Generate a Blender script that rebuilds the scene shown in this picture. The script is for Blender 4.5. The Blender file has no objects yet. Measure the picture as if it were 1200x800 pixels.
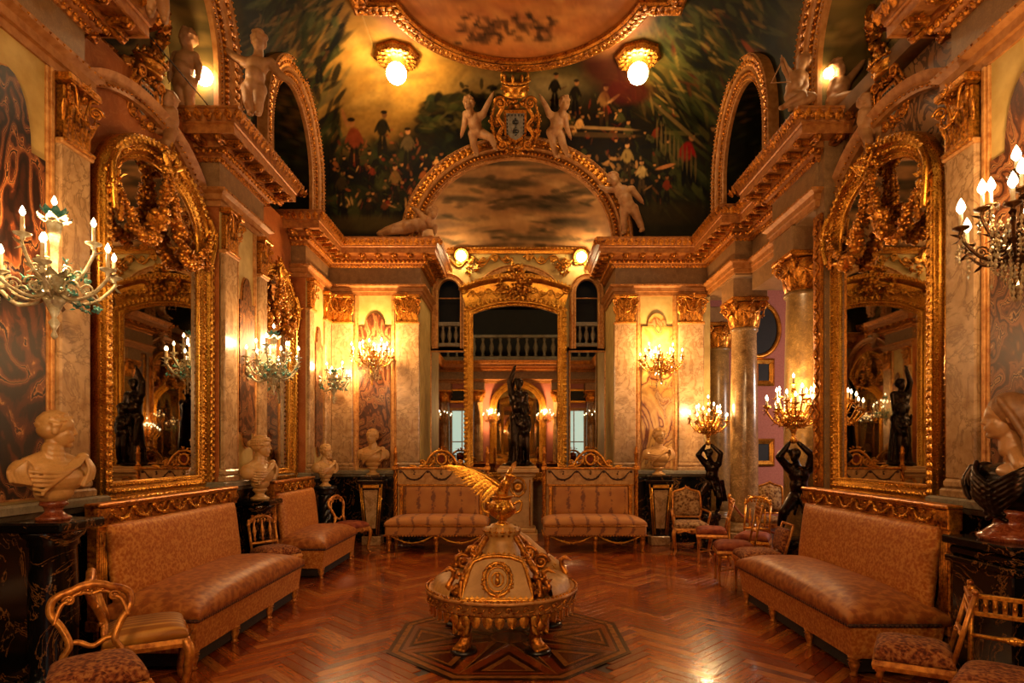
import bpy, math, random
import numpy as np
from mathutils import Vector, Matrix

SC = bpy.context.scene
COL = SC.collection
rng = np.random.default_rng(7)
random.seed(7)
PI = math.pi

# ---------------------------------------------------------------- camera
FPX = 700.0                      # focal length in pixels of the 1200 px wide frame
CAMZ = 1.55
cd = bpy.data.cameras.new('camera')
cd.sensor_fit = 'HORIZONTAL'; cd.sensor_width = 36.0
cd.lens = 36.0 * FPX / 1200.0
cd.shift_x = -7.0 / 1200.0
cd.shift_y = 127.0 / 1200.0
cd.clip_start = 0.05; cd.clip_end = 100
cam = bpy.data.objects.new('camera', cd); COL.objects.link(cam)
cam.location = (0, 0, CAMZ); cam.rotation_euler = (PI / 2, 0, 0)
SC.camera = cam

# ---------------------------------------------------------------- world, exposure
w = bpy.data.worlds.new('world'); SC.world = w; w.use_nodes = True
w.node_tree.nodes['Background'].inputs[0].default_value = (0.30, 0.36, 0.42, 1)
w.node_tree.nodes['Background'].inputs[1].default_value = 0.25
SC.view_settings.view_transform = 'Standard'
SC.view_settings.look = 'None'
SC.view_settings.exposure = 0.12
SC.view_settings.gamma = 1.0
SC.view_settings.use_curve_mapping = False
cy = SC.cycles
cy.use_denoising = True
cy.max_bounces = 8; cy.diffuse_bounces = 4; cy.glossy_bounces = 5; cy.transmission_bounces = 4
cy.caustics_reflective = False; cy.caustics_refractive = False
cy.sample_clamp_indirect = 2.5
cy.use_light_tree = True

WARM = (1.0, 0.61, 0.27)         # colour of the candle bulbs
PW_SCONCE = 115.0                 # watts of one many-branched sconce
PW_GLOBE = 75.0                  # radiance of the ceiling globes

def px(x, y, Y):                 # a point of the room measured on the photograph at depth Y
    return np.array([(x - 607) / FPX * Y, Y, CAMZ - (y - 527) / FPX * Y])

# ---------------------------------------------------------------- materials
def lin(c):
    if isinstance(c, str):
        c = [int(c[i:i + 2], 16) / 255 for i in (0, 2, 4)]
        return tuple(((v + .055) / 1.055) ** 2.4 if v > .04045 else v / 12.92 for v in c) + (1,)
    return tuple(c) + (1,) if len(c) == 3 else tuple(c)

class NT:
    def __init__(s, name):
        s.m = bpy.data.materials.new(name); s.m.use_nodes = True
        s.t = s.m.node_tree; s.b = s.t.nodes['Principled BSDF']
    def n(s, typ, props=None, **inp):
        nd = s.t.nodes.new(typ)
        for k, v in (props or {}).items(): setattr(nd, k, v)
        for k, v in inp.items():
            k = int(k[1:]) if k[0] == '_' else k.replace('__', ' ')
            s.set(nd, k, v)
        return nd
    def set(s, nd, k, v):
        if hasattr(v, 'is_output'): s.t.links.new(v, nd.inputs[k])
        else: nd.inputs[k].default_value = v
    def P(s, **kw):
        for k, v in kw.items(): s.set(s.b, k.replace('__', ' '), v)
    def coord(s, kind='Object', scale=(1, 1, 1)):
        c = s.n('ShaderNodeTexCoord').outputs[kind]
        return s.n('ShaderNodeMapping', Vector=c, Scale=scale).outputs[0]
    def noise(s, vec, scale, detail=4, rough=.55, dist=0):
        return s.n('ShaderNodeTexNoise', Vector=vec, Scale=scale, Detail=detail, Roughness=rough, Distortion=dist)
    def ramp(s, fac, stops, interp='LINEAR'):
        r = s.n('ShaderNodeValToRGB', Fac=fac); e = r.color_ramp.elements; r.color_ramp.interpolation = interp
        while len(e) < len(stops): e.new(.5)
        for i, (p, c) in enumerate(stops): e[i].position = p; e[i].color = lin(c)
        return r.outputs[0]
    def math(s, op, a, b=0.0):
        return s.n('ShaderNodeMath', {'operation': op}, _0=a, _1=b).outputs[0]
    def mix(s, fac, a, b, typ='MIX'):
        nd = s.t.nodes.new('ShaderNodeMix'); nd.data_type = 'RGBA'; nd.blend_type = typ
        s.set(nd, 0, fac); s.set(nd, 6, lin(a) if isinstance(a, (str, tuple)) else a); s.set(nd, 7, lin(b) if isinstance(b, (str, tuple)) else b)
        return nd.outputs[2]
    def bump(s, h, strength=.3, dist=.01):
        s.P(Normal=s.n('ShaderNodeBump', Height=h, Strength=strength, Distance=dist).outputs[0])

def metal(name, c1, c2, rough=.35, met=.9, bs=60, bst=.25):
    N = NT(name); v = N.coord()
    nz = N.noise(v, bs, 4).outputs[0]
    big = N.noise(v, 7, 3).outputs[0]
    N.P(Base__Color=N.ramp(N.math('ADD', N.math('MULTIPLY', nz, .6), N.math('MULTIPLY', big, .4)), [(.36, c1), (.62, c2)]), Metallic=met,
        Roughness=N.math('ADD', N.math('MULTIPLY', nz, .25), rough - .12))
    N.bump(nz, bst, .006)
    return N.m

def marble(name, base, dark, vein, scale=2.2, rough=.25, vw=.06, bump=0, kind='Object', spec=.5, vs=.7, vsc=2.3):
    N = NT(name); v = N.coord(kind)
    n1 = N.noise(v, scale, 6, .6, .6)
    n2 = N.noise(v, scale * vsc, 7, .6, 1.6).outputs[0]
    col = N.ramp(n1.outputs[0], [(.3, dark), (.65, base)])
    d = N.math('ABSOLUTE', N.math('SUBTRACT', n2, .5))
    f = N.ramp(d, [(0, (1, 1, 1)), (vw, (0, 0, 0))])
    f = N.math('MULTIPLY', f, N.math('MULTIPLY', n1.outputs[0], vs))
    N.P(Base__Color=N.mix(f, col, vein), Roughness=rough, Specular__IOR__Level=spec)
    return N.m

def onyx(name, stops, scale=1.0, freq=9.0, dist=.9, rough=.28):
    N = NT(name); v = N.coord('Object', (1, 1, .6))
    a = N.noise(v, scale * 1.6, 2, .45, dist).outputs[0]
    b = N.noise(v, scale * 7, 5, .6, 1.0).outputs[0]
    ph = N.math('ADD', N.math('MULTIPLY', a, freq), N.math('MULTIPLY', b, freq * .11))
    t = N.math('FRACT', ph)
    tri = N.math('ABSOLUTE', N.math('SUBTRACT', N.math('MULTIPLY', t, 2), 1))
    fine = N.math('MULTIPLY', N.math('SINE', N.math('MULTIPLY', ph, 27)), .07)
    N.P(Base__Color=N.ramp(N.math('ADD', tri, fine), stops), Roughness=rough, Specular__IOR__Level=.3)
    return N.m

def damask(name, c1, c2, c3, scale=6.0, rough=.75, sheen=.3, bump=.3, stripes=False, zs=1.0):
    N = NT(name); v = N.coord('Object', (1, 1, zs))
    n1 = N.noise(v, scale, 5, .62, 1.8).outputs[0]
    vo = N.n('ShaderNodeTexVoronoi', {'feature': 'SMOOTH_F1'}, Vector=v, Scale=scale * 1.6, Smoothness=.3).outputs[0]
    p = N.math('ADD', N.math('MULTIPLY', n1, .75), N.math('MULTIPLY', vo, .35))
    if stripes:
        wv = N.n('ShaderNodeTexWave', {'wave_type': 'BANDS', 'bands_direction': 'X'}, Vector=v, Scale=5.5, Distortion=.3).outputs[1]
        p = N.math('ADD', N.math('MULTIPLY', p, .25), N.math('MULTIPLY', wv, .5))
    col = N.ramp(p, [(.42, c1), (.52, c2), (.66, c3)])
    th = N.noise(v, 220, 2).outputs[0]
    N.P(Base__Color=N.mix(N.math('MULTIPLY', th, .35), col, c1), Roughness=rough, Sheen__Weight=sheen * .12, Specular__IOR__Level=.22)
    N.bump(N.math('ADD', N.math('MULTIPLY', p, .6), N.math('MULTIPLY', th, .3)), bump, .008)
    return N.m

def plain(name, c, rough=.5, met=0.0, c2=None, ns=12, bst=.1, **kw):
    N = NT(name); v = N.coord(); nz = N.noise(v, ns, 5).outputs[0]
    N.P(Base__Color=N.ramp(nz, [(.35, c2 or c), (.65, c)]), Roughness=rough, Metallic=met, **kw)
    if bst: N.bump(nz, bst, .01)
    return N.m

def emit(name, c, s, sampling='AUTO'):
    N = NT(name); N.P(Base__Color=lin((.8, .8, .8)), Emission__Color=lin(c), Emission__Strength=s)
    N.m.cycles.emission_sampling = sampling
    return N.m

M = {}
M['gold'] = metal('gilt_bright', '8a4d14', 'e8a23c', .34, .85)
M['gold_red'] = metal('gilt_on_red_bole', '561c05', 'd88a2a', .38, .75, 45, .5)
M['gold_frame'] = metal('gilt_frame', '96540f', 'eeb043', .30, .9, 80, .3)
M['gold_cap'] = metal('gilt_capital', '5c2807', 'e89a34', .34, .8, 55, .5)
M['gold_plain'] = metal('gilt_plain_band', '9a5c22', 'd39a55', .45, .35, 25, .08)
M['gold_wood'] = metal('gilt_chair_wood', '7a3a0e', 'd28a33', .38, .55, 30, .12)
M['chand_gold'] = metal('sconce_gilt', '8a5212', 'f0b24a', .28, .9, 50, .2)
M['chand_dark'] = metal('sconce_dark_bronze', '2c1c0e', '6b4620', .35, .8, 50, .2)
M['porcelain'] = plain('sconce_porcelain', 'c9c2a4', .2, 0, 'a08e66', 30, .1)
M['porcelain_green'] = plain('sconce_green_porcelain', '2f7d76', .2, 0, '79a898', 25, .1)
M['bronze'] = metal('bronze_black', '0b0806', '2f1f12', .3, .85, 30, .2)
M['cornice'] = plain('cornice_cream_gilt', 'b67434', .5, .2, '8e501e', 18, .1)
M['stucco'] = plain('wall_yellow_stucco', 'c8a862', .6, 0, 'ae8c46', 5, .05)
M['marble_cream'] = marble('marble_cream_pilaster', 'c09a6c', '946c42', '5c3c20', 7.0, .25, .035, vs=1.1, vsc=.35)
M['marble_grey'] = marble('marble_brown_grey_frieze', '98744c', '755434', '52381f', 11.0, .35, .1, vs=.6)
M['marble_rust'] = marble('marble_rust', 'a85c2a', '86431a', 'c98b55', 2.2, .28, .03, vs=.6)
M['marble_col'] = marble('marble_mottled_column', 'b8925e', '6c4a28', '46301a', 5.5, .22, .10, vs=1.0)
M['marble_col2'] = marble('marble_ochre_column', 'a68048', '5e4424', '3c2a16', 7.0, .3, .12, vs=1.0)
M['marble_black'] = marble('marble_black_gold_vein', '0d0b0a', '070606', '8a5a2c', 1.1, .16, .012, vs=1.5)
M['marble_ledge'] = marble('marble_grey_ledge', '8c8068', '6a5f4c', '4c4335', 3.0, .25, .06)
M['marble_white'] = marble('marble_white_statuary', 'c89858', '9c6e36', '7c5426', 5.0, .4, .02, vs=.5)
M['marble_red'] = marble('marble_red_socle', '7a3418', '4c1b0c', 'b0683c', 8.0, .22, .08)
M['onyx_dark'] = onyx('onyx_dark_banded', [(0, '120805'), (.35, '2c140a'), (.6, '502410'), (.78, '7a4420'), (.88, 'b87e48'), (.93, '4a210e'), (1, '1c0c06')], 1.25, 8.0, 1.2)
M['onyx_light'] = onyx('onyx_golden_banded', [(0, '5a2a14'), (.2, '9c6330'), (.5, 'c89a52'), (.8, 'b0803c'), (.92, '6e3a18'), (1, 'd2b070')], .9, 5.0, 1.3)
M['onyx_mid'] = onyx('onyx_brown_banded', [(0, '2c140b'), (.3, '5a3018'), (.55, '8a5630'), (.75, '4c2614'), (.88, 'b88450'), (1, '381a0e')], 1.4, 8.0, 1.3)
M['mirror'] = NT('mirror_glass').m
_b = M['mirror'].node_tree.nodes['Principled BSDF'].inputs
_b['Base Color'].default_value = (.60, .56, .48, 1); _b['Metallic'].default_value = 1; _b['Roughness'].default_value = .015
M['plaster'] = plain('stucco_figure_ochre', 'a87848', .6, 0, '8a5a30', 10, .1)
M['plaster_pale'] = plain('stucco_pale_moulding', 'b47a40', .5, .15, '93591f', 14, .1)
M['velvet'] = damask('sofa_brown_velvet', '7c3e16', '8c4a1c', 'ac6a2e', 11.0, .42, .12, .15)
M['damask_gold'] = damask('sofa_gold_damask', '985016', 'a65e22', 'c4843c', 26.0, .55, .1, .4)
M['damask_back'] = damask('sofa_rose_damask', 'a8582a', 'b4683a', '8a4420', 5.0, .65, .3, .2)
M['tapestry'] = damask('chair_tapestry', '461a0a', '7a3a16', 'a86c34', 26.0, .8, .2, .5)
M['seat_red'] = damask('chair_red_velvet', '64220c', '783214', '904a22', 8.0, .7, .1, .15)
M['stripe'] = damask('chair_striped_silk', '8a5214', 'a86a20', 'c08a38', 8.0, .5, .3, .15, True)
M['floral'] = damask('armchair_floral', '4e2a12', '8a5f34', 'b08a58', 16.0, .8, .2, .3)
M['braid'] = plain('braid_trim_dark', '4a2410', .7, .2, '2c1308', 80, .4)
M['cream_paint'] = plain('cream_painted_wood', 'c4904a', .5, 0, 'a06c2c', 14, .05)
M['globe'] = emit('globe_lit_glass', (1.0, .72, .36), PW_GLOBE)
M['flame'] = emit('candle_bulb_lit', (1.0, .80, .50), 14.0, 'NONE')
M['candle'] = plain('candle_sleeve', 'd8c39a', .4, 0, 'c8ab78', 20, 0)
N = NT('crystal_drop'); N.P(Base__Color=lin('e8d0a0'), Roughness=.06, Metallic=.35, Specular__IOR__Level=1.0, Transmission__Weight=.35); M['crystal'] = N.m
M['marble_tan'] = marble('marble_tan_face', 'b4824e', '96683a', '7a5230', 5.0, .4, .02, vs=.5)
M['veil'] = plain('veil_brown_stone', '8e6236', .5, 0, '744c28', 30, .2)
M['pink'] = plain('wall_rose_silk', 'b06a58', .8, 0, 'a05c4c', 30, .05)
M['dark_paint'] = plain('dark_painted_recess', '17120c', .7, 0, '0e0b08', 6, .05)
M['ceil_plain'] = plain('ceiling_plain', '8a6236', .7, 0, '6a4826', 4, .1)
M['ebony'] = plain('ebonised_wood', '17100a', .3, 0, '0d0906', 14, .05)
M['teal_glass'] = emit('window_daylight', (.35, .62, .60), 1.4)
M['grout'] = plain('floor_joint_dark', '2a1206', .5, 0, '1c0c04', 8, 0)
M['shield'] = plain('shield_silver_blue', '8a8478', .4, .3, '6a6458', 20, .1)
M['wire'] = plain('black_wire', '0a0806', .5)
M['under_shade'] = plain('dark_under_sofa_shade', '24110a', .9, 0, '120804', 60, .5)  # dark colour standing in for the shadow under the sofas
# brocatelle: foliage inlaid on a rust ground (right mirror bay)
N = NT('brocatelle_marble'); v = N.coord('Object', (1, 1, .8))
p_ = N.noise(v, 4.2, 3, .5, 2.6).outputs[0]; q_ = N.noise(v, 3, 4).outputs[0]
N.P(Base__Color=N.mix(N.ramp(p_, [(.47, (0, 0, 0)), (.50, (1, 1, 1)), (.58, (1, 1, 1)), (.60, (0, 0, 0))]), N.ramp(q_, [(.3, '80522e'), (.7, 'a87c4e')]), '44260f'), Roughness=.3); M['brocatelle'] = N.m
# sofa back with climbing sprigs
N = NT('sofa_sprig_damask'); v = N.coord('Object')
sx = N.n('ShaderNodeSeparateXYZ', Vector=v)
ph = N.math('ADD', N.math('MULTIPLY', sx.outputs[0], 4.4), N.math('MULTIPLY', N.math('SINE', N.math('MULTIPLY', sx.outputs[2], 14)), .26))
ph = N.math('ADD', ph, N.math('MULTIPLY', sx.outputs[2], -2.2))
st = N.math('ABSOLUTE', N.math('SUBTRACT', N.math('FRACT', ph), .5))
nz = N.noise(v, 24, 4, .6, .8).outputs[0]
nz2 = N.noise(v, 9, 2).outputs[0]
fac = N.ramp(N.math('ADD', st, N.math('ADD', N.math('MULTIPLY', N.math('SUBTRACT', nz, .5), .55), N.math('MULTIPLY', N.math('SUBTRACT', .55, nz2), .5))), [(.06, (1, 1, 1)), (.13, (0, 0, 0))])
N.P(Base__Color=N.mix(fac, N.ramp(N.noise(v, 3, 3).outputs[0], [(.3, '9a5a1c'), (.7, 'b0722c')]), '6e3a14'), Roughness=.65, Sheen__Weight=.05); M['sprig'] = N.m
# parquet woods
WOODS = []
for i, (a, b) in enumerate([('642406', '8e3c0e'), ('782f08', 'a24e16'), ('561e06', '7c300c'), ('823a0c', 'b05a1a'), ('6e2a08', '964210'), ('8c4612', 'b46a26')]):
    N = NT('parquet_wood_%s' % 'abcdef'[i]); v = N.coord('Object', (3, 28, 3))
    g = N.noise(v, 3.0, 6, .6, .5).outputs[0]
    N.P(Base__Color=N.ramp(g, [(.3, a), (.7, b)]), Roughness=.20 + .02 * (i % 3), Specular__IOR__Level=.6, Coat__Weight=.5, Coat__Roughness=.08)
    WOODS.append(N.m)
M['inlay_dark'] = plain('inlay_ebony', '240e05', .2, 0, '160803', 20, 0)
M['inlay_light'] = plain('inlay_maple', '8a5524', .2, 0, '74431a', 20, 0)
M['inlay_mid'] = plain('inlay_rosewood', '5a240c', .2, 0, '451a08', 20, 0)
# painted surfaces: colour comes from the fresco laid down stroke by stroke below
N = NT('fresco_paint'); at = N.n('ShaderNodeAttribute', {'attribute_name': 'fresco'})
N.P(Base__Color=at.outputs[0], Roughness=.7, Specular__IOR__Level=.12); M['fresco'] = N.m

# ---------------------------------------------------------------- mesh builder
def frame(o, x, y, z):
    A = np.zeros((4, 4)); A[:3, 0] = x; A[:3, 1] = y; A[:3, 2] = z; A[:3, 3] = o; A[3, 3] = 1
    return A
def TRS(o=(0, 0, 0), r=(0, 0, 0), s=(1, 1, 1)):
    from mathutils import Euler
    m = Euler(r).to_matrix(); A = np.eye(4)
    A[:3, :3] = np.array(m) * np.array(s if hasattr(s, '__len__') else (s,) * 3)[None, :]
    A[:3, 3] = o
    return A
def nrm(v):
    v = np.asarray(v, float); l = np.linalg.norm(v)
    return v / l if l > 1e-12 else v

class MB:
    def __init__(s): s.v = []; s.f = {3: [], 4: []}; s.n = 0
    def add(s, V, tris=None, quads=None, mat=0, smooth=False, A=None):
        V = np.asarray(V, float)
        if A is not None: V = V @ A[:3, :3].T + A[:3, 3]
        for k, F in ((3, tris), (4, quads)):
            if F is not None and len(F):
                s.f[k].append((np.asarray(F, np.int64) + s.n, mat, smooth))
        s.v.append(V); s.n += len(V)
        return s
    def tpl(s, T, A, mat=0, smooth=True):
        return s.add(T[0], T[1], T[2], mat, smooth, A)
    def box(s, lo, hi, mat=0, ch=0.0, A=None):
        lo = np.array(lo, float); hi = np.array(hi, float)
        if ch <= 0:
            V = np.array([[x, y, z] for z in (lo[2], hi[2]) for y in (lo[1], hi[1]) for x in (lo[0], hi[0])])
            Q = [[0, 2, 3, 1], [4, 5, 7, 6], [0, 1, 5, 4], [2, 6, 7, 3], [0, 4, 6, 2], [1, 3, 7, 5]]
            return s.add(V, None, Q, mat, False, A)
        c = (lo + hi) / 2; h = (hi - lo) / 2; ch = min(ch, h.min() * .95)
        return s.add(CBV * 0 + c + np.sign(CBV) * (h - ch * CBK), CBT, CBQ, mat, False, A)
    def lathe(s, prof, n=24, o=(0, 0, 0), mat=0, smooth=True, cap=True, A=None, arc=None):
        prof = np.array(prof, float); k = len(prof)
        full = arc is None
        a = np.linspace(0, 2 * PI, n, endpoint=False) if full else np.linspace(arc[0], arc[1], n)
        V = np.stack([np.outer(np.cos(a), prof[:, 0]), np.outer(np.sin(a), prof[:, 0]), np.tile(prof[:, 1], (n, 1))], -1).reshape(-1, 3) + np.array(o)
        i = np.arange(n if full else n - 1); j = np.arange(k - 1); I, J = np.meshgrid(i, j, indexing='ij'); I2 = (I + 1) % n
        Q = np.stack([I * k + J, I2 * k + J, I2 * k + J + 1, I * k + J + 1], -1).reshape(-1, 4)
        T = []
        if cap and full:
            c0, c1 = len(V), len(V) + 1
            V = np.vstack([V, [np.array(o) + [0, 0, prof[0, 1]], np.array(o) + [0, 0, prof[-1, 1]]]])
            ii = np.arange(n)
            T = np.vstack([np.stack([((ii + 1) % n) * k, ii * k, np.full(n, c0)], -1), np.stack([ii * k + k - 1, ((ii + 1) % n) * k + k - 1, np.full(n, c1)], -1)])
        return s.add(V, T, Q, mat, smooth, A)
    def tube(s, P, r, n=8, mat=0, smooth=True, A=None, closed=False, flat=None):
        P = np.asarray(P, float); m = len(P); r = np.broadcast_to(np.asarray(r, float), (m,))
        if closed: Tn = np.roll(P, -1, 0) - np.roll(P, 1, 0)
        else: Tn = np.gradient(P, axis=0)
        Tn /= np.linalg.norm(Tn, axis=1)[:, None] + 1e-12
        up = np.array([0, 0, 1.]) if abs(Tn[0][2]) < .9 else np.array([1., 0, 0])
        X = nrm(np.cross(Tn[0], up)); Xs = []
        for t in Tn:
            X = nrm(X - t * X.dot(t)); Xs.append(X)
        Xs = np.array(Xs); Ys = np.cross(Tn, Xs)
        a = np.linspace(0, 2 * PI, n, endpoint=False) + PI / n
        fl = 1.0 if flat is None else flat
        V = P[:, None] + r[:, None, None] * (np.cos(a)[None, :, None] * Xs[:, None] + fl * np.sin(a)[None, :, None] * Ys[:, None])
        V = V.reshape(-1, 3)
        i = np.arange(m if closed else m - 1); j = np.arange(n); I, J = np.meshgrid(i, j, indexing='ij'); J2 = (J + 1) % n; I2 = (I + 1) % m
        Q = np.stack([I * n + J, I * n + J2, I2 * n + J2, I2 * n + J], -1).reshape(-1, 4)
        T = []
        if not closed:
            V = np.vstack([V, [P[0], P[-1]]]); jj = np.arange(n)
            T = np.vstack([np.stack([(jj + 1) % n, jj, np.full(n, m * n)], -1), np.stack([(m - 1) * n + jj, (m - 1) * n + (jj + 1) % n, np.full(n, m * n + 1)], -1)])
        return s.add(V, T, Q, mat, smooth, A)
    def sweep(s, P, b, prof, mat=0, smooth=False, closed=False, flip=False, caps=True, A=None):
        """profile (u,v): u along n = t x b (mitred), v along b."""
        P = np.asarray(P, float); b = np.asarray(b, float); m = len(P); prof = np.asarray(prof, float); k = len(prof)
        E = (np.roll(P, -1, 0) - P) if closed else np.diff(P, axis=0)
        E = E / (np.linalg.norm(E, axis=1)[:, None] + 1e-12)
        en = np.cross(E, b)
        if flip: en = -en
        Nn = []
        for i in range(m):
            if closed: a, c = en[i - 1], en[i]
            else: a, c = en[max(i - 1, 0)], en[min(i, m - 2)]
            q = a + c; q = q / max(1e-6, q.dot(q)) * 2 if q.dot(q) > 1e-6 else a
            Nn.append(q)
        Nn = np.array(Nn)
        V = (P[:, None] + prof[None, :, 0, None] * Nn[:, None] + prof[None, :, 1, None] * b).reshape(-1, 3)
        i = np.arange(m if closed else m - 1); j = np.arange(k); I, J = np.meshgrid(i, j, indexing='ij'); J2 = (J + 1) % k; I2 = (I + 1) % m
        Q = np.stack([I * k + J, I2 * k + J, I2 * k + J2, I * k + J2], -1).reshape(-1, 4)
        s.add(V, None, Q, mat, smooth, A)
        if caps and not closed:
            for e in (0, m - 1):
                VV = V[e * k:(e + 1) * k]; c = VV.mean(0); jj = np.arange(k)
                s.add(np.vstack([VV, c]), np.stack([jj, (jj + 1) % k, np.full(k, k)], -1), None, mat, False, A)
        return s
    def prism(s, poly, z0, z1, mat=0, A=None):
        """convex (or star-shaped about its mean) polygon in xy, extruded in z."""
        p = np.array(poly, float); k = len(p)
        V = np.vstack([np.c_[p, np.full(k, z0)], np.c_[p, np.full(k, z1)], [[*p.mean(0), z0]], [[*p.mean(0), z1]]])
        j = np.arange(k); j2 = (j + 1) % k
        Q = np.stack([j, j2, j2 + k, j + k], -1)
        T = np.vstack([np.stack([j2, j, np.full(k, 2 * k)], -1), np.stack([j + k, j2 + k, np.full(k, 2 * k + 1)], -1)])
        return s.add(V, T, Q, mat, False, A)
    def ell(s, c, r, mat=0, lod=1, A=None, rot=None):
        B = TRS(c, rot or (0, 0, 0), r if hasattr(r, '__len__') else (r, r, r))
        if A is not None: B = A @ B
        return s.tpl(ICO[lod], B, mat, True)
    def mesh(s, name, mats):
        me = bpy.data.meshes.new(name)
        V = np.vstack(s.v) if s.v else np.zeros((0, 3))
        loops = []; starts = []; mi = []; sm = []; pos = 0
        for k in (3, 4):
            for F, m_, s_ in s.f[k]:
                n = len(F); loops.append(F.ravel()); starts.append(pos + np.arange(n) * k); pos += n * k
                mi.append(np.full(n, m_)); sm.append(np.full(n, s_))
        me.vertices.add(len(V)); me.vertices.foreach_set('co', V.ravel())
        if loops:
            L = np.concatenate(loops); S = np.concatenate(starts)
            me.loops.add(len(L)); me.loops.foreach_set('vertex_index', L.astype(np.int32))
            me.polygons.add(len(S)); me.polygons.foreach_set('loop_start', S.astype(np.int32))
            me.polygons.foreach_set('material_index', np.concatenate(mi).astype(np.int32))
            me.polygons.foreach_set('use_smooth', np.concatenate(sm).astype(bool))
        for m_ in (mats if isinstance(mats, (list, tuple)) else [mats]): me.materials.append(M[m_] if isinstance(m_, str) else m_)
        me.update(calc_edges=True)
        return me
    def obj(s, name, mats, parent=None, kind=None, loc=None, rotz=None, label=None):
        o = bpy.data.objects.new(name, s.mesh(name, mats)); COL.objects.link(o)
        if parent is not None: o.parent = parent
        if kind: o['kind'] = kind
        if label: o['label'] = label
        if loc is not None: o.location = loc
        if rotz is not None: o.rotation_euler = (0, 0, rotz)
        return o

# chamfered box template
_v = []; _k = []
for sx_ in (-1, 1):
    for sy_ in (-1, 1):
        for sz_ in (-1, 1):
            for ax in range(3):
                kk = [1, 1, 1]; kk[ax] = 0
                _v.append((sx_, sy_, sz_)); _k.append(kk)
CBV = np.array(_v, float); CBK = np.array(_k, float)
def _ci(a, b, c, ax): return (((a > 0) * 4 + (b > 0) * 2 + (c > 0)) * 3 + ax)
CBQ = []; CBT = []
for ax in range(3):
    o1, o2 = [q for q in range(3) if q != ax]
    for sg in (-1, 1):
        ring = []
        for (p, q) in ((-1, -1), (1, -1), (1, 1), (-1, 1)):
            t = [0, 0, 0]; t[ax] = sg; t[o1] = p; t[o2] = q; ring.append(_ci(*t, ax))
        CBQ.append(ring)
for ax in range(3):
    o1, o2 = [q for q in range(3) if q != ax]
    for p in (-1, 1):
        for q in (-1, 1):
            r = []
            for sg, ord_ in ((-1, (o1, o2)), (1, (o2, o1))):
                for a2 in ord_:
                    t = [0, 0, 0]; t[ax] = sg; t[o1] = p; t[o2] = q; r.append(_ci(*t, a2))
            CBQ.append(r)
for a in (-1, 1):
    for b in (-1, 1):
        for c in (-1, 1): CBT.append([_ci(a, b, c, 0), _ci(a, b, c, 1), _ci(a, b, c, 2)])
CBQ = np.array(CBQ); CBT = np.array(CBT)
# orient outward
def _orient(V, F):
    out = []
    for f in F:
        p = V[list(f)]; n = np.cross(p[1] - p[0], p[2] - p[0])
        out.append(list(f) if n.dot(p.mean(0)) > 0 else list(f)[::-1])
    return np.array(out)
_uv = np.sign(CBV) * (1 - .2 * CBK)
CBQ = _orient(_uv, CBQ); CBT = _orient(_uv, CBT)

def _ico(sub):
    t = (1 + 5 ** .5) / 2
    V = [(-1, t, 0), (1, t, 0), (-1, -t, 0), (1, -t, 0), (0, -1, t), (0, 1, t), (0, -1, -t), (0, 1, -t), (t, 0, -1), (t, 0, 1), (-t, 0, -1), (-t, 0, 1)]
    V = [tuple(nrm(v)) for v in V]
    F = [(0, 11, 5), (0, 5, 1), (0, 1, 7), (0, 7, 10), (0, 10, 11), (1, 5, 9), (5, 11, 4), (11, 10, 2), (10, 7, 6), (7, 1, 8), (3, 9, 4), (3, 4, 2), (3, 2, 6), (3, 6, 8), (3, 8, 9), (4, 9, 5), (2, 4, 11), (6, 2, 10), (8, 6, 7), (9, 8, 1)]
    for _ in range(sub):
        cache = {}; G = []
        def mid(a, b):
            k = (min(a, b), max(a, b))
            if k not in cache: V.append(tuple(nrm(np.add(V[a], V[b])))); cache[k] = len(V) - 1
            return cache[k]
        for a, b, c in F:
            x, y, z = mid(a, b), mid(b, c), mid(c, a)
            G += [(a, x, z), (b, y, x), (c, z, y), (x, y, z)]
        F = G
    return (np.array(V), np.array(F), None)
ICO = [_ico(0), _ico(1), _ico(2), _ico(3)]
OCT = (np.array([(1, 0, 0), (-1, 0, 0), (0, 1, 0), (0, -1, 0), (0, 0, 1), (0, 0, -1)], float), np.array([(0, 2, 4), (2, 1, 4), (1, 3, 4), (3, 0, 4), (2, 0, 5), (1, 2, 5), (3, 1, 5), (0, 3, 5)]), None)

def _leaf():
    # lies along +x (length 1), width in y, rises in z, tip curls out
    us = np.linspace(0, 1, 6); W = [.30, .52, .46, .40, .24, .03]; Z = [.02, .16, .22, .26, .38, .52]; X = [0, .25, .5, .75, .95, .92]
    V = []
    for u, w_, z, x in zip(us, W, Z, X):
        for t, dz in ((-1, -.10), (-.5, .02), (0, .10), (.5, .02), (1, -.10)): V.append((x + (.06 if abs(t) == .5 else 0), t * w_, z + dz))
    Q = [[i * 5 + j, (i + 1) * 5 + j, (i + 1) * 5 + j + 1, i * 5 + j + 1] for i in range(5) for j in range(4)]
    return (np.array(V), None, np.array(Q))
LEAF = _leaf()
def _leafs():
    V = [(0, -.2, 0), (0, .2, 0), (.45, -.42, .16), (.45, 0, .30), (.45, .42, .16), (1, 0, .12)]
    return (np.array(V, float), np.array([(2, 5, 3), (3, 5, 4), (0, 3, 1), (0, 2, 3), (1, 3, 4)]), None)
LEAFS = _leafs()

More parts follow.
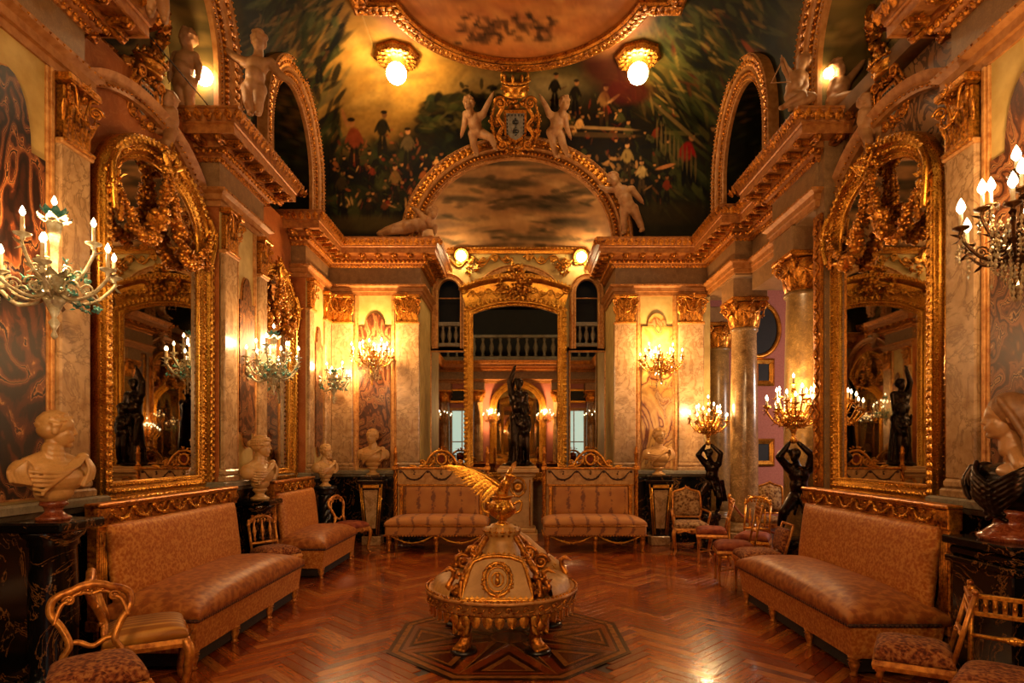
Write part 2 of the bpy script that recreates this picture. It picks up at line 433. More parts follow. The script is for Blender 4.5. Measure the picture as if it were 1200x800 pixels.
def resample(P, d=None, n=None, closed=False):
    P = np.asarray(P, float)
    if closed: P = np.vstack([P, P[:1]])
    s = np.r_[0, np.cumsum(np.linalg.norm(np.diff(P, axis=0), axis=1))]
    if n is None: n = max(2, int(round(s[-1] / d)) + (0 if closed else 1))
    t = np.linspace(0, s[-1], n + 1)[:-1] if closed else np.linspace(0, s[-1], n)
    Q = np.stack([np.interp(t, s, P[:, i]) for i in range(3)], -1)
    return Q
def tang(P, closed=False):
    T = (np.roll(P, -1, 0) - np.roll(P, 1, 0)) if closed else np.gradient(P, axis=0)
    return T / (np.linalg.norm(T, axis=1)[:, None] + 1e-12)
def bez(*pts, n=16):
    """smooth Catmull-Rom through the points"""
    P = np.array(pts, float); P = np.vstack([2 * P[0] - P[1], P, 2 * P[-1] - P[-2]]); out = []
    for i in range(1, len(P) - 2):
        t = np.linspace(0, 1, n, endpoint=False)[:, None]
        a, b, c, d = P[i - 1], P[i], P[i + 1], P[i + 2]
        out.append(.5 * ((2 * b) + (c - a) * t + (2 * a - 5 * b + 4 * c - d) * t ** 2 + (3 * b - a - 3 * c + d) * t ** 3))
    out.append(P[-2][None])
    return np.vstack(out)

# ornament --------------------------------------------------------
def beads(mb, P, d, r, mat=0, closed=False, t=OCT, sc=(1, 1, 1)):
    for p in resample(P, d, closed=closed): mb.tpl(t, TRS(p, (0, 0, 0), (r * sc[0], r * sc[1], r * sc[2])), mat, True)
def eggs(mb, P, d, r, out, mat=0, closed=False, h=1.3):
    """egg-and-dart: eggs with small darts between; `out` = direction the row faces (vector or array)"""
    Q = resample(P, d, closed=closed); T = tang(Q, closed)
    for i, (q, t) in enumerate(zip(Q, T)):
        o = out if np.ndim(out) == 1 else out[min(i, len(out) - 1)]
        b = np.cross(o, t)
        mb.tpl(ICO[0], frame(q, t * r, np.asarray(o) * r * .8, b * r * h), mat, True)
        mb.tpl(OCT, frame(q + t * d * .5, t * r * .25, np.asarray(o) * r * .6, b * r * h * .8), mat, False)
def leafrow(mb, P, d, L, out, up, mat=0, closed=False, wd=1.0, tilt=.5, t=LEAFS):
    """row of small acanthus leaves growing along `up`, facing `out` (functions of the point, or vectors)"""
    Q = resample(P, d, closed=closed); T = tang(Q, closed)
    for q, tt in zip(Q, T):
        o = out(q) if callable(out) else np.asarray(out, float)
        u = up(q) if callable(up) else np.asarray(up, float)
        mb.tpl(t, frame(q, u * L, tt * d * wd, o * L * tilt * 2), mat, True)
def garland(mb, P, r0, r1, dens=60, mat=0, lod=0, size=.5):
    """festoon of fruit and leaves: thick in the middle"""
    Q = resample(P, n=max(3, dens)); m = len(Q); T = tang(Q)
    for i, (q, t) in enumerate(zip(Q, T)):
        f = math.sin(PI * i / (m - 1)); r = r0 + (r1 - r0) * f
        a = nrm(np.cross(t, rng.normal(size=3))); off = a * r * rng.uniform(.35, 1.0)
        s_ = r * size * rng.uniform(.6, 1.3)
        if rng.random() < .62: mb.tpl(ICO[lod], TRS(q + off, rng.uniform(0, 3, 3), s_), mat, True)
        else:
            b = np.cross(t, a); mb.tpl(LEAFS, frame(q + off * .6, (t * rng.choice([-1, 1]) * .6 + a * .6) * s_ * 2.4, b * s_ * 2.0, a * s_ * 2), mat, True)
    mb.tube(Q, [r0 * .6 + (r1 - r0) * .6 * math.sin(PI * i / (m - 1)) for i in range(m)], 6, mat)
def scroll(mb, c, ex, ey, R, r, turns=1.6, mat=0, n=22, sgn=1):
    a = np.linspace(0, turns * 2 * PI, n); rad = R * (1 - .82 * a / a[-1])
    P = np.array(c)[None] + np.outer(np.cos(a) * rad, ex) + np.outer(np.sin(a) * rad * sgn, ey)
    mb.tube(P, np.linspace(r, r * .7, n), 6, mat)
    mb.tpl(ICO[0], TRS(c, (0, 0, 0), r * 1.5), mat, True)
def rinceau(mb, P, out, A_, wl, r, mat=0, leaf=True):
    """running acanthus scroll along P"""
    Q = resample(P, wl / 12); T = tang(Q); s = np.arange(len(Q)) * (wl / 12)
    B = np.array([np.cross(out if np.ndim(out) == 1 else out[i], T[i]) for i in range(len(Q))])
    W = Q + B * (A_ * np.sin(2 * PI * s / wl))[:, None]
    mb.tube(W, r, 5, mat)
    for i in range(3, len(Q) - 3, 6):
        o = np.asarray(out if np.ndim(out) == 1 else out[i]); sg = 1 if (i // 6) % 2 == 0 else -1
        c = Q[i] - B[i] * sg * A_ * .15
        scroll(mb, c + o * r * .5, T[i], B[i], A_ * .72, r * .8, 1.3, mat, 12, sg)
        if leaf:
            for k in (-1, 1):
                mb.tpl(LEAFS, frame(c + o * r, nrm(T[i] * k + B[i] * sg * .7) * A_ * 1.1, np.cross(o, nrm(T[i] * k + B[i] * sg * .7)) * A_ * .9, o * A_ * .9), mat, True)
def cluster(mb, c, ex, ey, ez, n, r, mat=0, leaf=.5):
    """heap of carved leaves and buds filling an ellipsoid"""
    for _ in range(n):
        d = rng.normal(size=3); d /= np.linalg.norm(d); d *= rng.uniform(.55, 1)
        p = np.array(c) + d[0] * np.array(ex) + d[1] * np.array(ey) + d[2] * np.array(ez)
        if rng.random() < leaf:
            a = nrm(p - np.array(c) + rng.normal(size=3) * .01); b = nrm(np.cross(a, rng.normal(size=3))); mb.tpl(LEAFS, frame(p, a * r * 2.6, b * r * 1.6, np.cross(a, b) * r * 2), mat, True)
        else: mb.tpl(ICO[0], TRS(p, rng.uniform(0, 3, 3), r * rng.uniform(.6, 1.2)), mat, True)

# things ----------------------------------------------------------
def thing(name, label, cat, loc=(0, 0, 0), rotz=0, group=None):
    o = bpy.data.objects.new(name, None); COL.objects.link(o); o.empty_display_size = .1
    o.location = loc; o.rotation_euler = (0, 0, rotz); o['label'] = label; o['category'] = cat
    if group: o['group'] = group
    return o
def tag(o, label, cat, group=None):
    o['label'] = label; o['category'] = cat
    if group: o['group'] = group
    return o
KIDS = {}
def copy_thing(root, label, loc, rotz=None, group=None):
    def cp(o, par):
        c = o.copy(); COL.objects.link(c)
        if par is not None: c.parent = par
        for ch in [q for q in list(COL.objects) if q.parent == o]: cp(ch, c)
        return c
    c = cp(root, None); c['label'] = label; c.location = loc
    if rotz is not None: c.rotation_euler = (0, 0, rotz)
    if group: c['group'] = group
    return c
def lamp(name, p, watts, color=WARM, radius=.05, parent=None):
    l = bpy.data.lights.new(name, 'POINT'); l.energy = watts; l.color = color; l.shadow_soft_size = radius
    o = bpy.data.objects.new(name, l); COL.objects.link(o); o.location = p
    if parent: o.parent = parent
    return o
# ================================================================ fresco canvas (paint laid down by hand, stroke by stroke)
CW, CH, CY0 = 1200, 580, -140
canvas = np.zeros((CH, CW, 3))
_gy, _gx = np.mgrid[0:CH, 0:CW]
def smooth_noise(h, w, cell, seed):
    r = np.random.default_rng(seed); g = r.random((h // cell + 3, w // cell + 3))
    y = np.arange(h) / cell; x = np.arange(w) / cell; yi = y.astype(int); xi = x.astype(int); fy = (y - yi)[:, None]; fx = (x - xi)[None]
    fy = fy * fy * (3 - 2 * fy); fx = fx * fx * (3 - 2 * fx)
    return (g[yi][:, xi] * (1 - fy) + g[yi + 1][:, xi] * fy) * (1 - fx) + (g[yi][:, xi + 1] * (1 - fy) + g[yi + 1][:, xi + 1] * fy) * fx
NZ = sum(smooth_noise(CH, CW, c, 11 + c) * a for c, a in ((64, .4), (26, .27), (11, .2), (5, .13)))
NZ2 = sum(smooth_noise(CH, CW, c, 90 + c) * a for c, a in ((40, .4), (16, .3), (7, .3)))
def c3(h): return np.array(lin(h)[:3])
def stroke(x, y, rx, ry, ang, col, al=1.0, soft=.5):
    R = max(rx, ry) * (1 + soft) + 2
    x0, x1 = int(max(0, x - R)), int(min(CW, x + R)); y0, y1 = int(max(0, y - CY0 - R)), int(min(CH, y - CY0 + R))
    if x1 <= x0 or y1 <= y0: return
    X = _gx[y0:y1, x0:x1] - x; Y = _gy[y0:y1, x0:x1] + CY0 - y; c, s = math.cos(ang), math.sin(ang)
    d = np.sqrt(((X * c + Y * s) / rx) ** 2 + ((-X * s + Y * c) / ry) ** 2) + (NZ2[y0:y1, x0:x1] - .5) * .5 * soft
    k = (np.clip((1 + soft * .5 - d) / max(soft, .05), 0, 1) * al)[..., None]
    canvas[y0:y1, x0:x1] = canvas[y0:y1, x0:x1] * (1 - k) + c3(col) * k if isinstance(col, str) else canvas[y0:y1, x0:x1] * (1 - k) + col * k
def scatter(n, x0, x1, y0, y1, rx, ry, ang, cols, al=(.4, .9), soft=.4, dang=.4):
    for _ in range(n):
        f = rng.uniform(.5, 1.3)
        stroke(rng.uniform(x0, x1), rng.uniform(y0, y1), rx * f, ry * rng.uniform(.6, 1.3), ang + rng.normal() * dang, cols[rng.integers(len(cols))], rng.uniform(*al), soft)
def person(x, y, h, coat, skin='a87440', legs='1c120a', lean=0.0, arm=None):
    stroke(x, y - h * .14, h * .10, h * .17, lean, coat, .95, .3)
    stroke(x + lean * h * .4, y - h * .38, h * .05, h * .065, 0, skin, .95, .3)
    stroke(x + lean * h * .4 - h * .01, y - h * .43, h * .06, h * .035, 0, '1a100a', .95, .3)
    for k in (-1, 1):
        stroke(x + k * h * .05, y + h * .22, h * .04, h * .22, -k * .08, legs, .95, .3)
        stroke(x + k * h * .10, y - h * .15, h * .028, h * .12, -k * .4, coat, .9, .3)
    if arm: stroke(x + arm[0] * h * .5, y + arm[1] * h * .5, h * .03, h * .16, math.atan2(arm[0], -arm[1]), skin, .95, .3)
DG = ['0f1008', '1a1b0d', '2b2c14', '45451f', '0b0b06', '241d0d', '33381c']
TAN = ['8a6a34', 'a5803f', '735530', 'b4904a', '6a5a30']
WARMC = ['8a5226', 'a06a32', '5a3216', 'b98546', '6e3c1a', 'c49a58']
FIG = ['8a5226', '5a3216', '2c1c0e', '14100a', '3c3a1c', '6e2c14', 'b98a50', '18120a', '4a4424', '201608']
canvas[:] = (c3('14130a') * (1 - NZ[..., None]) + c3('302a14') * NZ[..., None])
# sky of the main vault, with lamplight painted lighter around the left globe
for a in ((450, 60, 130, 70, -.3, 'a87e38'), (520, 110, 110, 45, 0, '997433'), (400, 120, 70, 60, -.5, '8e6a30'), (600, 105, 90, 30, 0, '74623a'), (465, 80, 60, 42, 0, 'bd9242'), (760, 70, 60, 44, .4, '6e5a28'), (820, 60, 60, 40, .6, '4c4a24'), (640, 110, 40, 18, 0, '8a7852')): stroke(*a, .9, .9)
scatter(160, 340, 580, 10, 135, 20, 5, -.3, TAN + ['c4a058', '5c4a28'], (.1, .4), .9, .5)
# fan of foliage on the left and right haunches
scatter(420, 278, 400, -60, 255, 18, 3.2, -1.0, DG * 2 + ['5a5a34', '6a5c38', '4a5232'], (.5, .95), .35, .35)
scatter(110, 285, 380, -20, 130, 11, 1.6, -.9, ['7a6236', '5c5836', '8a6a3c', '444c2c', '94734a'], (.3, .7), .4, .5)
scatter(440, 765, 940, -60, 245, 20, 3.4, .85, DG * 2 + ['4c4c2a', '5a5028'], (.5, .95), .35, .35)
scatter(200, 720, 895, 0, 140, 12, 1.7, .8, ['7e6230', '5c5028', '444a26', '94783c', '5a2a18', '2c2c14', '1e1e0e'], (.3, .75), .4, .45)
# middle ground of trees, then the crowd
stroke(530, 165, 52, 46, 0, '12110a', .95, .5); scatter(110, 490, 575, 112, 210, 12, 5, 0, DG, (.5, .95), .4, .8)
stroke(450, 240, 110, 60, 0, '1c170c', .85, .6); stroke(690, 215, 90, 60, 0, '17120a', .85, .6); stroke(700, 140, 60, 40, 0, '1c130a', .8, .6)
scatter(90, 330, 560, 165, 270, 20, 7, 0, DG, (.4, .9), .5, .6)
scatter(70, 495, 562, 118, 152, 7, 2, 0, ['54481f', '5c4e28', '3a3418', '2a2612'], (.3, .7), .5, .5)
scatter(20, 540, 600, 98, 120, 5, 2, 0, ['16140a', '24200f'], (.7, .95), .4, .8)
for _ in range(46): person(rng.uniform(385, 555), rng.uniform(190, 250), rng.uniform(24, 40), FIG[rng.integers(len(FIG))], ['94683a', '7a5028', 'a87844'][rng.integers(3)], '140e08', rng.normal() * .25)
for _ in range(54): person(rng.uniform(638, 790), rng.uniform(125, 245), rng.uniform(22, 40), FIG[rng.integers(len(FIG))], ['94683a', '7a5028', 'a87844'][rng.integers(3)], '140e08', rng.normal() * .25)
scatter(70, 650, 760, 180, 235, 4, 1.8, .2, ['a87c48', '8a6a3c', '94683a', '5a4426'], (.4, .85), .4, 1)
scatter(50, 395, 490, 150, 240, 3.2, 1.8, .6, ['94683a', '8a4a22', '6a2c14', '4a3418'], (.4, .85), .4, 1)
stroke(430, 262, 70, 10, 0, '4a3a1c', .6, .6); stroke(640, 262, 120, 12, 0, '2c2412', .6, .6); stroke(780, 250, 90, 12, 0, '34280f', .7, .6)
for a in ((374, 78, 46, '241e10', '5a3c22', '16110a', .5, (.3, -.5)), (415, 172, 74, '7a3a1c', '9a6838', '1c140c', -.1, (-.3, -.9)), (448, 158, 62, '1c190e', '6a4626', '1c160c', .1, None), (478, 176, 58, '5a4a2e', 'a87848', '1c140a', 0, None), (400, 222, 50, '3a2c16', '94683a', '1c140a', .1, None), (520, 205, 46, '221e10', '8a6238', '140e08', 0, None), (463, 215, 50, '6a5028', 'a87848', '20160a', 0, None),
          (650, 108, 50, '100d08', '8a5c34', '0e0a06', .1, None), (674, 116, 50, '18120c', '94683c', '120c08', .1, None), (708, 124, 56, '7a5830', 'b98a58', '3c2612', .1, (.4, -.3)), (735, 190, 52, '8a7040', 'b98a58', '34240f', 0, None), (752, 208, 46, 'a88a58', 'b08050', '4a3820', 0, None), (690, 200, 46, '5a4a2a', 'a87848', '241a0e', 0, None), (805, 188, 72, '86190f', 'a06a3c', '0a0705', .2, (-.7, .2)), (838, 172, 56, '30220f', '8a6238', '100b06', -.1, None)): person(*a)
scatter(160, 385, 500, 165, 255, 4.5, 1.1, 1.3, DG + FIG, (.3, .7), .5, .6); scatter(160, 640, 790, 95, 250, 4.5, 1.1, 1.3, DG + FIG, (.3, .7), .5, .6)
stroke(715, 72, 36, 30, .5, '3c100a', .85, .6); stroke(735, 108, 28, 14, 0, '48140c', .8, .5); stroke(880, 60, 3, 16, -.7, '9a4c24', .8, .4)
for k in range(10): stroke(770 + k * 5, 156 + k * 4.5, 1.1, 16, 0, '6a5630', .8, .35)
stroke(795, 146, 42, 2.4, .72, '6a5630', .9, .4); stroke(700, 150, 44, 1.8, .05, 'b08a58', .6, .4); stroke(700, 158, 46, 3, .03, '5a4426', .7, .4)
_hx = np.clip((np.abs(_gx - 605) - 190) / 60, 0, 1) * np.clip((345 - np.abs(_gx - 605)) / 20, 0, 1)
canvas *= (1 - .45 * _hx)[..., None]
main_canvas = canvas.copy()
# sky under the back arch
stroke(605, 235, 190, 90, 0, '9a6c3e', 1, .2)
scatter(120, 495, 720, 178, 292, 30, 3.5, 0, ['a87848', 'b8864e', '86603a', '7c5a38', 'c0925a'], (.2, .6), .7, .12)
for a in ((560, 212, 40, 5), (645, 241, 44, 8), (612, 215, 22, 4), (668, 260, 30, 6), (640, 279, 36, 4), (545, 233, 26, 4), (690, 225, 20, 4), (580, 190, 56, 4), (640, 200, 30, 3)): stroke(*a, .05, '3c3220', .85, .8)
scatter(90, 520, 700, 205, 288, 11, 2.4, 0, ['2c2616', '40341e', '5a4628'], (.4, .85), .5, .15)
sky_canvas = canvas; canvas = main_canvas
# ceiling picture inside the gilt frame
stroke(605, 0, 166, 72, 0, '9c6434', 1, .1)
scatter(200, 480, 735, -135, 56, 40, 7, 0, ['a87240', '8a5630', 'b88850', '7c4e2c', '96603a'], (.15, .45), .9, .3)
scatter(80, 535, 650, 18, 52, 6, 2.4, 0, ['3a2414', '54361c', '2c1c10', '1c120a'], (.5, .9), .4, .7)
scatter(40, 520, 670, -100, 0, 12, 5, .3, ['c09258', '5a3a20', '7a3a20'], (.3, .6), .7)
# side lunettes
for x0, x1, f in ((60, 245, -1), (930, 1160, 1)):
    stroke((x0 + x1) / 2, 30, 110, 70, 0, '66562f', .95, .5); stroke((x0 + x1) / 2, 105, 110, 40, 0, '5c4c26', .95, .5)
    scatter(110, x0, x1, -60, 62, 26, 4.5, 0, ['2a2616', '3c341e', '6a5636', '7c6238', '8a7040'], (.3, .75), .6, .25)
    scatter(120, x0, x1, 118, 240, 13, 5, .5, DG, (.5, .95), .4, .7)
    scatter(50, x0, x1, 72, 115, 16, 4, 0, ['74603a', '5c5030', '8a7040', '3a3218'], (.3, .7), .6, .3)
scatter(90, 1060, 1145, 14, 56, 7, 3, -.4, ['16140c', '24200f', '34301a'], (.6, .95), .35, .8)
stroke(155, 25, 70, 22, 0, '6a5636', .6, .7); scatter(26, 98, 150, 18, 52, 15, 4, 0, ['1c1a10', '262214', '342c18'], (.6, .95), .5, .15)
FN = smooth_noise(CH, CW, 3, 301) * .6 + smooth_noise(CH, CW, 6, 302) * .4
canvas *= (.66 + .34 * NZ2[..., None] + .34 * FN[..., None])
sky_canvas *= (.66 + .34 * NZ2[..., None] + .34 * FN[..., None]); sky_canvas = np.clip(sky_canvas, .002, 1)
canvas = np.clip((canvas / .25) ** 1.22 * .25 * 1.12, 0.002, 1)

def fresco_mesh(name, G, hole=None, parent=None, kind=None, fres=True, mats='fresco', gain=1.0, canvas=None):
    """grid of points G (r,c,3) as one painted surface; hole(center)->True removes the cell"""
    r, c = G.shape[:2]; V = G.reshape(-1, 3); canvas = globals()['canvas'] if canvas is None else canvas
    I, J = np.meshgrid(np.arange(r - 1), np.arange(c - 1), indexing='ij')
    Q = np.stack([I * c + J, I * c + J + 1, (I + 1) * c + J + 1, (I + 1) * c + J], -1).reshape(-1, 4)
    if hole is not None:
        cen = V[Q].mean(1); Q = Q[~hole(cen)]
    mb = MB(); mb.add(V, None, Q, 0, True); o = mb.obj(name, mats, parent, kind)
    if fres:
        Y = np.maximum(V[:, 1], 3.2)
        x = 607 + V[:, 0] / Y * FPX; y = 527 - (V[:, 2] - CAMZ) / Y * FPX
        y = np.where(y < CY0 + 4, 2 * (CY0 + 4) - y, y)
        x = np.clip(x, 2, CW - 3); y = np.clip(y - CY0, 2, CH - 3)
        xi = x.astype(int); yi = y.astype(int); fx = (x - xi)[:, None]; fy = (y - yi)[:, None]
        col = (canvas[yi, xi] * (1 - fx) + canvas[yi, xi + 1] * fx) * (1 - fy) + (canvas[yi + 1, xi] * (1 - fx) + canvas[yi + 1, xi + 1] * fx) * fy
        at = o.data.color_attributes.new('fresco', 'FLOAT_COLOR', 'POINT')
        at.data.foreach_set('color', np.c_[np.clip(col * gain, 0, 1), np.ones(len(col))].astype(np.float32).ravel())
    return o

# ================================================================ room shell
XW, XB, YB, YR = 3.2, 3.42, 10.1, -1.0
ZC, ZW = 7.3, 6.5                # flat of the ceiling, top of the upright wall
NX, YN = 1.65, 11.3              # niche half width, niche back
ENT0, ENT1 = 4.15, 5.02          # entablature
# floor slab
floor = MB().box((-3.6, -1.2, -.12), (8.2, 13.2, -.006), 0).obj('floor', 'grout', kind='structure')

def wallbox(mb, lo, hi, mat=0): mb.box(lo, hi, mat)
# left wall
mb = MB()
mb.box((-4.0, YR, 0), (-XW, 4.4, ENT1)); mb.box((-4.0, 4.4, 0), (-XB, 6.4, 4.92)); mb.box((-4.0, 6.4, 0), (-XW, 7.5, ENT1)); mb.box((-4.0, 7.5, 0), (-XB, 9.0, 4.92)); mb.box((-4.0, 9.0, 0), (-XW, YN + .3, ENT1))
wall_left = mb.obj('wall_left', 'marble_rust', kind='structure')
mb = MB()
mb.box((XW, YR, 0), (4.0, 4.4, ENT1)); mb.box((XB, 4.4, 0), (4.0, 6.45, 4.92)); mb.box((XW + .02, 6.28, 0), (4.0, 6.46, ENT1), 1)
mb.box((XW, 6.46, ENT0 - .02), (4.0, 7.5, ENT1), 1); mb.box((XW + .25, 7.5, ENT0 - .25), (4.0, 8.8, ENT1), 1); mb.box((XW, 8.8, ENT0 - .02), (4.0, YB + .2, ENT1), 1)
wall_right = mb.obj('wall_right', ['brocatelle', 'marble_grey'], kind='structure')
mb = MB()
mb.box((-XW, YB, 0), (-NX, YN + .3, ENT1)); mb.box((NX, YB, 0), (3.25, YN + .3, ENT1))
wall_back = mb.obj('wall_back', 'stucco', kind='structure')
# back of the niche, pierced by three arches
def in_arch(x, z, c, a, zs, rise, z0): return (np.abs(x - c) < a) & (z > z0) & ((z < zs) | (((x - c) / a) ** 2 + ((z - zs) / rise) ** 2 < 1))
gx = np.linspace(-NX, NX, 111); gz = np.linspace(3.42, 5.4, 67)
G = np.stack([np.tile(gx, (67, 1)), np.full((67, 111), YN), np.tile(gz[:, None], (1, 111))], -1)
ARCH3 = [(-1.30, .31, 4.50, .36, 3.56), (1.30, .31, 4.50, .36, 3.56), (0, .80, 4.45, .58, 4.0)]
o = fresco_mesh('niche_wall', G, lambda c: np.any([in_arch(c[:, 0], c[:, 2], *a) for a in ARCH3], axis=0), wall_back, fres=False, mats='stucco')
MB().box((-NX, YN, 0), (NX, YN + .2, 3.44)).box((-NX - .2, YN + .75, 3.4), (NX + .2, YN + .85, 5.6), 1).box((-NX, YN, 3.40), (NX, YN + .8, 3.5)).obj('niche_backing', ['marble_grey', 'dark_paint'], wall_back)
mb = MB()
for c, a, zs, rise, z0 in ARCH3:
    t = np.linspace(0, PI, 25); P = np.array([[c + a * math.cos(q), YN, zs + rise * math.sin(q)] for q in t]); P = np.vstack([[c + a, YN, z0 - .1], P, [c - a, YN, z0 - .1]])
    mb.sweep(P, (0, -1, 0), [(-.02, 0), (-.02, .05), (.0, .07), (.02, .05), (.06, .05), (.07, .08), (.1, .08), (.11, 0)], 0, False, flip=True)
    beads(mb, P + [0, -.06, 0], .045, .014)
mb.obj('arch_moulding', 'gold_plain', wall_back)
# wood grille and reclining painted figure behind the balustrade openings
# rear wall, behind the camera, seen in the mirrors
mb = MB(); mb.box((-XW, YR - .3, 0), (XW, YR, ENT1), 0); mb.box((-XW - .8, YR - 1.2, ENT1), (XW + .8, YR - 1.1, ZC + .2), 1); mb.box((-XW - .8, YR - 1.2, ENT1 - .1), (XW + .8, YR, ENT1 + .02), 2)
wall_rear = mb.obj('wall_rear', ['pink', 'dark_paint', 'marble_grey'], kind='structure')
# side room on the right
mb = MB(); mb.box((3.25, 12.2, 0), (8.2, 12.4, 5.2)); wall_side_room = mb.obj('wall_side_room_back', 'pink', kind='structure')
MB().box((8.0, 3.9, 0), (8.2, 12.4, 5.2)).box((4.0, 3.9, 0), (8.2, 4.1, 5.2)).obj('wall_side_room_right', 'pink', kind='structure')
MB().box((3.3, 3.9, 4.95), (8.2, 12.4, 5.1)).obj('ceiling_side_room', 'ceil_plain', kind='structure')

# ---------------------------------------------------------------- painted vault
def A_side(c): return None
SIDE_ARCH = [(5.35, .98, 5.50, 1.06), (8.40, .80, 5.65, 1.02)]   # centre Y, half width, springing Z, rise (inner edge)
BACK_ARCH = (-.02, 1.62, 5.05, 1.42)
s_up = np.r_[np.linspace(ENT1 - .05, ZW, 130)[:-1]]
ca = np.linspace(0, PI / 2, 110)
def prof_rows():
    rows = [(0.0, z) for z in s_up] + [(1.15 * (1 - math.cos(a)), ZW + (ZC - ZW) * math.sin(a)) for a in ca]
    return np.array(rows)
PR = prof_rows()
t = np.linspace(-1, 1, 560)
G = np.array([[(q * (XW - i), YB - i, z) for q in t] for i, z in PR])
def bhole(c): return in_arch(c[:, 0], c[:, 2], BACK_ARCH[0], BACK_ARCH[1], BACK_ARCH[2], BACK_ARCH[3], 0)
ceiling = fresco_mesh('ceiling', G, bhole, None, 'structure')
ty = np.linspace(0, 1, 420)
for sg in (-1, 1):
    G = np.array([[(sg * (XW - i), (YR + i * .2) + q * (YB - i - YR - i * .2), z) for q in ty] for i, z in PR[::2]] + [[(sg * (XW - PR[-1][0]), (YR + 1.15 * .2) + q * (YB - 1.15 - YR - 1.15 * .2), ZC) for q in ty]])
    def shole(c): return np.any([in_arch(c[:, 1], c[:, 2], a, b, zs, ri, 0) for a, b, zs, ri in SIDE_ARCH], axis=0)
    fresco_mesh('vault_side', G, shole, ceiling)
gx = np.linspace(-(XW - 1.15), XW - 1.15, 130); gy = np.linspace(YR - 1.2, YB - 1.15, 180)
G = np.stack([np.tile(gx, (180, 1)), np.tile(gy[:, None], (1, 130)), np.full((180, 130), ZC)], -1)
fresco_mesh('flat_ceiling', G, None, ceiling)
# niche vault: from the arch back and down to the niche wall
rows = []
for k in np.linspace(0, 1, 60):
    a_ = BACK_ARCH[1] + .02; rise = BACK_ARCH[3] * (1 - k ** 2 * .86) + .0; y = YB + .02 + (YN - YB) * (1 - (1 - k) ** 1.5) if False else YB + (YN - YB) * k
    rows.append([(BACK_ARCH[0] + a_ * math.cos(q), y, BACK_ARCH[2] + .05 + rise * math.sin(q)) for q in np.linspace(PI, 0, 220)])
fresco_mesh('niche_vault', np.array(rows), None, ceiling, canvas=sky_canvas)
# side recesses behind the wall arches
for sg in (-1, 1):
    for yc, a, zs, ri in SIDE_ARCH:
        q = np.linspace(0, PI, 60)
        ring = np.r_[[(yc + a, 4.9)], [(yc + a * math.cos(b), zs + ri * math.sin(b)) for b in q], [(yc - a, 4.9)]]
        G = np.array([[(sg * x, y, z) for y, z in ring] for x in np.linspace(XW - .02, XW + .5, 6)])
        fresco_mesh('arch_soffit', G, None, ceiling)
        gy = np.linspace(yc - a - .02, yc + a + .02, 90); gz = np.linspace(4.85, zs + ri + .05, 80)
        G = np.stack([np.full((80, 90), sg * (XW + .48)), np.tile(gy, (80, 1)), np.tile(gz[:, None], (1, 90))], -1)
        fresco_mesh('lunette', G, None, ceiling)

# ---------------------------------------------------------------- entablature
Z = np.array([0, 0, 1.])
ARCHI = [(-.02, 4.15), (.03, 4.15), (.03, 4.21), (.055, 4.215), (.055, 4.275), (.10, 4.30), (.10, 4.33), (.0, 4.345), (-.02, 4.345)]
CORN = [(-.02, 4.63), (.03, 4.63), (.05, 4.66), (.05, 4.675), (.09, 4.685), (.09, 4.735), (.11, 4.74), (.11, 4.80), (.28, 4.80), (.28, 4.785), (.30, 4.785), (.30, 4.875), (.315, 4.885), (.315, 4.90), (.36, 5.0), (.375, 5.0), (.375, 5.025), (-.02, 5.025)]
def path_off(P, d):
    P = np.asarray(P, float); E = np.diff(P, axis=0); E /= np.linalg.norm(E, axis=1)[:, None]; en = np.cross(E, Z); out = []
    for i in range(len(P)):
        a, c = en[max(i - 1, 0)], en[min(i, len(en) - 1)]; q = a + c; q = q / q.dot(q) * 2; out.append(P[i] + d * q)
    return np.array(out)
ENTS = [
    ([(-3.2, -1), (-3.2, 4.4), (-3.75, 4.4)], True),
    ([(-3.75, 6.4), (-3.2, 6.4), (-3.2, 7.5), (-3.75, 7.5)], True),
    ([(-3.75, 9.0), (-3.2, 9.0), (-3.2, 10.1), (-1.65, 10.1), (-1.65, 11.3)], True),
    ([(1.65, 11.3), (1.65, 10.1), (3.2, 10.1), (3.2, 8.8), (3.75, 8.8)], True),
    ([(3.75, 7.5), (3.2, 7.5), (3.2, 6.4), (3.75, 6.4)], True),
    ([(3.75, 4.4), (3.2, 4.4), (3.2, -1)], True),
    ([(3.45, 8.8), (3.45, 7.5)], False),
    ([(3.2, -1), (-3.2, -1)], True)]
